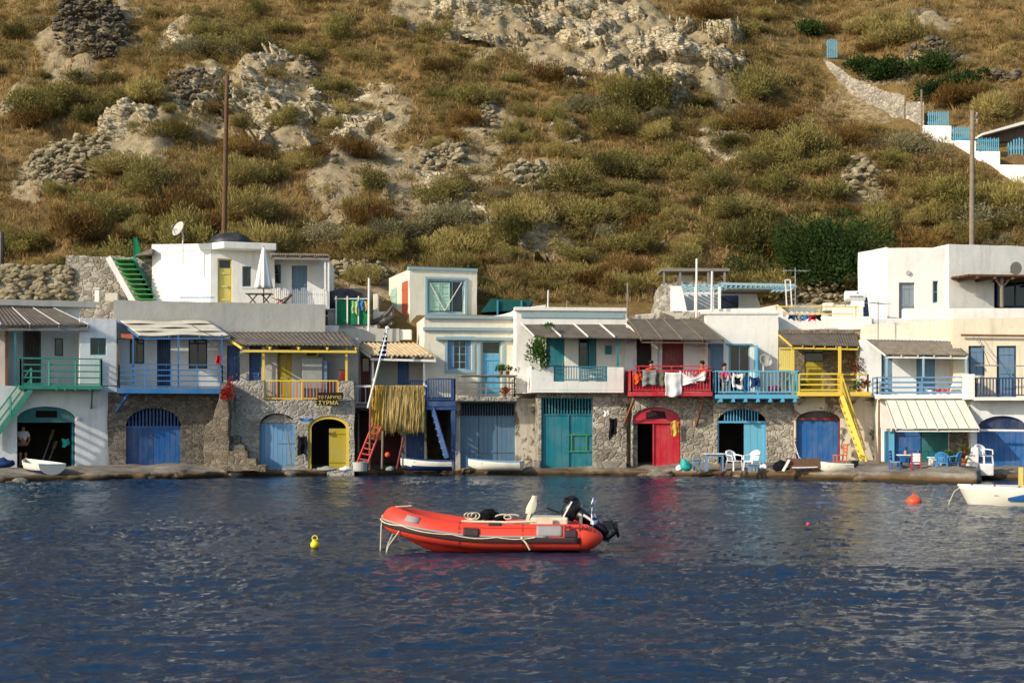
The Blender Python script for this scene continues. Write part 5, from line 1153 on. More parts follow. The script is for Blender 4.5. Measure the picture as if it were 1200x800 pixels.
# ================================================================== 13 big white house above
fa = Face(1040, 66.0, -30); fb = Face(1075, 65.6, -2); fc = Face(1112, 65.4, 14)
h = root('white_house', 'large white cubic house on the terrace at the upper right', fb, group=None)
def span(f, x0, x1): return f.S(x0), f.S(x1)
s0, s1 = span(fa, 1005, 1040); mb = MB(fa); mb.prism(rough([(s0, fa.Z(385, 0)), (s1, fa.Z(385, 0)), (s1, fa.Z(289.5, 0)), (s0, fa.Z(294, 0))], .6), -.3, 0); mb.build('side_wall', 'white', h, 'sunlit left side of the white house', bevel=.04)
block(h, fb, 'white', (1040, 290, 1112, 385), 0, 3.5, [hole_rect(fb, 1053.5, 331, 1072, 384), hole_rect(fb, 1093, 329, 1099.5, 355)], roofz=.1, bev=.04)
door(h, fb, 1053.5, 331, 1072, 384, -.14, 'grey', 3, label='grey door of the large white house'); window(h, fb, 1093, 329, 1099.5, 355, -.14, 'sky', 1, 2, .05)
block(h, fc, 'white', (1112, 289.5, 1330, 385), .0, 4, [hole_rect(fc, 1165, 328, 1260, 362)], roofz=.1, bev=.04, name='wing_wall')
mb = MB(fc); mb.box(fc.S(1165), fc.S(1260), -3.0, -2.9, fc.Z(384, 0), fc.Z(328, 0)); mb.build('inner_wall', 'cool_white', h)
window(h, fc, 1168, 329, 1256, 360, -.16, 'navy', 4, 1, .06, label='dark glazed opening under the timber canopy')
mb = MB(fc)
a, b = fc.S(1134, 1.4), fc.S(1260, 1.4)
for i in range(22): d_ = .02 + i * .07; mb.tube([(a + random.uniform(-.15, .15), d_, fc.Z(323, 0, 1.4) + .012 * (i % 3)), (b, d_, fc.Z(321, 0, 1.4) + .012 * (i % 3))], .05, 6)
for i in range(6): x = a + .4 + i * .9; mb.bar((x, 0, fc.Z(325, 0, 1.4)), (x, 1.6, fc.Z(325, 0, 1.4)), .1, .1)
mb.build('canopy', 'log', h, 'rough timber pole canopy'); mb = MB(fc); p = fc.P(1174, 360, 1.3); q = fc.P(1174, 326, 1.3); mb.tube([p, q], [.09, .08], 8); mb.tube([fc.P(1174, 337, 1.3), fc.P(1166, 326, 1.3)], .05, 6); mb.tube([fc.P(1174, 337, 1.3), fc.P(1183, 327, 1.3)], .05, 6); mb.build('canopy_post', 'wood', h)
mb = MB(fb); mb.box(fb.S(1018, 1.6), fb.S(1120, 1.6), .02, 1.9, fb.Z(384, 0, 1.6), fb.Z(373.5, 0, 1.6)); mb.box(fc.S(1110, 1.4), fc.S(1330, 1.4), .9, 1.4, fc.Z(384, 0, 1.4), fc.Z(361, 0, 1.4)); mb.build('terrace', 'white', h, bevel=.03)
mb = MB(fb); c_ = fb.P(1064, 319.5, .03); mb.tube([(c_[0], .0, c_[2]), (c_[0], .1, c_[2])], .1, 12); mb.build('wall_lamp', 'dish', h)
mb = MB(fc); c_ = fc.P(1192, 314, .7); mb.tube([(c_[0], .4, c_[2]), (c_[0], .5, c_[2]), (c_[0], .62, c_[2])], [.12, .24, .3], 14); mb.tube([(c_[0] + .1, .02, c_[2] - .1), (c_[0], .45, c_[2])], .03, 6); mb.build('loudspeaker', 'grey_wood', h)
# ================================================================== structures on the terraces behind
# stone retaining walls at the left
f = Face(60, 67.0, 0)
mb = MB(f); out = [(-60, 360), (180, 360), (180, 303), (140, 300), (100, 299), (78, 299), (77, 316), (40, 315), (30, 311), (0, 309), (-60, 306)]
pts = rough([(p[0], p[2]) for p in (f.P(x, y) for x, y in out)], .35, .06); mb.prism(pts, -1.2, 0)
solo(mb, 'stone_wall', 'stone_pale', 'tall rubble stone retaining wall behind the houses at the far left', 'wall', bevel=.03)
mb = MB(f); a = f.S(-50); 
for k in range(210):
    px, py = random.uniform(-40, 82), random.uniform(311, 350); s = f.S(px, .15); mb.rock((s, .05 + random.uniform(0, .12), f.Z(py, 0)), random.uniform(.1, .24), 1, (1.3, .8, .8), .2)
solo(mb, 'dry_stone_wall', 'stone_h', 'dry stacked pale stones in front of the left retaining wall', 'wall')
mb = MB(f); mb.prism(rough([(p[0], p[2]) for p in (f.P(x, y, 1.2) for x, y in ((93, 376), (134, 376), (134, 353), (93, 354)))], .3, .05), .6, 1.2); solo(mb, 'stone_wall', 'stone_pale', 'short stone patch of wall between the two leftmost roofs', 'wall', bevel=.02)
mb = MB(f); s, d, z = f.P(114, 356, 1.0); z2 = f.Z(339, 0, 1); mb.box(s - .16, s + .16, .8, 1.1, z - .8, z - .1); mb.box(s - .11, s + .11, .85, 1.05, z - .1, z2); mb.box(s - .15, s + .15, .8, 1.1, z2 + .002, z2 + .06)
solo(mb, 'chimney', 'white', 'small white chimney stub at the top of the leftmost roof', 'chimney', bevel=.02)
mb = MB(f); mb.box(f.S(124, .8), f.S(139, .8), .4, .9, f.Z(354, 0, .8), f.Z(343.5, 0, .8)); mb.box(f.S(130, .8), f.S(145, .8), .2, .39, f.Z(354, 0, .8), f.Z(346, 0, .8)); solo(mb, 'white_block', 'old_plaster', 'low whitewashed block right of the chimney stub', 'block', bevel=.04)
f = Face(150, 66.9, 0); h = thing('outdoor_stair', 'green wooden stair with a white side board climbing the left stone wall', 'stairs', f.W(0, .5, float(f.Z(354, 0, .5))))
p0, p1 = f.P(134, 303, .2), f.P(162, 354, .75)
mb = MB(f); mb.bar((p0[0] - .12, .78, p0[2]), (p1[0] - .22, .78, p1[2]), .14, .26); mb.build('side_board', 'white_wood', h); mb = MB(f); mb.bar((p0[0] + .85, .2, p0[2] + .05), (p1[0] + .62, .2, p1[2] + .05), .08, .22); mb.build('side_board', 'green', h)
for i in range(9):
    t_ = (i + .5) / 9; x, y, z = [p0[k] + (p1[k] - p0[k]) * t_ for k in range(3)]; mb = MB(f); mb.box(x, x + .82, .22, .76, z, z + .045); mb.box(x + .0, x + .82, .22, .24, z - .18, z - .004); mb.build('tread', 'lime', h)
f = Face(158, 66.2, 0)
mb = MB(f); q = [f.P(156, 300, 0), f.P(178, 291, 0)]; mb.prism([(q[0][0], q[0][2]), (q[1][0], q[1][2] - .25), (q[1][0], q[1][2])], -1.5, 0); solo(mb, 'lean_to_roof', 'roof_grey', 'small sloping roof flap left of the rooftop house', 'roof')
mb = MB(f); a = f.S(154); zt, zb = f.Z(276, 0), f.Z(301, 0)
mb.tube([(a, -.5, zb), (a, -.5, zt)], .03, 6); mb.tube([(a + .35, -.5, zb), (a + .1, -.5, zt)], .03, 6); mb.prism([(a + .03, zb + .1), (a + .32, zb + .1), (a + .1, zt - .05), (a + .03, zt - .05)], -.51, -.49); solo(mb, 'net_screen', 'green_net', 'small green net tied between two poles by the green stair', 'net')
# black tarpaulin dome and the tall brown pole
f = Face(270, 72, 0); x, Y, z = at(270, 71.5, 284)
mb = MB(); mb.lathe([(1.1, z - 1), (1.05, z), (.9, z + .25), (.55, z + .42), (.1, z + .47)], (x, Y), 14); solo(mb, 'water_tank', 'black', 'black domed tank top behind the rooftop house', 'tank', smooth=True)
def pole(px, ytop, ybot, Y, mat, r0, r1, lean, label, arms):
    x, _, zb = at(px, Y, ybot); zb = min(zb, HT(x, Y) - .2); zt = CZ + (HZ - ytop) / FPX * Y; h = thing('utility_pole', label, 'pole', (x, Y, zb), None)
    mb = MB(); mb.tube([(x + lean * k / 6 , Y, zb + (zt - zb) * k / 6) for k in range(7)], [r0 + (r1 - r0) * k / 6 for k in range(7)], 10); mb.build('pole', mat, h, smooth=True)
    for i in range(arms):
        mb = MB(); zz = zt - .25 - i * .35; mb.tube([(x + lean, Y, zz), (x + lean + .22, Y - .05, zz), (x + lean + .22, Y - .05, zz + .16)], [.02, .02, .05], 6); mb.build('insulator', 'dish', h)
pole(262, 88, 276, 73.5, 'log', .15, .10, .18, 'tall brown timber pole rising behind the rooftop house', 3)
pole(1138.5, 130, 290, 72.5, 'log_grey', .15, .11, .04, 'grey timber pole rising behind the big white house', 2)
mb = MB(); x, _, z = at(2, 70, 296); mb.tube([(x, 70, z - 2), (x, 70, CZ + (HZ - 272) / FPX * 70)], .12, 8); solo(mb, 'utility_pole', 'dbrown', 'dark post cut by the left edge of the photo', 'pole')
# satellite dishes, aerials, roof poles
def dish(px, py, Y, r, label, az=30, poleh=.8, grp=None, wall=False):
    x, _, z = at(px, Y, py); h = thing('satellite_dish', label, 'satellite dish', (x, Y, z - poleh)); d = Vector((math.sin(R(az)), -math.cos(R(az)), .45)).normalized(); u = d.cross(Vector((0, 0, 1))).normalized(); w_ = u.cross(d); mb = MB()
    def fn(a, b): q = b * r; t_ = a * 2 * math.pi; p = Vector((x, Y, z)) + u * (q * math.cos(t_)) + w_ * (q * math.sin(t_)) + d * (.35 * q * q / r - .1); return p
    mb.grid(fn, 22, 5); mb.build('reflector', 'dish', h, smooth=True, solid=.015)
    c = Vector((x, Y, z)); mb = MB(); mb.tube([c + w_ * -r * .95, c + d * r * .9 - w_ * r * .2], .015, 6); mb.tube([c + d * (r * .8) - w_ * r * .25, c + d * r - w_ * r * .15], .05, 8); mb.build('feed_arm', 'steel', h)
    mb = MB(); b = c - d * .12; mb.tube([b, b - d * .15 + Vector((0, 0, -.1)), (b.x - d.x * .15, b.y - d.y * .15, z - poleh)], .03, 8); mb.build('mast', 'white_wood', h)
dish(209, 268, 64.6, .36, 'round satellite dish on a mast above the rooftop house', -40, 1.6)
dish(898, 422, 60.9, .30, 'grey satellite dish on the wall right of the light blue balcony door', 20, .5)
def mast(px, ytop, ybot, Y, r, label, mat='white_wood', name='roof_pole'):
    x, _, zb = at(px, Y, ybot); zt = CZ + (HZ - ytop) / FPX * Y; mb = MB(); mb.tube([(x, Y, zb), (x + .02, Y, zt)], r, 8); return solo(mb, name, mat, label, 'pole')
mast(642, 340, 364, 62.5, .03, 'thin white pole on the roof of the teal balcony house'); mast(664, 352, 364, 62.8, .022, 'short thin pole on the roof of the teal balcony house', 'grey_wood'); mast(735, 331, 372, 62.2, .035, 'grey pole between the teal and red balcony houses', 'grey_wood')
mast(816, 303, 372, 62.5, .05, 'tall white pole in front of the roof pergola'); mast(834, 318, 366, 63.2, .05, 'second white pole in front of the roof pergola'); mast(432, 326, 388, 64, .05, 'white pole at the corner of the green netting')
def aerial(px, ytop, ybot, Y, label, yaw=0, n=6):
    x, _, zb = at(px, Y, ybot); zt = CZ + (HZ - ytop) / FPX * Y; mb = MB(); mb.tube([(x, Y, zb), (x, Y, zt)], .022, 6); c, s = math.cos(yaw), math.sin(yaw); L = .55
    mb.tube([(x - L * c, Y - L * s, zt - .12), (x + L * c, Y + L * s, zt - .12)], .015, 6)
    for i in range(n): k = -L + 2 * L * i / (n - 1); mb.tube([(x + k * c - .28 * s, Y + k * s + .28 * c, zt - .12), (x + k * c + .28 * s, Y + k * s - .28 * c, zt - .12)], .009, 5)
    solo(mb, 'tv_aerial', 'steel', label, 'aerial')
aerial(932, 314, 372, 63.0, 'television aerial on the roof right of the pergola', .2); aerial(1029, 352, 398, 60.0, 'aerial bracket on the wall left of the big white house', .7)
# folding ladder-frame by the aerial
f = Face(922, 63.2, 0); mb = MB(f); 
for px in (920, 926): mb.bar(f.P(px, 328), f.P(px + 2, 360), .05, .05)
mb.bar(f.P(920, 328), f.P(926, 328), .05, .05); mb.bar(f.P(921, 340), f.P(927, 340), .04, .04); solo(mb, 'frame_ladder', 'white_wood', 'small white ladder frame beside the television aerial', 'ladder')
# parasol, table, bench and loungers on the roof terrace
x, Y, z = at(309, 63.6, 358); zt = CZ + (HZ - 290) / FPX * Y; zb = CZ + (HZ - 338) / FPX * Y; h = thing('closed_parasol', 'closed white parasol standing on the roof terrace', 'parasol', (x, Y, z))
mb = MB(); mb.tube([(x, Y, z), (x, Y, zt + .06)], .03, 8); mb.build('pole', 'wood', h); mb = MB()
def fn(u, v): a = u * 2 * math.pi; r = (.05 + .3 * v ** .8) * (1 + .22 * math.sin(a * 8) * v); return (x + r * math.cos(a), Y + r * math.sin(a), zt - (zt - zb) * v)
mb.grid(fn, 48, 10); mb.build('canopy', 'cloth_w', h, smooth=True, solid=.01)
x, Y, z = at(304, 63.3, 358); h = thing('terrace_table', 'dark crossed leg table beside the closed parasol', 'table', (x, Y, z)); zt = CZ + (HZ - 344) / FPX * Y
mb = MB(); mb.box(x - .58, x + .58, Y - .3, Y + .3, zt - .04, zt); mb.build('tabletop', 'dbrown', h)
for sx_ in (-.3, .3): mb = MB(); mb.bar((x + sx_ - .22, Y, z), (x + sx_ + .2, Y, zt - .04), .05, .05); mb.bar((x + sx_ + .22, Y + .06, z), (x + sx_ - .2, Y + .06, zt - .04), .05, .05); mb.build('leg', 'dbrown', h)
x, Y, z = at(330, 63.4, 358); h = thing('deck_chair', 'low brown deck chair right of the terrace table', 'chair', (x, Y, z))
mb = MB(); mb.bar((x - .4, Y, z + .35), (x + .1, Y, z + .06), .5, .04); mb.build('seat', 'brick', h); mb = MB(); mb.bar((x + .05, Y, z + .08), (x + .45, Y, z + .5), .5, .04); mb.build('backrest', 'brown', h); mb = MB(); mb.bar((x - .35, Y, z), (x + .2, Y, z + .35), .05, .05); mb.bar((x + .4, Y, z), (x - .2, Y, z + .3), .05, .05); mb.build('leg', 'dbrown', h)
f = Face(232, 63.5, 0); h = thing('slatted_bench', 'white and blue slatted bench against the rooftop house', 'bench', f.W(0, .3, f.Z(357, 0)))
mb = MB(f)
for i in range(10): mb.bar(f.P(213 + i * 3.8, 349, .4), f.P(211 + i * 3.8, 356.5, .4), .05, .03)
mb.build('seat', 'white_wood', h); mb = MB(f); mb.bar(f.P(211, 348.5, .38), f.P(251, 348.5, .38), .04, .05); mb.bar(f.P(209, 357, .38), f.P(249, 357, .38), .04, .05); mb.build('frame', 'sblue', h)
# green netting fence and the clutter on the terrace at the middle left
f = Face(412, 65.2, 0); h = thing('net_fence', 'green netting fence on the terrace left of the cream rooftop house', 'fence', f.W(0, 0, f.Z(380, 0)))
mb = MB(f); a, b, z0, z1 = f.R(393, 349, 433, 380); mb.grid(lambda u, v: (a + (b - a) * u, .03 * math.sin(u * 14), z0 + (z1 - z0) * v), 20, 3); mb.build('netting', 'green_net', h, solid=.01)
for px in (394, 407, 420): post(h, f, px, 347, 380, .06, 'white_wood', .03)
mb = MB(f); mb.bar(f.P(392, 350, .06), f.P(433, 350, .06), .04, .04); mb.build('rail', 'white_wood', h)
for i, (x0, x1, y0, y1, m, lb) in enumerate(((412.5, 419, 352, 368, 'cloth_lg', 'pale green garment hung on the green netting'), (420, 427, 350, 363, 'cloth_lb', 'blue cloth hung on the green netting'), (427.5, 431, 352, 364, 'cloth_y', 'yellowish cloth hung on the green netting'))): cloth('hung_cloth', f, x0, y0, x1, y1, .12, m, lb, seed=i, group='laundry on the green netting')
mb = MB(f); mb.prism(rough([(p[0], p[2]) for p in (f.P(x_, y_, 0) for x_, y_ in ((380, 392), (442, 392), (442, 381), (395, 380), (380, 384)))], .4, .02), -.6, -.1); mb.box(f.S(395, .5), f.S(468, .5), -.05, .5, f.Z(400, 0, .5), f.Z(385, 0, .5)); solo(mb, 'terrace_wall', 'grey_plaster', 'low grey terrace wall under the green netting', 'wall', bevel=.02)
mb = MB(f); mb.box(f.S(380, .6), f.S(396, .6), .1, .6, f.Z(400, 0, .6), f.Z(381, 0, .6)); mb.box(f.S(468, .4), f.S(482, .4), .0, .4, f.Z(398, 0, .4), f.Z(386, 0, .4)); solo(mb, 'white_block', 'white', 'white plastered blocks at the ends of the low terrace wall', 'block', bevel=.03)
mb = MB(f); mb.box(f.S(384, -.2), f.S(392, -.2), -.6, -.2, f.Z(382, 0), f.Z(364, 0)); mb.box(f.S(383, -.2), f.S(393, -.2), -.65, -.15, f.Z(363.9, 0), f.Z(361, 0)); solo(mb, 'barbecue', 'grey_plaster', 'grey masonry stand left of the green netting', 'barbecue', bevel=.02)
x, Y, z = at(404, 67.5, 352); mb = MB(); mb.rock((x, Y, z), .75, 2, (1.35, 1, .75), .05); solo(mb, 'covered_boat', 'black', 'dark tarpaulin covered heap behind the green netting', 'tarpaulin', smooth=True)
f = Face(450, 65.6, 0); mb = MB(f); mb.tube([f.P(436, 378), f.P(446, 374), f.P(455, 366), f.P(461, 357)], [.12, .12, .09, .04], 8); mb.bar(f.P(461, 380), f.P(461, 355), .05, .05); mb.tube([f.P(444, 378), f.P(452, 376), f.P(460, 372)], [.15, .2, .1], 8); solo(mb, 'furled_hammock', 'dbrown', 'dark furled hammock tied to a post beside the green shutter', 'hammock')
mb = MB(f); a, b, z0, z1 = f.R(437, 344, 443, 365); mb.box(a, b, -.5, -.1, z0, z1); mb.box(a, b + .6, -.5, -.05, f.Z(380, 0), z0 - .003); solo(mb, 'white_block', 'cream', 'cream masonry block left of the green shutter', 'block', bevel=.03)
f = Face(595, 67.5, 0); h = thing('green_shelter', 'low dark green netting shelter behind the cream house roof', 'shelter', f.W(0, 0, f.Z(366, 0)))
mb = MB(f); p = [f.P(575, 350, .6), f.P(625, 352, .6), f.P(618, 363, .6), f.P(563, 366, .6)]; mb.prism([(q[0], q[2]) for q in p], -1.5, .6); mb.build('netting', simple('dark_green_sheet', C('#0f4a48'), .8, .2, .3, 6), h)
for px in (583, 611): post(h, f, px, 352, 372, .7, 'teal', .04)
# pergola on the roof behind the red and light blue balconies
f = Face(855, 66.0, -2); h = thing('roof_pergola', 'white roof terrace room with light blue pergola beams', 'pergola', f.W(0, 0, f.Z(366, 0)))
mb = MB(f); pts = [f.P(786, 368), f.P(806, 368), f.P(800, 338), f.P(799, 335), f.P(786, 335)]; mb.prism([(p[0], p[2]) for p in pts], -2.2, 0); mb.build('wall', 'white', h, bevel=.03)
mb = MB(f); mb.prism(rough([(p[0], p[2]) for p in (f.P(x_, y_, -.1) for x_, y_ in ((766, 368), (787, 368), (787, 334), (772, 334)))], .3, .06), -2.5, -.1); mb.build('stone_end', 'stone_pale', h, 'rough stone end wall')
mb = MB(f); mb.prism([(p[0], p[2]) for p in (f.P(x_, y_, -2) for x_, y_ in ((866, 366), (893, 366), (886, 343), (866, 341)))], -2.2, -2); mb.box(f.S(800, -2.5), f.S(868, -2.5), -2.7, -2.5, f.Z(366, 0), f.Z(336, 0)); mb.build('back_wall', 'cool_white', h)
mb = MB(f); mb.box(f.S(846, -2), f.S(866, -2), -2.45, -2.4, f.Z(366, 0), f.Z(341, 0)); mb.build('door', 'navy', h)
mb = MB(f); a, b = f.S(845, .4), f.S(932, .4); 
for d_ in (.4, -2.3): mb.bar((a, d_, f.Z(333.5, 0)), (b, d_, f.Z(335.5, 0)), .1, .12)
for i in range(16): x_ = a + (b - a) * i / 15; mb.bar((x_, .6, f.Z(337, 0)), (x_, -2.4, f.Z(337, 0)), .05, .09)
mb.bar((a, .4, f.Z(338, 0)), (b, .4, f.Z(340, 0)), .06, .06); mb.build('beam', 'sky', h, 'light blue pergola beams')
mb = MB(f); a, b = f.S(798, .2), f.S(845, .2)
for i in range(7): x_ = a + (b - a) * i / 6; mb.bar((x_ + .2, .3, f.Z(335, 0)), (x_ - .3, -2.3, f.Z(336, 0)), .07, .1)
mb.bar((a, .2, f.Z(335, 0)), (b, .2, f.Z(335, 0)), .07, .1); mb.build('beam', 'sky', h)
for px in (815, 834.5, 843): post(h, f, px, 336, 366, .25, 'white_wood', .06)
mb = MB(f); mb.box(f.S(846, -1.5), f.S(900, -1.5), -2.0, .3, f.Z(340.5, 0) + .02, f.Z(340.5, 0) + .05); mb.build('roof', 'roof_grey', h)
f = Face(815, 69.5, 0); h = thing('upper_shelter', 'open shelter with grey plank roof on the slope above the pergola', 'shelter', f.W(0, 0, f.Z(334, 0)))
mb = MB(f); a, b = f.S(774), f.S(854); mb.box(a, b, -1.6, .3, f.Z(318.5, 0), f.Z(315, 0)); mb.build('roof', 'grey_wood', h)
for px in (778, 797, 830, 849): post(h, f, px, 318.7, 336, .2, 'grey_wood', .05)
mb = MB(f); mb.prism(rough([(p[0], p[2]) for p in (f.P(x_, y_) for x_, y_ in ((772, 340), (852, 340), (851, 330), (800, 329), (774, 333)))], .3, .05), -.4, 0); mb.build('low_wall', 'stone_pale', h)
mb = MB(f); mb.box(f.S(796), f.S(815), -1.0, -.9, f.Z(330, 0), f.Z(320, 0)); mb.build('cloth_screen', 'cloth_w', h)
# low roof line behind the white house
f = Face(800, 63.5, 0); mb = MB(f); mb.prism(rough([(p[0], p[2]) for p in (f.P(x_, y_) for x_, y_ in ((734, 380), (935, 376), (912, 357), (890, 361), (830, 362), (745, 369)))], .8, .02), -3, 0); solo(mb, 'roof_parapet', 'white', 'uneven white roof edge below the pergola', 'parapet', bevel=.03)
f = Face(960, 66.5, 0); mb = MB(f); mb.box(f.S(925), f.S(1012), -1, 0, f.Z(384, 0), f.Z(357, 0)); mb.box(f.S(963), f.S(975), .003, .4, f.Z(365, 0), f.Z(355.5, 0)); solo(mb, 'roof_parapet', 'white', 'white wall behind the yellow roof rails', 'parapet', bevel=.03)
# solar tank
f = Face(1003, 64.4, -4); h = thing('water_heater', 'white cylinder tank of a solar water heater beside the big white house', 'water heater', f.W(0, 0, f.Z(372, 0)))
z = f.Z(347, 0); mb = MB(f); a, b = f.S(989.5), f.S(1014); r = .24; mb.tube([(a, 0, z), (a + .04, 0, z), (b - .04, 0, z), (b, 0, z)], [r * .75, r, r, r * .75], 18); o = mb.build('tank', 'plastic_w', h, smooth=False)
text(o, 'x', 'sonocama', .15, f.W(f.S(994.5), r + .012, z - .07), 'black', yaw=R(-4)); mb = MB(f); mb.tube([(f.S(1004), r * .93, z + .13), (f.S(1004), r * .93 + .01, z + .13)], .05, 10); mb.build('emblem', 'steel', o)
mb = MB(f); mb.box(f.S(997), f.S(1012), -.3, .2, f.Z(360, 0), f.Z(353, 0)); mb.build('casing', 'plastic_w', h); mb = MB(f); mb.prism([(f.S(1011), f.Z(379, 0)), (f.S(1020), f.Z(379, 0)), (f.S(1017), f.Z(348, 0)), (f.S(1013), f.Z(348, 0))], -.5, -.1); mb.build('collector', 'navy', h); mb = MB(f)
for px in (992, 1010): mb.bar((f.S(px), -.3, f.Z(380, 0)), (f.S(px), -.3, z), .04, .04)
mb.build('stand', 'steel', h)
for i, (px, m, lb) in enumerate(((928, 'cloth_b', 'navy cloth on the line under the yellow roof rail'), (936, 'cloth_g', 'grey cloth on the line under the yellow roof rail'), (944, 'cloth_lb', 'blue cloth on the line under the yellow roof rail'), (952, 'cloth_r', 'red cloth on the line under the yellow roof rail'), (958, 'cloth_k', 'black cloth on the line under the yellow roof rail'))):
    f = Face(940, 62.4, 0); cloth('hung_cloth', f, px - 4, 368.5, px + 4, 374.5 + i % 2, .15, m, lb, seed=i, group='laundry on the yellow roof rail', sag=.02)

# ================================================================== stone stair wall, white stepped wall and blue fences up the slope
def wall_along(name, pts, thick, mat, label, cat='wall', bev=.02, jit=.03, sub=14):
    """pts: (px, py_top, py_bottom); follows the slope at each bottom point"""
    x, Y, z = hit([p[0] for p in pts], [p[2] for p in pts]); mb = MB(); rows = []
    for k, p in enumerate(pts): rows.append((float(x[k]), float(Y[k]), CZ + (HZ - p[1]) / FPX * float(Y[k]), float(z[k]) - 1.2))
    out = []
    for p, q in zip(rows, rows[1:]):
        for i in range(sub): out.append([p[j] + (q[j] - p[j]) * i / sub for j in range(4)])
    out.append(list(rows[-1]))
    for o_ in out: o_[2] += random.uniform(-jit, jit) * 2
    V = []
    for o_ in out: V.append([mb.vert(o_[0], o_[1], o_[3]), mb.vert(o_[0], o_[1], o_[2]), mb.vert(o_[0], o_[1] + thick, o_[2]), mb.vert(o_[0], o_[1] + thick, o_[3])])
    for A_, B_ in zip(V, V[1:]):
        for k in range(3): mb.face((A_[k], A_[k + 1], B_[k + 1], B_[k]))
    mb.face(V[0]); mb.face(V[-1][::-1]); return solo(mb, name, mat, label, cat, bevel=bev), rows
wall_along('stone_wall', [(966, 69, 74), (985, 80, 98), (1000, 92, 112), (1020, 100, 124), (1040, 108, 133), (1060, 111, 140)], 1.6, 'stone_pale', 'pale rubble wall of the stair climbing to the small blue gate')
wall_along('stone_wall', [(1060, 120, 139), (1083, 120, 147)], 1.2, 'stone_pale', 'lower step of the pale stair wall beside the first blue fence')
o, _ = wall_along('white_wall', [(1082, 147, 160), (1115, 147.5, 168)], .5, 'white', 'top step of the white wall under the first blue fence', jit=0)
o, _ = wall_along('white_wall', [(1115.3, 164.5, 170), (1144, 165, 186)], .5, 'white', 'second step of the white wall under the second blue fence', jit=0)
o, _ = wall_along('white_wall', [(1144.3, 177, 187), (1172, 177.5, 202)], .5, 'white', 'third step of the white wall under the third blue fence', jit=0)
o, _ = wall_along('white_wall', [(1172.3, 193, 203), (1215, 193.5, 232)], .5, 'white', 'lowest step of the white wall at the right edge', jit=0)
def picket(px0, px1, ytop, ybot, yterr, label, n, mat='aqua', name='picket_fence', back=.25, rise=0):
    x, Y, z = hit([px0, px1], [yterr, yterr]); Ym = float(Y.mean()) + back; f = Face((px0 + px1) / 2, Ym, 0); h = thing(name, label, 'gate' if 'gate' in name else 'fence', f.W(0, 0, f.Z(ybot, 0)), None if 'gate' in name else 'blue picket fences up the slope'); a, b, z0, z1 = f.R(px0, ytop, px1, ybot)
    for i in range(n):
        u = (i + .5) / n; mb = MB(f); x_ = a + (b - a) * u; w_ = (b - a) / n * .24; zt = z1 + rise * math.sin(math.pi * u) - (.1 if i % 2 else 0) * (.4 if rise else .5); mb.prism([(x_ - w_, z0), (x_ + w_, z0), (x_ + w_, zt - .08), (x_, zt), (x_ - w_, zt - .08)], 0, .03); mb.build('picket', mat, h)
    for k in (.2, .75): mb = MB(f); mb.box(a, b, -.05, -.004, z0 + (z1 - z0) * k - .04, z0 + (z1 - z0) * k + .04); mb.build('rail', mat, h)
picket(1087, 1112, 130, 147, 160, 'blue picket fence on the top step of the white wall', 11)
picket(1116, 1141, 148, 165, 174, 'blue picket fence on the second step of the white wall', 11)
picket(1145, 1171, 161, 177, 192, 'blue picket fence on the third step of the white wall', 11)
picket(1180, 1212, 168, 192, 215, 'wide turquoise gate at the right edge under the brown roof', 10, name='picket_gate', rise=.35, back=2.2)
picket(968.5, 981.5, 47, 68, 72, 'small turquoise gate alone at the top of the stair', 6, name='picket_gate', rise=.12)
f = Face(1185, 82.25, 0); h = thing('porch_house', 'low house with brown sloping roof behind the blue fences', 'house', f.W(0, -1, f.Z(195, 0)))
mb = MB(f); p = [f.P(1147, 158.5), f.P(1215, 139), f.P(1215, 143), f.P(1147, 161)]; mb.prism([(q[0], q[2]) for q in p], -3.5, .6); mb.build('roof', 'white_wood', h, 'thin pale roof edge'); mb = MB(f); p = [f.P(1152, 160.5, -.2), f.P(1215, 143.5, -.2), f.P(1215, 166, -.2), f.P(1172, 166, -.2)]; mb.prism([(q[0], q[2]) for q in p], -.5, -.2); mb.build('gable', 'brown', h, 'brown timber gable')
mb = MB(f); mb.box(f.S(1172), f.S(1215), -.75, -.55, f.Z(205, 0), f.Z(160, 0)); mb.build('wall', 'cool_white', h)
mb = MB(); x, Y, z = at(1086, 78.5, 130); mb.tube([(x, Y + 1, z - 1), (x, Y + 1, CZ + (HZ - 105) / FPX * 79.5)], .05, 6); solo(mb, 'stake', 'log_grey', 'thin grey stake at the upper end of the first blue fence', 'stake')
x, Y, z = [float(v) for v in hit(1058, 252)]; mb = MB(); mb.tube([(x - .45, Y, z + .1), (x + .45, Y + .1, z + .85)], .06, 6); solo(mb, 'fallen_plank', 'log_grey', 'short grey log lying on the slope above the big white house', 'log')

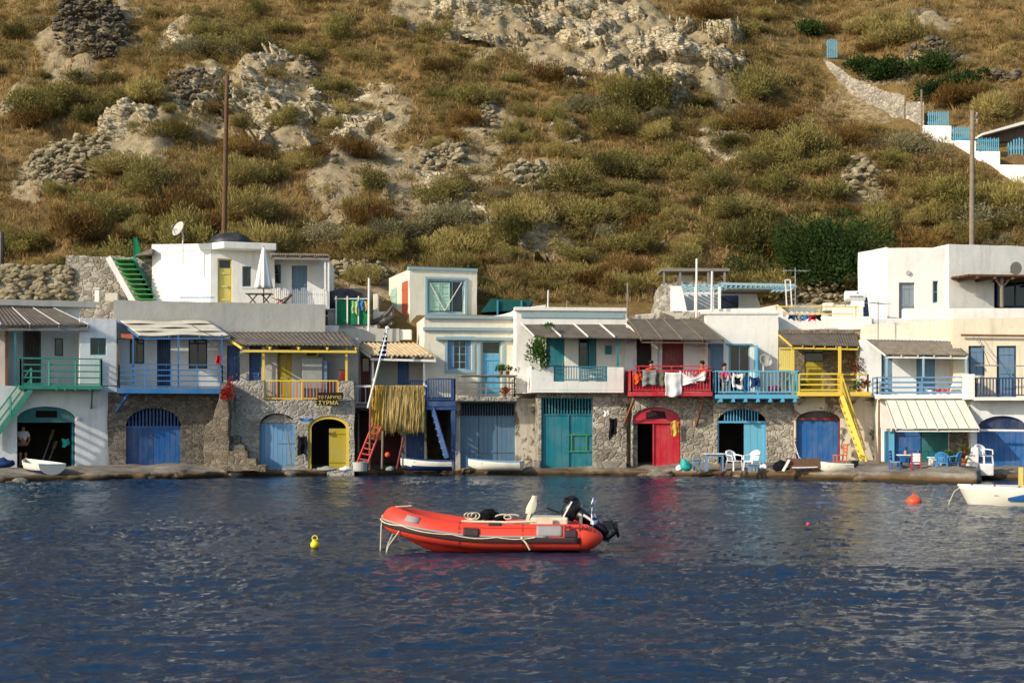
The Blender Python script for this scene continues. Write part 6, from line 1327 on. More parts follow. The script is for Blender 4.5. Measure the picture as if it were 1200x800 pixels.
# ================================================================== stone stair and pillar on the quay
f = Face(268, 59.6, 3); h = thing('stone_stair', 'crooked stone stair beside the pale stone house', 'stairs', f.W(0, .5, .3))
mb = MB(f); mb.prism(rough([(p[0], p[2]) for p in (f.P(x_, y_, .1) for x_, y_ in ((238, 560), (262, 560), (268, 545), (268, 448), (262, 447), (250, 490), (240, 498)))], .25, .04), -1.2, .1); mb.build('stone_pillar', 'stone_brown', h, 'leaning brown stone parapet', bevel=.03)
mb = MB(f); mb.prism(rough([(p[0], p[2]) for p in (f.P(x_, y_, -.2) for x_, y_ in ((268.4, 560), (292, 560), (287, 535), (279, 518), (277, 446), (268.4, 446)))], .25, .02), -1.0, -.75); mb.build('side_wall', 'old_plaster', h)
for i, (x0, x1, yt, dd) in enumerate(((262, 281, 511, -.3), (263, 287, 521, -.05), (268, 290, 529, .25), (264, 300, 537, .6), (262, 312, 545, 1.1))):
    mb = MB(f); a, b = f.S(x0, dd), f.S(x1, dd); zt = f.Z(yt, 0, dd); mb.prism(rough([(a, .25), (b, .25), (b, zt), (a, zt + .02)], .2, .03), dd - .7, dd + .1 * i * .3); mb.build('step', 'stone_brown' if i > 1 else 'stone', h, bevel=.04)
def plant(name, x, Y, z, r, hgt, n, mat, label, seed, pot=None, cat='plant', group=None, leaf=(.03, .07)):
    if pot:
        h = thing(name, label, cat, (x, Y, z), group); mb = MB(); ps = .5 if group else 1; mb.lathe([(.10 * ps, z), (.14 * ps, z + .02), (.18 * ps, z + .28 * ps), (.2 * ps, z + .3 * ps)], (x, Y), 12); mb.build('pot', pot, h); zz = z + .28 * ps
    else: h = None; zz = z
    q, F_, tn = shrub_mesh('p', n, r, hgt, seed, None, leaf=leaf, up=.5, lumps=7); me = bigmesh('foliage', q, F_, mat, {'tone': tn}); o = mobj('foliage' if h else name, me)
    if h: o.parent = h; o.location = (0, 0, zz - z)
    else: o.location = (x, Y, zz); tag(o, label, cat, group)
x, Y, z = at(266, 59.3, 447); plant('red_plant', x, Y, z - .75, .32, 1.0, 500, 'leaf_r', 'red leaved plant on top of the leaning stone parapet', 501); 
# rowing boats
def rowboat(px, py, Y, L, B, Hh, yaw, label, hullmat='gelcoat', inner='gelcoat', bottom=None, thw='white_wood', extra=None):
    x, _, z = at(px, Y, py); h = thing('rowing_boat', label, 'boat', (x, Y, z), 'small boats pulled up on the quay'); ca, sa_ = math.cos(R(yaw)), math.sin(R(yaw))
    class Fr:
        def W(s, u, v, w): return Vector((x + u * ca - v * sa_, Y + u * sa_ + v * ca, z + w))
    fr = Fr(); half = lambda t: B / 2 * (1 - max(0, (t - .25) / .75) ** 2.2) * (.84 + .16 * min(1, t / .25)); sheer = lambda t: Hh * (.86 + .3 * t * t); keel = lambda t: Hh * .5 * max(0, (t - .7) / .3) ** 2
    def hullfn(off):
        def fn(u, v):
            a = (v - .5) * 2; s_ = abs(a); b = half(u) - off * .8; zk = keel(u) + off; zs = sheer(u); return ((u - .5) * L * (1 - 0.02 * off), math.copysign(max(b, .005) * (1 - (1 - s_) ** 1.7) ** .8, a), zk + (zs - zk) * s_ ** 1.6)
        return fn
    mb = MB(fr); mb.cur = 0; mb.grid(hullfn(0), 22, 16)
    me_o = mb.build('hull', [hullmat, bottom or hullmat], h, smooth=False, solid=.02)
    if bottom:
        for p in me_o.data.polygons:
            if p.center.z < Hh * .45: p.material_index = 1
    mb = MB(fr); n = 9; tp = [( -L / 2 + .0, half(0) * a_, 0) for a_ in (1, .5, 0, -.5, -1)]
    mb.poly([(-L / 2 + .01, y, keel(0) + (sheer(0) - keel(0)) * abs(a_) ** 1.6) for a_, y in [(a_ / 6, math.copysign(half(0) * (1 - (1 - abs(a_ / 6)) ** 1.7) ** .8, a_)) for a_ in range(-6, 7)]]); mb.build('transom', hullmat, h, solid=.03)
    mb = MB(fr); 
    for sg in (1, -1): mb.tube([((t - .5) * L, sg * half(t), sheer(t)) for t in [i / 14 for i in range(15)]], .022, 6)
    mb.tube([(-L / 2, -half(0), sheer(0)), (-L / 2, half(0), sheer(0))], .022, 6); mb.build('gunwale', thw, h)
    for t in (.08, .38, .68): mb = MB(fr); b = half(t) * .95; mb.box((t - .5) * L - .11, (t - .5) * L + .11, -b, b, sheer(t) - .12, sheer(t) - .09); mb.build('thwart', thw, h)
    return h, fr
rowboat(45, 555, 56.2, 3.0, 1.25, .48, 128, 'white rowing boat with blue bottom before the leftmost garage', bottom='antifoul')
rowboat(500, 551, 60.3, 2.2, 1.0, .46, 176, 'worn white boat below the hanging nets', inner='sblue', bottom='antifoul', thw='dblue')
rowboat(580, 551, 60.3, 2.3, 1.0, .42, 168, 'upturned bow white boat before the grey blue garage doors', hullmat='gelcoat', thw='sblue')
h, fr = rowboat(978, 553, 56.6, 1.35, .75, .36, 185, 'short white tender before the royal blue arched door')
mb = MB(fr); mb.box(-.75, -.69, -.12, .12, .16, .46); mb.box(-.95, -.76, -.08, .08, .28, .46); mb.box(-.9, -.8, -.03, .03, -.02, .27); mb.build('outboard_motor', 'engine', h, bevel=.02)
# brown slatted boat box with a white board and two rods
x, Y, z = at(941, 56.8, 553); h = thing('wooden_cart', 'brown slatted cart with a white board lying on it', 'cart', (x, Y, z)); mb = MB()
for k in range(5): mb.box(x - .62, x + .62, Y - .34, Y - .31, z + .20 + k * .07, z + .26 + k * .07); mb.box(x - .62, x + .62, Y + .31, Y + .34, z + .20 + k * .07, z + .26 + k * .07)
for sx_ in (-.6, -.2, .2, .58): mb.box(x + sx_, x + sx_ + .05, Y - .305, Y + .305, z + .18, z + .55)
mb.build('crate', 'wicker', h); mb = MB(); mb.bar((x - .5, Y - .5, z + .2), (x + .45, Y - .5, z + .22), .22, .04); mb.build('board', 'white_wood', h); mb = MB(); mb.bar((x - .85, Y - .3, z + .05), (x - .6, Y - .3, z + .5), .3, .05); mb.build('end_board', 'white_wood', h); mb = MB()
for sx_ in (-.45, .4): mb.tube([(x + sx_, Y - .36, z + .13), (x + sx_, Y - .30, z + .13)], .13, 12)
mb.build('wheel', 'rust', h); mb = MB(); mb.tube([(x - .05, Y + .1, z + .3), (x - .35, Y + .1, z + 1.25)], .015, 6); mb.tube([(x + .1, Y + .1, z + .3), (x - .3, Y + .1, z + .85)], .012, 6); mb.build('rod', 'white_wood', h)
# chairs and tables
def plastic_chair(px, py, Y, yaw, mat, label, grp='plastic chairs on the quay', sc=1.0):
    x, _, z = at(px, Y, py); h = thing('plastic_chair', label, 'chair', (x, Y, z), grp); ca, sa_ = math.cos(R(yaw)), math.sin(R(yaw))
    class Fr:
        def W(s, u, v, w): u *= sc; v *= sc; w *= sc; return Vector((x + u * ca - v * sa_, Y + u * sa_ + v * ca, z + w))
    fr = Fr(); mb = MB(fr); mb.grid(lambda u, v: ((u - .5) * .46, (v - .5) * .44, .42 - .025 * math.sin(math.pi * u) - .02 * (1 - v)), 8, 6); mb.build('seat', mat, h, solid=.025)
    mb = MB(fr)
    for i in range(6):
        u0 = -1 + i * .333 + .04; u1 = -1 + (i + 1) * .333 - .04
        mb.grid(lambda u, v, u0=u0, u1=u1: ((u0 + (u1 - u0) * u) * .24, .21 + .13 * v - .10 * (u0 + (u1 - u0) * u) ** 2, .43 + .40 * v - .05 * v * (u0 + (u1 - u0) * u) ** 2), 2, 5)
    mb.tube([(.26 * math.cos(a) , .24 + .06 - .12 * math.cos(a) ** 2 * 1, .62 + .2 * math.sin(a)) for a in [math.pi * k / 12 for k in range(13)]], .022, 6); mb.build('backrest', mat, h, solid=.02)
    for sg in (1, -1):
        mb = MB(fr); mb.tube([(sg * .25, .24, .66), (sg * .28, 0, .64), (sg * .28, -.18, .62), (sg * .27, -.2, .45)], .024, 6); mb.build('armrest', mat, h)
        mb = MB(fr); mb.bar((sg * .22, -.2, .42), (sg * .25, -.24, 0), .05, .05); mb.build('leg', mat, h); mb = MB(fr); mb.bar((sg * .2, .2, .42), (sg * .23, .28, 0), .05, .05); mb.build('leg', mat, h)
    return h
def table(px, py, Y, w_, dp, ht, top, legm, label, grp=None, name='table'):
    x, _, z = at(px, Y, py); h = thing(name, label, 'table' if 'table' in name else 'stool', (x, Y, z), grp); mb = MB(); mb.box(x - w_ / 2, x + w_ / 2, Y - dp / 2, Y + dp / 2, z + ht - .04, z + ht); mb.build('tabletop' if 'table' in name else 'seat', top, h, bevel=.008); mb = MB(); mb.box(x - w_ / 2 + .05, x + w_ / 2 - .05, Y - dp / 2 + .05, Y + dp / 2 - .05, z + ht - .12, z + ht - .045); mb.build('frame', legm, h)
    for sx_ in (-1, 1):
        for sy in (-1, 1): mb = MB(); mb.box(x + sx_ * (w_ / 2 - .08) - .03, x + sx_ * (w_ / 2 - .08) + .03, Y + sy * (dp / 2 - .08) - .03, Y + sy * (dp / 2 - .08) + .03, z, z + ht - .125); mb.build('leg', legm, h)
    return h
plastic_chair(860, 551.5, 58.4, 35, 'plastic_w', 'white plastic armchair next to the blue table'); plastic_chair(881, 551.5, 58.2, -55, 'plastic_w', 'white plastic armchair before the light blue door leaf')
table(837, 551.5, 58.6, .80, .6, .72, 'white_wood', 'sblue', 'blue legged table with white top before the stone wall'); table(817, 551, 58.9, .42, .4, .46, 'sblue', 'sblue', 'small blue stool beside the turquoise bag', name='stool'); table(882, 553, 57.6, .45, .4, .33, 'sblue', 'sblue', 'low blue stool in front of the second white armchair', name='stool')
x, Y, z = at(832, 58.6, 551.5); mb = MB(); mb.lathe([(.14, z + .722), (.16, z + .74), (.1, z + .76)], (x - .05, Y), 12); solo(mb, 'plate', 'cloth_sand', 'small dish on the blue legged table', 'dish')
def bag(px, py, Y, w_, ht, mat, label, tilt=.0, cat='bag', name='bag', seed=0):
    x, _, z = at(px, Y, py); mb = MB(); bm = bmesh.new(); bmesh.ops.create_icosphere(bm, subdivisions=3, radius=1)
    for v in bm.verts:
        p = v.co; nz = float(fbm(p.x * 2 + seed, p.y * 2, p.z * 2, 3, 60 + seed)); k = 1 + .16 * nz; zz = (p.z + 1) / 2; mb.v.append((x + p.x * k * w_ / 2 * (1.1 - .35 * zz) + tilt * zz, Y + p.y * k * w_ / 2.6 * (1.1 - .3 * zz), z + max(0, zz * ht * k)))
    for f_ in bm.faces: mb.face([v.index for v in f_.verts])
    bm.free(); return solo(mb, name, mat, label, cat, smooth=True)
bag(805, 552, 58.4, .48, .5, 'turq_bag', 'turquoise bag leaning on the stone wall', -.12, seed=1); bag(796, 552, 58.5, .3, .28, 'cloth_w', 'pale bundle left of the turquoise bag', seed=2, name='bundle', cat='bundle'); bag(895, 552, 58.0, .34, .3, 'plastic_w', 'small white bag right of the light blue door', seed=3); bag(915, 553.5, 57.6, .72, .48, 'cloth_k', 'dark heap of net between white bag and brown cart', seed=4, name='net_heap', cat='net'); bag(905, 553, 57.9, .4, .22, 'brown', 'small brown bundle beside the dark heap of net', seed=14, name='bundle', cat='bundle'); bag(847, 551.5, 59.2, .32, .32, 'cloth_r', 'dark red bundle under the blue legged table', seed=5, name='bundle', cat='bundle'); bag(4, 548, 58.0, .9, .38, 'cloth_b', 'dark blue heap beside the white boat at the left edge', seed=6, name='net_heap', cat='net')
# orange wooden chair
def wood_chair(px, py, Y, mat, seatm, backm, label, yaw, sc=1.0):
    x, _, z = at(px, Y, py); h = thing('wooden_chair', label, 'chair', (x, Y, z)); ca, sa_ = math.cos(R(yaw)), math.sin(R(yaw))
    class Fr:
        def W(s, u, v, w): u *= sc; v *= sc; w *= sc; return Vector((x + u * ca - v * sa_, Y + u * sa_ + v * ca, z + w))
    fr = Fr(); mb = MB(fr); mb.box(-.22, .22, -.22, .2, .42, .46); mb.build('seat', seatm, h)
    for sg in (-1, 1): mb = MB(fr); mb.bar((sg * .2, -.2, 0), (sg * .2, -.2, .42), .045, .045); mb.build('leg', mat, h); mb = MB(fr); mb.bar((sg * .2, .21, 0), (sg * .2, .27, .92), .045, .045); mb.build('leg', mat, h)
    mb = MB(fr)
    for k in (.58, .72, .86): mb.bar((-.2, .24 + (k - .5) * .08, k), (.2, .24 + (k - .5) * .08, k), .025, .08)
    if backm != mat: mb.box(-.21, .21, .23, .245, .52, .92)
    mb.build('backrest', backm, h); mb = MB(fr)
    for sg in (-1, 1): mb.bar((sg * .2, -.2, .2), (sg * .2, .22, .2), .03, .03)
    mb.build('stretcher', mat, h)
wood_chair(984, 545, 58.4, 'orange', 'orange', 'orange', 'orange wooden chair before the royal blue arched door', -80, .95)
wood_chair(1073, 553.5, 54.6, 'red', 'plastic_w', 'plastic_w', 'red legged chair with white back under the cream awning', 170, .8)
wood_chair(1050, 553, 55.0, 'blue', 'sblue', 'blue', 'blue wooden chair before the light blue pillar', 60, .9)
table(1061, 553, 55.2, .6, .55, .68, 'plastic_w', 'blue', 'blue table with white top under the cream awning'); table(1096, 553.5, 55.0, .5, .5, .6, 'plastic_w', 'plastic_w', 'low white table beside the blue plastic chairs')
plastic_chair(1105, 554, 54.4, 150, 'plastic_b', 'blue plastic chair beside the low white table', sc=.95); plastic_chair(1117, 554, 54.7, -120, 'plastic_b', 'blue plastic chair beside the flowering plant', sc=1.0); plastic_chair(1153, 546, 55.4, 30, 'plastic_w', 'white plastic chair standing on the white masonry step', sc=1.0)
x, Y, z = at(1061, 55.2, 553); mb = MB(); mb.lathe([(.05, z + .682), (.06, z + .8), (.04, z + .84)], (x, Y), 10); solo(mb, 'jug', 'cloth_sand', 'small jug on the white topped blue table', 'jug')
x, Y, z = at(1121, 55.6, 552); plant('potted_plant', x, Y, z, .62, .72, 900, 'leaf_g', 'leafy green plant with orange flowers under the cream awning', 520, 'plastic_w', leaf=(.04, .09)); 
x, Y, z = at(1130, 55.3, 552); plant('potted_plant', x, Y, z + .2, .22, .6, 160, 'leaf_r', 'orange red flowers beside the white masonry step', 521, 'pot')
f = Face(1145, 55.4, -7); mb = MB(f); mb.prism(rough([(p[0], p[2]) for p in (f.P(x_, y_, .3) for x_, y_ in ((1126, 558), (1147, 558), (1147, 524), (1139, 524), (1137, 533), (1132, 534), (1128, 545)))], .3, .03), -.5, .3); mb.box(f.S(1147, .2) + .004, f.S(1164, .2), -.4, .35, .2, f.Z(543, 0, .2)); solo(mb, 'masonry_step', 'white', 'whitewashed masonry bench and step between awning and blue garage', 'step', bevel=.04)
# things leaning and hanging on the walls
f = Face(340, 60.2, 3); mb = MB(f); mb.tube([f.P(337, 506, .1), f.P(341.5, 545, .35)], .025, 6); mb.box(f.S(336), f.S(345), .28, .42, f.Z(546, 0, .35), f.Z(543.5, 0, .35)); solo(mb, 'broom', 'wood', 'broom leaning on the faded blue arched door', 'broom')
f = Face(355, 60.3, 3); cloth('hung_bag', f, 349, 510, 360, 533, .12, 'cloth_k', 'dark bag hanging between the two arched doors', 'bag', None, seed=3); cloth('hung_cloth', f, 351, 489, 367, 493, .25, 'cloth_lb', 'blue tarpaulin strip above the dark bag', 'tarpaulin', None, seed=5)
f = Face(719, 61.2, 3); cloth('wetsuit', f, 714, 489, 723, 516, .14, 'cloth_k', 'black wetsuit hanging on the stone wall by the red door', 'wetsuit', None, drop2=.35, seed=7); f = Face(790, 61.0, 2); cloth('net_bag', f, 786.5, 495, 795.5, 510, .03, 'cloth_y', 'yellow net bag hanging on the red door leaf', 'bag', None, seed=9, sag=-.1)
f = Face(720, 61.2, 3); cloth('hung_cloth', f, 708, 480, 713, 487, .1, 'cloth_w', 'small white cloth on the stone wall by the teal garage', 'cloth', None, seed=10); f = Face(256, 60.3, 15); cloth('lifebuoy_bag', f, 253.5, 415, 259, 427, .7, 'cloth_r', 'red bag hanging at the right end of the blue balcony', 'bag', None, seed=11)
f = Face(150, 60.1, 15); mb = MB(f); mb.prism([(p[0], p[2]) for p in (f.P(x_, y_, .6) for x_, y_ in ((141.5, 391), (156, 391), (156, 397), (142, 395)))], .4, .43); solo(mb, 'wooden_board', 'orange', 'short orange board hung under the canvas awning', 'board')
# the sign
f = Face(386, 60.3, 3); p = f.P(372, 475, .2); h = thing('wooden_sign', 'dark brown hanging sign with yellow hand painted Greek letters', 'sign', f.W(p[0], .2, p[2])); mb = MB(f); a_, b_, c_, e_ = f.R(371, 459.5, 402, 468, .2); mb.box(a_ + .04, b_, .14, .2, c_, e_); mb.box(a_, b_ - .2, .14, .2, f.Z(475, 0, .2), c_ - .002); o = mb.build('board', M['sign_brown'], h)
text(o, 'x', 'ΤΟ ΓΑΡΥΠΩ', .17, f.W(*f.P(372.6, 467.0, .215)), 'cream_yellow', yaw=R(3)); text(o, 'x', 'ΣΥΡΜΑ', .235, f.W(*f.P(373, 474.0, .215)), 'cream_yellow', yaw=R(3)); mb = MB(f)
for px in (376, 398): mb.bar(f.P(px, 461, .17), f.P(px, 455, .0), .02, .02)
mb.build('hanger', 'rust', h)
# nets hung over the pole
f = Face(466, 61.6, 4)
def net(px0, px1, mat, label, seed, n):
    g = np.random.default_rng(seed); mb = MB(f)
    for i in range(n):
        px = px0 + (px1 - px0) * (i + g.random()) / n; d0 = .46 + g.normal(0, .05); L = g.uniform(.78, 1.12); top = f.P(px, 452, d0); bot = f.Z(506 + g.normal(0, 2.4) - 6 * abs(g.normal(0, .5)) + (8 if px < 448 else 0), 0, .5); pts = []; sw = g.normal(0, .04); ph = g.uniform(0, 6)
        for k in range(8): t_ = k / 7; pts.append((top[0] + sw * t_ + .018 * math.sin(t_ * 7 + ph) - .05 * t_, d0 + .05 * math.sin(t_ * 5 + ph) + .04 * t_, top[2] + (bot - top[2]) * t_))
        mb.tube(pts, [.013, .014, .016, .017, .018, .017, .015, .006], 5)
        if i % 3 == 0: mb.tube([(top[0], d0 - .1, top[2] - .25), (top[0], d0 - .05, top[2] + .02), (top[0], d0, top[2])], .03, 5)
    return solo(mb, 'fishing_net', mat, label, 'net', 'nets hung over the white pole', smooth=True)
net(435, 449, 'net_y', 'golden yellow net hanging at the left end of the white pole', 1, 170); net(449, 497, 'net_o', 'wide pale olive net hanging over the white pole', 2, 520)
f = Face(436, 61.0, 0); p, q = f.P(431, 478, .3), f.P(454, 386, .3); h = thing('flag_pole', 'slanting white pole with a furled blue and white flag', 'flag pole', f.W(*p)); mb = MB(f); mb.tube([p, q], [.05, .04], 8); mb.build('pole', 'white_wood', h); mb = MB(f); mb.rock((q[0], q[1], q[2] + .06), .09, 1); mb.build('finial', 'plastic_w', h)
t = NT('striped_flag'); cw = t.coord((1, 1, 1), 'Object', False); wv = t.n('ShaderNodeTexWave', bands_direction='Z'); wv.inputs['Scale'].default_value = 1.6; wv.inputs['Distortion'].default_value = 1.5; t.l(cw, wv.inputs['Vector']); M['flag'] = t.fin(t.ramp(wv.outputs['Fac'], [(.58, C('#16223f')), (.66, C('#d8dce2'))]), .9, None, .1)
mb = MB(f); mb.grid(lambda u, v: (q[0] - .06 - .62 * v * .4 + (u - .35) * (.10 + .26 * v), .3 + .05 * math.sin(u * 11 + v * 3), q[2] - .12 - 1.05 * v - .12 * u), 14, 14); mb.build('flag', 'flag', h, smooth=True, solid=.012)
f = Face(433, 60.8, 0); h = thing('ladder', 'red wooden ladder leaning up behind the hanging nets', 'ladder', f.W(0, .3, .35)); a0, a1 = f.P(419, 541, .9), f.P(437, 497, .2); b0, b1 = f.P(431, 543, .9), f.P(447, 500, .2)
mb = MB(f); mb.bar(a0, a1, .06, .07); mb.bar(b0, b1, .06, .07); mb.build('rails', 'ladder', h)
for i in range(7): t_ = (i + .6) / 7; mb = MB(f); mb.bar([a0[k] + (a1[k] - a0[k]) * t_ for k in range(3)], [b0[k] + (b1[k] - b0[k]) * t_ for k in range(3)], .05, .06); mb.build('rung', 'ladder', h)
f = Face(450, 60.4, 0)
for nm, p, q, m, lb in (('prop_pole', (433, 550), (434, 476), 'rust', 'rusty upright pole in front of the red ladder'), ('prop_pole', (447.5, 549), (448.5, 505), 'log_grey', 'pale upright pole under the hanging nets'), ('prop_pole', (465, 549), (473, 512), 'dred', 'dark red slanting pole beside the worn white boat')):
    mb = MB(f); mb.tube([f.P(*p, .2), f.P(*q, .2)], .045, 7); solo(mb, nm, m, lb, 'pole')
x, Y, z = at(422, 59.4, 552); mb = MB(); mb.lathe([(.26, z), (.29, z + .02), (.31, z + .38), (.33, z + .4), (.29, z + .4), (.27, z + .1)], (x, Y), 18); solo(mb, 'tub', 'grey_plaster', 'grey round tub at the foot of the red ladder', 'tub')
x, Y, z = at(453, 60.6, 533); mb = MB(); mb.rock((x, Y + .5, z), .12, 2, jit=.02); solo(mb, 'net_float', 'buoy_o', 'small orange float hanging in the dark red recess', 'float', smooth=True)
for i, (px, w_, m, lb) in enumerate(((457, .4, 'cloth_g', 'grey bundle on the ground under the nets'), (383, .9, 'concrete', 'pale rubble heap before the yellow arch'), (405, .5, 'cloth_w', 'whitish bundle at the foot of the yellow arch'))): bag(px, 552, 59.3, w_, .2, m, lb, seed=20 + i, name='bundle', cat='bundle')
# plants and pots on the cream house balcony, yellow veranda and rest
f = Face(590, 61.3, 9)
for i, (px, r, m, lb) in enumerate(((587, .24, 'leaf_g', 'small green plant on the grey railing shelf'), (595, .3, 'leaf_g', 'broad green potted plant at the right of the grey railing'), (591, .2, 'leaf_r', 'red flowers in a pot low behind the grey railing'))):
    p = f.W(f.S(px, .75 if i < 2 else .3), .75 if i < 2 else .3, f.Z(439 if i < 2 else 464.5, 0, .75)); plant('potted_plant', p.x, p.y, p.z, r, .35, 180, m, lb, 530 + i, 'pot', leaf=(.03, .07), group='pots on the balconies')
f = Face(1005, 60.0, -4)
for i, (px, py, r, m, lb) in enumerate(((1001, 440, .36, 'leaf_r', 'reddish climbing plant at the right of the yellow veranda'), (1006, 460, .25, 'leaf_g', 'green potted plant behind the yellow railing'), (1012, 455, .2, 'leaf_r', 'red flowering pot behind the yellow railing'), (944, 459, .26, 'leaf_g', 'dark green pot at the left of the yellow railing'))):
    p = f.W(*f.P(px, py, -.1)); plant('potted_plant', p.x, p.y, p.z, r, .6 if i == 0 else .35, 200, m, lb, 540 + i, 'pot', leaf=(.03, .07), group='pots on the balconies')
f = Face(629, 60.8, 6); p = f.W(*f.P(632, 430, .25)); q, F_, tn = shrub_mesh('v', 1100, .5, 1.0, 560, None, leaf=(.035, .08), up=.1, lumps=10); q[:, 2] *= 1.35; tag(mobj('climbing_vine', bigmesh('climbing_vine', q, F_, 'leaf_g', {'tone': tn})), 'green vine climbing the trellis beside the teal door', 'vine').location = p
f = Face(654, 60.9, 6); mb = MB(f); p = f.P(646, 390, .4); 
q, F_, tn = shrub_mesh('v', 160, .4, .22, 561, None, leaf=(.03, .07)); tag(mobj('roof_plant', bigmesh('roof_plant', q, F_, 'leaf_g', {'tone': tn})), 'small green plant growing over the dark porch roof', 'plant').location = f.W(p[0], -.3, f.Z(384, 0, -.3))
# items on the stone house porch
f = Face(366, 60.4, 3); h = thing('fridge', 'old grey refrigerator turned sideways on the yellow railed porch', 'refrigerator', f.W(f.S(366, -.5), -.7, f.Z(470, 0, -.5))); a, b, z0, z1 = f.R(354, 419, 378, 470, -.5); mb = MB(f); mb.box(a, b, -1.15, -.5, z0, z1); mb.build('body', simple('fridge_grey', C('#8f928d'), .5, .4, .2, 3), h, bevel=.03); mb = MB(f); mb.box(b + .01, b + .2, -1.1, -.55, z0, z1 - .1); mb.build('door', 'greyblue', h, bevel=.02)
a, b, z0, z1 = f.R(357, 407, 373, 418.5, -.5); h = thing('crate', 'yellow framed crate on top of the old grey refrigerator', 'crate', f.W((a + b) / 2, -.8, z0)); mb = MB(f); mb.box(a, a + .08, -1.1, -.55, z0, z1); mb.box(b - .08, b, -1.1, -.55, z0, z1); mb.box(a + .082, b - .082, -1.1, -.55, z1 - .07, z1); mb.box(a + .082, b - .082, -1.1, -.55, z0, z0 + .06); mb.build('frame', 'dyellow', h); mb = MB(f); mb.box(a + .085, b - .085, -1.05, -.7, z0 + .065, z1 - .075); mb.build('contents', 'dbrown', h)
a, b, z0, z1 = f.R(397.5, 433, 404.5, 444, -.5); mb = MB(f); mb.box(a, b, -.8, -.5, z0, z1); mb.box(a - .06, b + .06, -.86, -.46, z0 - .06, z0 - .002); solo(mb, 'red_box', 'dred', 'dark red box on a ledge by the right yellow post', 'box', bevel=.01)
# clothes over railings and towels drying
f = Face(785, 61.2, 2)
for i, (x0, y0, x1, y1, d, m, lb, s_, dp) in enumerate(((779.5, 436, 799, 464, 1.07, 'cloth_w', 'long white sheet hanging over the red balcony', .02, .0), (797, 434, 826.5, 451, 1.04, 'cloth_w', 'wide white cloth sagging between rails of the red balcony', .28, .15), (753, 433, 769, 453, 1.05, 'cloth_g', 'grey patterned cloth on the red balcony', .05, .1), (768, 435, 780, 452, 1.02, 'cloth_olive', 'olive grey towel beside the long white sheet', .02, .05), (742, 437, 752, 450, 1.04, 'cloth_o', 'orange cloth at the left end of the red balcony', .04, .1))): cloth('hung_cloth', f, x0, y0, x1, y1, d, m, lb, sag=s_, drop2=dp, seed=20 + i)
f = Face(868, 61.0, 0)
for i, (x0, y0, x1, y1, d, m, lb) in enumerate(((858, 437, 871, 455, 1.06, 'cloth_w', 'white towel with a black patch on the light blue balcony'), (861, 441, 868, 449, 1.12, 'cloth_k', 'black garment over the white towel'), (880, 441, 890, 453, 1.05, 'cloth_b', 'navy garment hanging inside the light blue railing'), (845, 436, 852, 442, 1.05, 'cloth_p', 'pink cloth at the left end of the light blue balcony'), (872, 440, 879, 459, .9, 'cloth_lb', 'pale blue towel hanging behind the light blue railing'))): cloth('hung_cloth', f, x0, y0, x1, y1, d, m, lb, seed=30 + i)
p = f.W(*f.P(907, 460, .6)); mb = MB(); mb.rock((p.x, p.y, p.z + .15), .26, 2, (1.2, .8, .7), .04); solo(mb, 'beach_ball', 'cloth_p', 'pink bundle on the floor of the light blue balcony', 'bundle', smooth=True)
f = Face(1095, 58.4, -7)
for i, (x0, x1, m, lb) in enumerate(((1096, 1103, 'cloth_r', 'red cloth low behind the slate blue railing'), (1105, 1113, 'cloth_o', 'orange cloth low behind the slate blue railing'), (1086, 1094, 'cloth_w', 'white cloth low behind the slate blue railing'))): cloth('hung_cloth', f, x0, 455, x1, 461, .3, m, lb, seed=40 + i, group='cloths behind the slate blue railing')
mb = MB(f); mb.prism([(p[0], p[2]) for p in (f.P(x_, y_, -.3) for x_, y_ in ((1112, 466), (1134, 466), (1134, 440), (1122, 440), (1116, 452)))], -.6, -.3); solo(mb, 'white_block', 'white', 'white stepped masonry at the right end of the slate blue railing', 'block', bevel=.03)

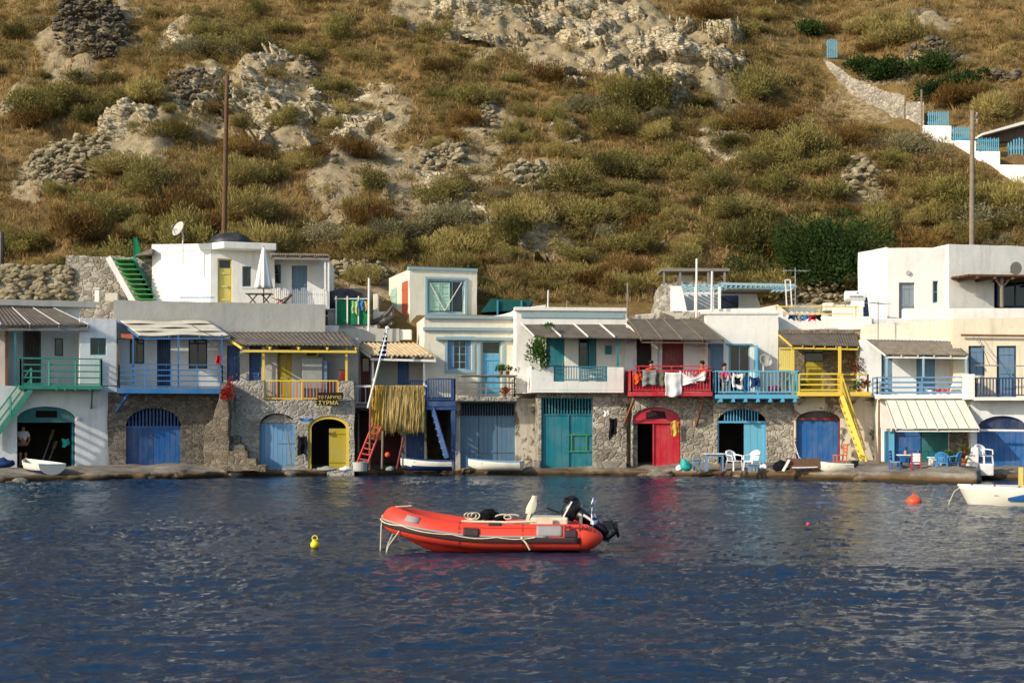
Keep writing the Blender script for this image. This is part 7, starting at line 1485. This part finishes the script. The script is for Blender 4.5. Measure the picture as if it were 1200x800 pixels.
# ================================================================== people
def person(x, Y, z, yaw, label, pose='stand', shirt='cloth_sand', short='cloth_b', group=None, hair='hair'):
    h = thing('person', label, 'person', (x, Y, z), group); ca, sa_ = math.cos(R(yaw)), math.sin(R(yaw))
    class Fr:
        def W(s, u, v, w): return Vector((x + u * ca - v * sa_, Y + u * sa_ + v * ca, z + w))
    fr = Fr(); bend = .0 if pose == 'stand' else (.22 if pose == 'lean' else 0); drop = 0
    J = {'pel': (0, 0, .92), 'chest': (0, -bend * .6, 1.22), 'neck': (0, -bend, 1.45), 'chin': (0, -bend - .02, 1.53), 'head': (0, -bend - .01, 1.64)}
    def chain(bm_pts, name, mat, parent=None, lab=None):
        V_, E_, Rr = [], [], []
        for pts in bm_pts:
            k0 = len(V_)
            for i, (p, r) in enumerate(pts):
                if isinstance(p, int): idx = p
                V_.append(p); Rr.append(r)
                if i: E_.append((len(V_) - 2, len(V_) - 1))
        return V_, E_, Rr
    sit = pose == 'lean'; dz = -.44 if sit else 0; J = {k_: (v_[0], v_[1], v_[2] + dz) for k_, v_ in J.items()}
    verts = [J['pel'], J['chest'], J['neck'], J['chin'], J['head']]; rad = [.14, .155, .06, .08, .105]; edges = [(0, 1), (1, 2), (2, 3), (3, 4)]
    for sg in (1, -1):
        k = len(verts); sh = (sg * .18, J['chest'][1] - .02, 1.38 + dz)
        if pose == 'lean': el, wr, hn = (sg * .27, J['neck'][1] - .16, 1.16 + dz), (sg * .24, J['neck'][1] - .36, 1.05 + dz), (sg * .23, J['neck'][1] - .44, 1.02 + dz)
        else: el, wr, hn = (sg * .26, .03, 1.10), (sg * .27 - sg * .08, -.12, .93), (sg * .16, -.18, .88)
        verts += [sh, el, wr, hn]; rad += [.062, .045, .032, .042]; edges += [(1, k), (k, k + 1), (k + 1, k + 2), (k + 2, k + 3)]
        for fi in range(4):
            q = (hn[0] + sg * (fi - 1.5) * .016, hn[1] - .04, hn[2] - .045 + .006 * abs(fi - 1.5)); verts.append(q); rad.append(.011); edges.append((k + 3, len(verts) - 1))
        verts.append((hn[0] - sg * .045, hn[1] - .025, hn[2] - .01)); rad.append(.012); edges.append((k + 3, len(verts) - 1))
        k = len(verts); verts += [(sg * .10, 0, .86 + dz), (sg * .13, -.42, .48), (sg * .13, -.38, .10), (sg * .14, -.44, .045), (sg * .15, -.54, .03)] if sit else [(sg * .10, 0, .86), (sg * .11, -.02, .48), (sg * .11, .02, .10), (sg * .12, -.05, .045), (sg * .13, -.15, .03)]; rad += [.095, .062, .042, .045, .032]; edges += [(0, k), (k, k + 1), (k + 1, k + 2), (k + 2, k + 3), (k + 3, k + 4)]
    def skinobj(name, verts, edges, rad, mat, lab=None, root_i=0):
        me = bpy.data.meshes.new(name); me.from_pydata([tuple(fr.W(*v) - Vector((x, Y, z))) for v in verts], edges, []); o = bpy.data.objects.new(name, me); COL.objects.link(o); o.parent = h; me.materials.append(M[mat])
        sk_ = me.skin_vertices if len(me.skin_vertices) else None
        md = o.modifiers.new('skin', 'SKIN'); sv = me.skin_vertices[0].data
        for i, r in enumerate(rad): sv[i].radius = (r, r)
        sv[root_i].use_root = True; md.use_smooth_shade = True; ms = o.modifiers.new('sub', 'SUBSURF'); ms.levels = 2; ms.render_levels = 2
        if lab: o['label'] = lab
        return o
    skinobj('body', verts, edges, rad, 'skin')
    sv_ = [(0, 0, .98 + dz), J['chest'], (J['neck'][0], J['neck'][1], 1.42 + dz)]; se = [(0, 1), (1, 2)]; sr = [.165, .175, .085]
    for sg in (1, -1): k = len(sv_); sh = (sg * .18, J['chest'][1] - .02, 1.38 + dz); el = (sg * .26, .03, 1.10) if pose != 'lean' else (sg * .27, J['neck'][1] - .16, 1.16 + dz); mid = tuple(sh[i] + (el[i] - sh[i]) * .65 for i in range(3)); sv_ += [sh, mid]; sr += [.08, .065]; se += [(1, k), (k, k + 1)]
    skinobj('shirt', sv_, se, sr, shirt, root_i=0)
    pv = [(0, 0, .95 + dz)]; pe = []; pr = [.165]
    for sg in (1, -1): k = len(pv); pv += [(sg * .10, -.05, .86 + dz), (sg * .125, -.36, .49)] if sit else [(sg * .10, 0, .84), (sg * .115, -.02, .52)]; pr += [.115, .088]; pe += [(0, k), (k, k + 1)]
    skinobj('shorts', pv, pe, pr, short)
    mb = MB(fr); bm = bmesh.new(); bmesh.ops.create_icosphere(bm, subdivisions=2, radius=1)
    hx, hy, hz = J['head']
    keep = [v for v in bm.verts]
    for v in keep: mb.v.append(tuple(fr.W(hx + v.co.x * .108, hy + .018 + v.co.y * .118, hz + .045 + v.co.z * (.105 if v.co.z > 0 or v.co.y > .2 else .03))))
    for f_ in bm.faces: mb.face([v.index for v in f_.verts])
    bm.free(); mb.build('hair', hair, h, smooth=True)
    for sg in (1, -1): mb = MB(fr); mb.rock((hx + sg * .038, hy - .098, hz + .01), .012, 1, jit=0); mb.build('eye', 'black', h)
    mb = MB(fr); mb.rock((hx, hy - .112, hz - .02), .022, 1, (.7, 1, 1.1), 0); mb.build('nose', 'skin', h); mb = MB(fr); mb.rock((hx, hy - .1, hz - .06), .026, 1, (1, .4, .3), 0); mb.build('mouth', 'cloth_p', h)
    return h
f = Face(60, 59.2, 20); p = f.W(*f.P(27, 546, -1.0)); person(p.x, p.y, .42, 15, 'person in pale shirt and dark shorts standing inside the leftmost garage', shirt='cloth_w', short='cloth_k')
f = Face(785, 61.2, 2); zf = f.Z(459, 0, .95)
def stool_at(p, z, label):
    h = thing('stool', label, 'stool', (p.x, p.y, z), 'stools on the balconies'); mb = MB(); mb.box(p.x - .18, p.x + .18, p.y - .17, p.y + .17, z + .28, z + .32); mb.build('seat', 'wood', h)
    for sx_ in (-.14, .14):
        for sy in (-.13, .13): mb = MB(); mb.box(p.x + sx_ - .02, p.x + sx_ + .02, p.y + sy - .02, p.y + sy + .02, z, z + .279); mb.build('leg', 'wood', h)
for fc, px, d_, py, yaw_, sh_, so_, lb in ((Face(785, 61.2, 2), 761, .1, 459, 15, 'cloth_o', 'cloth_b', 'person in orange top sitting at the left of the red balcony'), (Face(785, 61.2, 2), 826, .1, 459, -40, 'cloth_o', 'cloth_k', 'dark haired person in orange top sitting at the right end of the red balcony'), (Face(868, 61.0, 0), 846, .1, 462, 20, 'cloth_p', 'cloth_k', 'dark haired person in pink top at the left end of the light blue balcony')):
    p = fc.W(fc.S(px, d_), d_, 0); z = fc.Z(py, 0, .95) + .01; person(p.x, p.y, z, yaw_, lb, 'lean', sh_, so_); stool_at(p, z, 'small wooden stool under the ' + lb.split(' sitting')[0].split(' at the')[0] + (' on the left' if px == 761 else ' on the right' if px == 826 else ''))
# oars inside the left garage and a green bundle
f = Face(60, 59.2, 20)
for i, (p, q) in enumerate((((48, 545), (63, 503)), ((55, 545), (66, 517)))): mb = MB(f); a_, b_ = f.P(*p, -.8), f.P(*q, -1.6); mb.tube([a_, b_], .03, 6); mb.bar([a_[k] + (b_[k] - a_[k]) * .7 for k in range(3)], b_, .14, .03); solo(mb, 'oar', 'wood', ('longer' if i == 0 else 'shorter') + ' oar leaning inside the leftmost garage', 'oar', 'oars in the leftmost garage')
f = Face(60, 59.2, 20); cloth('hung_cloth', f, 73, 513, 81, 523, -.45, 'turq_bag', 'turquoise cloth hanging inside the leftmost garage', 'cloth', None, seed=50)
mb = MB(f); mb.rock(f.P(91, 490, .08), .1, 2, jit=.02); solo(mb, 'wall_lamp', 'plastic_w', 'round white lamp beside the leftmost garage arch', 'lamp', smooth=True)

# ================================================================== wires
def wire(a, b, sag, r, label):
    mb = MB(); a, b = Vector(a), Vector(b); mb.tube([tuple(a.lerp(b, i / 16) - Vector((0, 0, sag * 4 * (i / 16) * (1 - i / 16)))) for i in range(17)], r, 5); return solo(mb, 'cable', 'black', label, 'cable')
wire(at(1020, 63.5, 386), at(1118, 63, 374), .35, .012, 'thin black cable sagging across the cream parapet'); wire(at(225, 60, 381), at(262, 60, 396), .1, .014, 'thin cable from the canvas awning to the grey roof')

# rocks along the foot of the quay
for i in range(34):
    px = random.choice([random.uniform(-10, 330), random.uniform(-10, 560), random.uniform(560, 1010)]); x = (px - 600) / FPX * 57; yq_ = float(qfront(np.array([x]))[0]); r = random.uniform(.12, .34); mb = MB()
    mb.rock((x, yq_ + random.uniform(-.12, .25), random.uniform(-.05, .12)), r, 2, (random.uniform(1.1, 1.9), 1, random.uniform(.45, .8)), .09); solo(mb, 'shore_rock', 'quay', 'low wet rock at the foot of the quay', 'rock', 'rocks at the foot of the quay')
# ================================================================== the red inflatable boat
def px3(px, py, Y): return Vector(((px - 600) / FPX * Y, Y, CZ + (HZ - py) / FPX * Y))
YB = 26.2; sc = YB / FPX                       # metres per photo pixel at the boat
X0 = (584 - 600) * sc; 
h = thing('inflatable_boat', 'red inflatable dinghy with outboard motor moored in the bay', 'boat', (X0, YB, 0)); SINK = .045
B = R(4)                                       # small turn of the bow
class Fr:
    def W(s, u, v, w):
        if u < 0: u = u * .842
        return Vector((X0 - u * math.cos(B) - v * math.sin(B), YB - v * math.cos(B) + u * math.sin(B), w - SINK))
fr = Fr()                                      # u toward the bow (left), v toward the viewer, w up
RAD = .235
def path():
    P = []
    for u in np.linspace(-1.93, .9, 22): P.append((u, .60, .36 + .012 * max(0, u + .3) ** 2))
    for a in np.linspace(0, math.pi, 25)[1:-1]:
        u = .9 + 1.0 * math.sin(a) ** .85; v = .60 * math.cos(a); P.append((u, v, .0))
    for u in np.linspace(.9, -1.93, 22): P.append((u, -.60, 0))
    out = []
    for u, v, w in P: k = max(0, (u - .0)) / 1.9; out.append((u, v, .33 + .27 * k ** 1.9))
    return out
P = path(); n = len(P); rr = [RAD * (1.0 + .02 * math.sin(i)) * 1.0 for i in range(n)]
rr = [RAD] * n
ends = [((-2.10, .60, .33), .17), ((-2.23, .60, .34), .09), ((-2.27, .60, .345), .02)]
full = [(p, r) for p, r in reversed(ends)] + list(zip(P, rr)) + [((p[0], -p[1], p[2]), r) for p, r in ends]
mb = MB(fr); mb.tube([p for p, r in full], [r for p, r in full], 22); tube_o = mb.build('buoyancy_tube', 'hyp', h, 'red inflated tube', smooth=True)
def onside(u_i, ang, off=0.0):
    """point on the outer skin of the tube: index along path, angle from straight out (0) toward up (90)"""
    i = int(max(1, min(n - 2, u_i))); a, b, c = [Vector(P[k]) for k in (i - 1, i, i + 1)]; d = (c - a).normalized(); out = d.cross(Vector((0, 0, 1))).normalized()
    if out.dot(Vector((b.x - .3, b.y, 0))) < 0: out = -out
    up = out.cross(d).normalized(); up = up if up.z > 0 else -up
    return b + (out * math.cos(R(ang)) + up * math.sin(R(ang))) * (RAD + off)
def strip(i0, i1, a0, a1, off, mat, name, parent, label=None, m=6):
    mb = MB(fr); ii = range(i0, i1 + 1); mb.grid(lambda u, v: tuple(onside(i0 + round(u * (i1 - i0)), a0 + (a1 - a0) * v, off)), i1 - i0, m); return mb.build(name, mat, parent, label, smooth=True, solid=.012)
strip(1, n - 2, -20, 3, .012, 'hyp_dark', 'rubbing_strake', h, 'dark rubbing strake round the tube'); strip(6, n - 9, 3, 10, .006, 'hyp_grey', 'grey_band', h, 'grey band above the strake')
def patch(ulo, uhi, a0, a1, off, mat, name, label=None):
    """patch on the straight near side, by boat coordinate"""
    mb = MB(fr)
    def fn(u, v):
        uu = ulo + (uhi - ulo) * u; k = max(0, uu) / 1.9; w = .33 + .27 * k ** 1.9; a = R(a0 + (a1 - a0) * v); return (uu, .60 + (RAD + off) * math.cos(a), w + (RAD + off) * math.sin(a))
    mb.grid(fn, 10, 6); return mb.build(name, mat, tube_o, label, smooth=True, solid=.01)
patch(-1.42, -.88, 8, 62, .006, 'hyp_grey', 'repair_patch', 'large grey patch near the stern')
patch(.28, .56, 4, 38, .02, 'hyp_dark', 'handle_pad'); patch(-1.72, -1.46, 4, 34, .02, 'hyp_dark', 'handle_pad'); patch(-.12, .12, 60, 100, .012, 'hyp_dark', 'handle_pad')
for us in (-1.80, -.60, .62):
    patch(us, us + .035, -95, 100, .003, 'hyp_seam', 'seam')
patch(-1.95, .55, 44, 46.5, .003, 'hyp_seam', 'seam')
i0 = 25; o = strip(24, 26, 24, 58, .005, 'hyp_grey', 'bow_badge', tube_o, 'pale square badge at the bow')
# lettering on the near side of the stern
tx = text(tube_o, 'x', 'Marshall', .15, fr.W(-1.46, .60 + RAD * math.cos(R(40)) + .02, .33 + RAD * math.sin(R(38)) - .0), 'black', yaw=-B, ext=.002)
tx.rotation_euler = (R(90 - 42), 0, -B)
# lifeline ropes
mb = MB(fr); pts = []
for i in range(8, 33):
    s_ = (i - 8) / 24 * 4; pts.append(tuple(onside(i, 3 - 7 * abs(math.sin(s_ * math.pi)), .03)))
mb.tube(pts, .011, 6); mb.build('lifeline', 'rope', h)
mb = MB(fr); c = onside(10, 0, .03); mb.tube([tuple(c), (c.x - .1, c.y + .02, c.z - .1), (c.x - .16, c.y + .01, c.z - .2)], .016, 6); mb.rock(tuple(c), .035, 1); mb.build('rope_end', 'rope', h)
# hull, floor, transom, seat
mb = MB(fr)
def hf(u, v):
    uu = -1.75 + 3.45 * u; hw = .52 * (1 - max(0, (u - .55) / .45) ** 2); k = max(0, uu) / 1.9; a = (v - .5) * 2
    zk = -.10 + .12 * k ** 1.5 + .26 * max(0, (u - .72) / .28) ** 2; ze = .2 + .33 * k ** 1.9; return (uu, a * hw, zk + (ze - zk) * abs(a) ** 1.2)
mb.grid(hf, 26, 12); mb.build('hull', 'hyp', h, smooth=True, solid=.02)
mb = MB(fr); mb.box(-1.74, 1.1, -.42, .42, .16, .19); mb.build('floor', 'hyp_grey', h); mb = MB(fr); mb.prism([(-.0, 0)] and [(-1.83, .02), (-1.77, .02), (-1.77, .62), (-1.83, .62)], -.42, .42) if False else mb.box(-1.83, -1.77, -.4, .4, .02, .66); mb.build('transom', 'wood', h)
mb = MB(fr); mb.box(-1.52, -.72, -.36, .36, .50, .66); mb.build('seat_box', 'oar', h, 'cream seat locker near the stern', bevel=.03)
mb = MB(fr); mb.box(.2, .5, -.38, .38, .44, .48); mb.build('thwart', 'oar', h)
# outboard motor, tilted up
E = h; mb = MB(fr); c0 = Vector((-1.62, 0, .86)); ax = Vector((-.50, 0, .82)).normalized(); 
def cowl(u, v):
    a = 2 * math.pi * u; t_ = v; r = (.165 * math.sin(math.pi * min(1, .12 + t_ * .82)) ** .55); p = Vector((-1.50, 0, .60)) + Vector((-.16, 0, .40)) * t_; return (p.x + r * 1.25 * math.cos(a) * .95, p.y + r * .95 * math.sin(a), p.z + .12 * math.cos(a) * (1 - t_) * .3)
mb.grid(cowl, 20, 10); cw_ = mb.build('motor_cowl', 'engine', h, smooth=True)
mb = MB(fr); mb.bar((-1.40, .175, .64), (-1.60, .15, .94), .055, .02); mb.build('stripe', 'plastic_w', cw_); mb = MB(fr); mb.rock((-1.60, .02, 1.0), .10, 2, (1.3, 1, .5), .08); mb.rock((-1.44, .05, .96), .06, 1, (1, 1, .9), .1); mb.build('motor_cover', 'engine', h)
mb = MB(fr); mb.tube([(-1.72, 0, .72), (-1.95, 0, .60), (-2.2, 0, .46), (-2.36, 0, .34)], [.13, .10, .085, .07], 10); mb.build('motor_leg', 'engine', h, smooth=True); mb = MB(fr); mb.tube([(-2.24, 0, .25), (-2.36, 0, .30), (-2.52, 0, .40), (-2.58, 0, .44)], [.02, .07, .06, .02], 10); mb.bar((-2.26, 0, .5), (-2.5, 0, .52), .02, .16); mb.bar((-2.30, 0, .22), (-2.36, 0, .34), .02, .16)
mb.build('gearcase', 'engine', h); mb = MB(fr)
for k in range(3): a = 2 * math.pi * k / 3 + .4; mb.bar((-2.56, 0, .43), (-2.56 + .05 * math.cos(a), .15 * math.sin(a), .43 + .15 * math.cos(a)), .02, .1)
mb.build('propeller', 'engine', h); mb = MB(fr); mb.bar((-1.35, .03, .72), (-1.05, .05, .82), .04, .04); mb.build('tiller', 'engine', h)
# flag
mb = MB(fr); mb.tube([(-2.02, .42, .55), (-2.06, .42, 1.02)], .012, 6); fp_ = mb.build('flag_staff', 'white_wood', h); mb = MB(fr); mb.grid(lambda u, v: (-2.05 + .05 * math.sin(v * 5) - .10 * u + (.24 * u * v) - .06 * v, .42 + .05 * math.sin(u * 6 + v * 4), 1.0 - .42 * v - .1 * u * v), 8, 12)
t = NT('small_flag'); cw = t.coord((1, 1, 1), 'Object', False); wv = t.n('ShaderNodeTexWave', bands_direction='Z'); wv.inputs['Scale'].default_value = 2.6; wv.inputs['Distortion'].default_value = .6; t.l(cw, wv.inputs['Vector']); M['flag2'] = t.fin(t.ramp(wv.outputs['Fac'], [(.3, C('#2f5da8')), (.42, C('#e6e8ea'))]), .9, None, .1)
mb.build('flag', 'flag2', h, smooth=True, solid=.006)
mb = MB(fr); mb.bar((-1.86, .44, .72), (-2.10, .42, .58), .05, .04); mb.build('flag_bracket', 'white_wood', h)
# gear lying in the boat: oars, dark bag, rope, upright paddle blade
def gear(mb, name, mat, label, cat, **kw): return solo(mb, name, mat, label, cat, **kw)
mb = MB(fr); mb.tube([(.62, .52, .60), (-.2, .50, .585), (-.85, .46, .60)], .022, 8); mb.bar((-.85, .46, .60), (-1.2, .44, .60), .03, .14); gear(mb, 'oar', 'oar', 'pale oar lying along the near tube of the red dinghy', 'oar')
mb = MB(fr); mb.tube([(.55, .36, .58), (-.3, .33, .56), (-.9, .30, .57)], .022, 8); mb.bar((-.9, .3, .57), (-1.2, .28, .57), .03, .14); gear(mb, 'oar', 'oar', 'second pale oar lying inside the red dinghy', 'oar')
mb = MB(fr); p, q = Vector((-.62, .1, .55)), Vector((-.80, .05, 1.04)); mb.bar(tuple(p), tuple(p.lerp(q, .4)), .05, .05); mb.grid(lambda u, v: tuple(p.lerp(q, .35 + .65 * v) + Vector(((u - .5) * .2 * (.55 + .45 * math.sin(math.pi * min(1, v + .2))), .02 * math.sin(u * 3), 0))), 6, 8); gear(mb, 'paddle', 'oar', 'pale paddle blade standing upright in the red dinghy', 'paddle', solid=.02)
mb = MB(fr); mb.rock((.16, .05, .68), .14, 2, (1.5, 1.1, .8), .2); mb.rock((-.06, .1, .64), .10, 2, (1.5, 1, .8), .2); mb.rock((.36, .1, .64), .08, 2, (1.3, 1, .8), .2); gear(mb, 'dark_bag', 'cloth_k', 'black bags piled in the middle of the red dinghy', 'bag')
mb = MB(fr); mb.tube([(.36 + .09 * math.cos(a) + .01 * a, .46 + .02 * math.sin(a * 2), .69 + .06 * math.sin(a)) for a in np.linspace(0, 14, 60)], .012, 5); mb.tube([(-.1 + .12 * math.cos(a) - .03 * a, .44, .68 + .04 * math.sin(a)) for a in np.linspace(0, 9, 40)], .012, 5); gear(mb, 'rope_coil', 'rope', 'loose coil of pale rope on top of the red dinghy', 'rope')
# mooring lines from the bow
mb = MB(fr); bow = (1.95, .05, .74); mb.tube([(1.60, .0, .84), (1.86, .1, .83), (2.13, .06, .66), (2.15, .05, .45), (2.17, .0, .1), (2.2, -.05, -.4)], .014, 6); mb.tube([(1.62, .66, .62), (1.75, .62, .4), (1.95, .45, .15), (2.12, .3, -.3)], .012, 6); mb.tube([(1.9, .3, .35), (2.02, .15, .12), (2.1, .1, -.3)], .012, 6)
mb.build('mooring_line', 'rope', h)
# ================================================================== white boat at the right, buoys
YR = 39.6; x0 = (1123 - 600) / FPX * YR; L = 5.4; h = thing('fishing_boat', 'white wooden fishing boat with blue inside cut by the right edge', 'boat', (x0 + L / 2, YR, 0)); yaw = R(-6)
class F2:
    def W(s, u, v, w): return Vector((x0 + u * math.cos(yaw) + v * math.sin(yaw), YR + u * math.sin(yaw) - v * math.cos(yaw), w))
fr = F2(); Bh = lambda t: .95 * (1 - (1 - min(1, t / .55)) ** 2.3) * (1 - .25 * max(0, (t - .7) / .3) ** 2); sh = lambda t: .43 + .12 * (1 - t) ** 2
mb = MB(fr)
def hb(u, v): a = (v - .5) * 2; s_ = abs(a); t_ = u; bottom = -.28; off = .34 * (1 - u) ** 3 * (1 - s_ ** .6) * 3; return (u * L + .46 * (1 - s_) * (1 - u) ** 2 * 1.0, math.copysign(Bh(u) * (1 - (1 - s_) ** 2) ** .7, a), bottom + (sh(u) - bottom) * s_ ** 1.1)
mb.grid(hb, 30, 20); mb.build('hull', 'gelcoat', h, smooth=True, solid=.03)
mb = MB(fr)
for sg in (1, -1): mb.tube([(t_ * L, sg * Bh(t_), sh(t_) + .01) for t_ in [i / 24 for i in range(25)]], .035, 6)
mb.build('gunwale', 'white_wood', h); mb = MB(fr); mb.grid(lambda u, v: ((.16 + .84 * u) * L, (Bh(.16 + .84 * u) * .93) * (2 * v - 1), .30 + .0 * v), 12, 4); mb.build('deck', 'hull_blue', h, solid=.02)
mb = MB(fr); mb.grid(lambda u, v: ((.02 + .2 * u) * L, Bh(.02 + .2 * u) * .96 * (2 * v - 1), sh(.02 + .2 * u) - .015), 8, 4); mb.build('foredeck', 'gelcoat', h, solid=.02)
mb = MB(fr); mb.grid(lambda u, v: ((.22 + .78 * u) * L, (Bh(.22 + .78 * u) * (1 - (1 - (.60 + (.10 + .28 * min(1, u * 5)) * v)) ** 2) ** .7 + .025), -.28 + (sh(.22 + .78 * u) + .28) * (.60 + (.10 + .28 * min(1, u * 5)) * v) ** 1.1), 20, 4); mb.build('painted_band', 'hull_blue', h, 'blue painted band along the topside', solid=.012)
for i, t_ in enumerate((.06, .16, .27, .38)):
    mb = MB(fr); mb.tube([(t_ * L, Bh(t_) * .98, sh(t_)), (t_ * L, Bh(t_) * .98, sh(t_) + .08)], .03, 6); mb.build('cleat', 'dbrown', h)
mb = MB(fr); mb.box(1.62, 1.73, -.05, .06, .2, 1.06); mb.build('post', 'cream_yellow', h); mb = MB(fr); mb.box(2.2, 3.6, -.5, .5, .35, 1.0); mb.build('cabin', 'gelcoat', h, bevel=.03)
mb = MB(fr); mb.tube([(.05, .0, .5), (-.12, .05, .38), (-.26, .1, .1), (-.35, .1, -.3)], .012, 6); mb.build('mooring_line', 'rope', h)
def buoy(px, py, Y, r, mat, label, flat=1.0, rope=True, name='buoy'):
    p = px3(px, py, Y); h = thing(name, label, 'buoy', (p.x, p.y, p.z)); mb = MB(); prof = [(r * math.sin(a) + .001, p.z + .02 - r * math.cos(a) * flat) for a in np.linspace(.02, math.pi - .02, 12)]; mb.lathe(prof, (p.x, p.y), 20); mb.build('float', mat, h, smooth=True)
    if rope: mb = MB(); zt = p.z + .02 + r * flat; mb.tube([(p.x + .05 * math.cos(a), p.y, zt + .04 + .05 * math.sin(a)) for a in np.linspace(0, 6.28, 12)], .012, 5); mb.tube([(p.x, p.y, zt - .03), (p.x, p.y, zt + .02)], .05, 8); mb.build('eye', mat, h)
buoy(1071, 588, CZ * FPX / (588 - HZ), .22, 'buoy_o', 'large orange mooring buoy near the white fishing boat', .7)
buoy(369, 639, CZ * FPX / (641 - HZ), .085, 'buoy_y', 'small yellow buoy left of the red dinghy', .9); buoy(947, 615, CZ * FPX / (615 - HZ), .045, 'cloth_p', 'tiny pink float alone on the open water at the right', 1.0, False, 'small_float')
# ================================================================== finish
for o in bpy.data.objects:
    if '_o' in o.keys(): del o['_o']
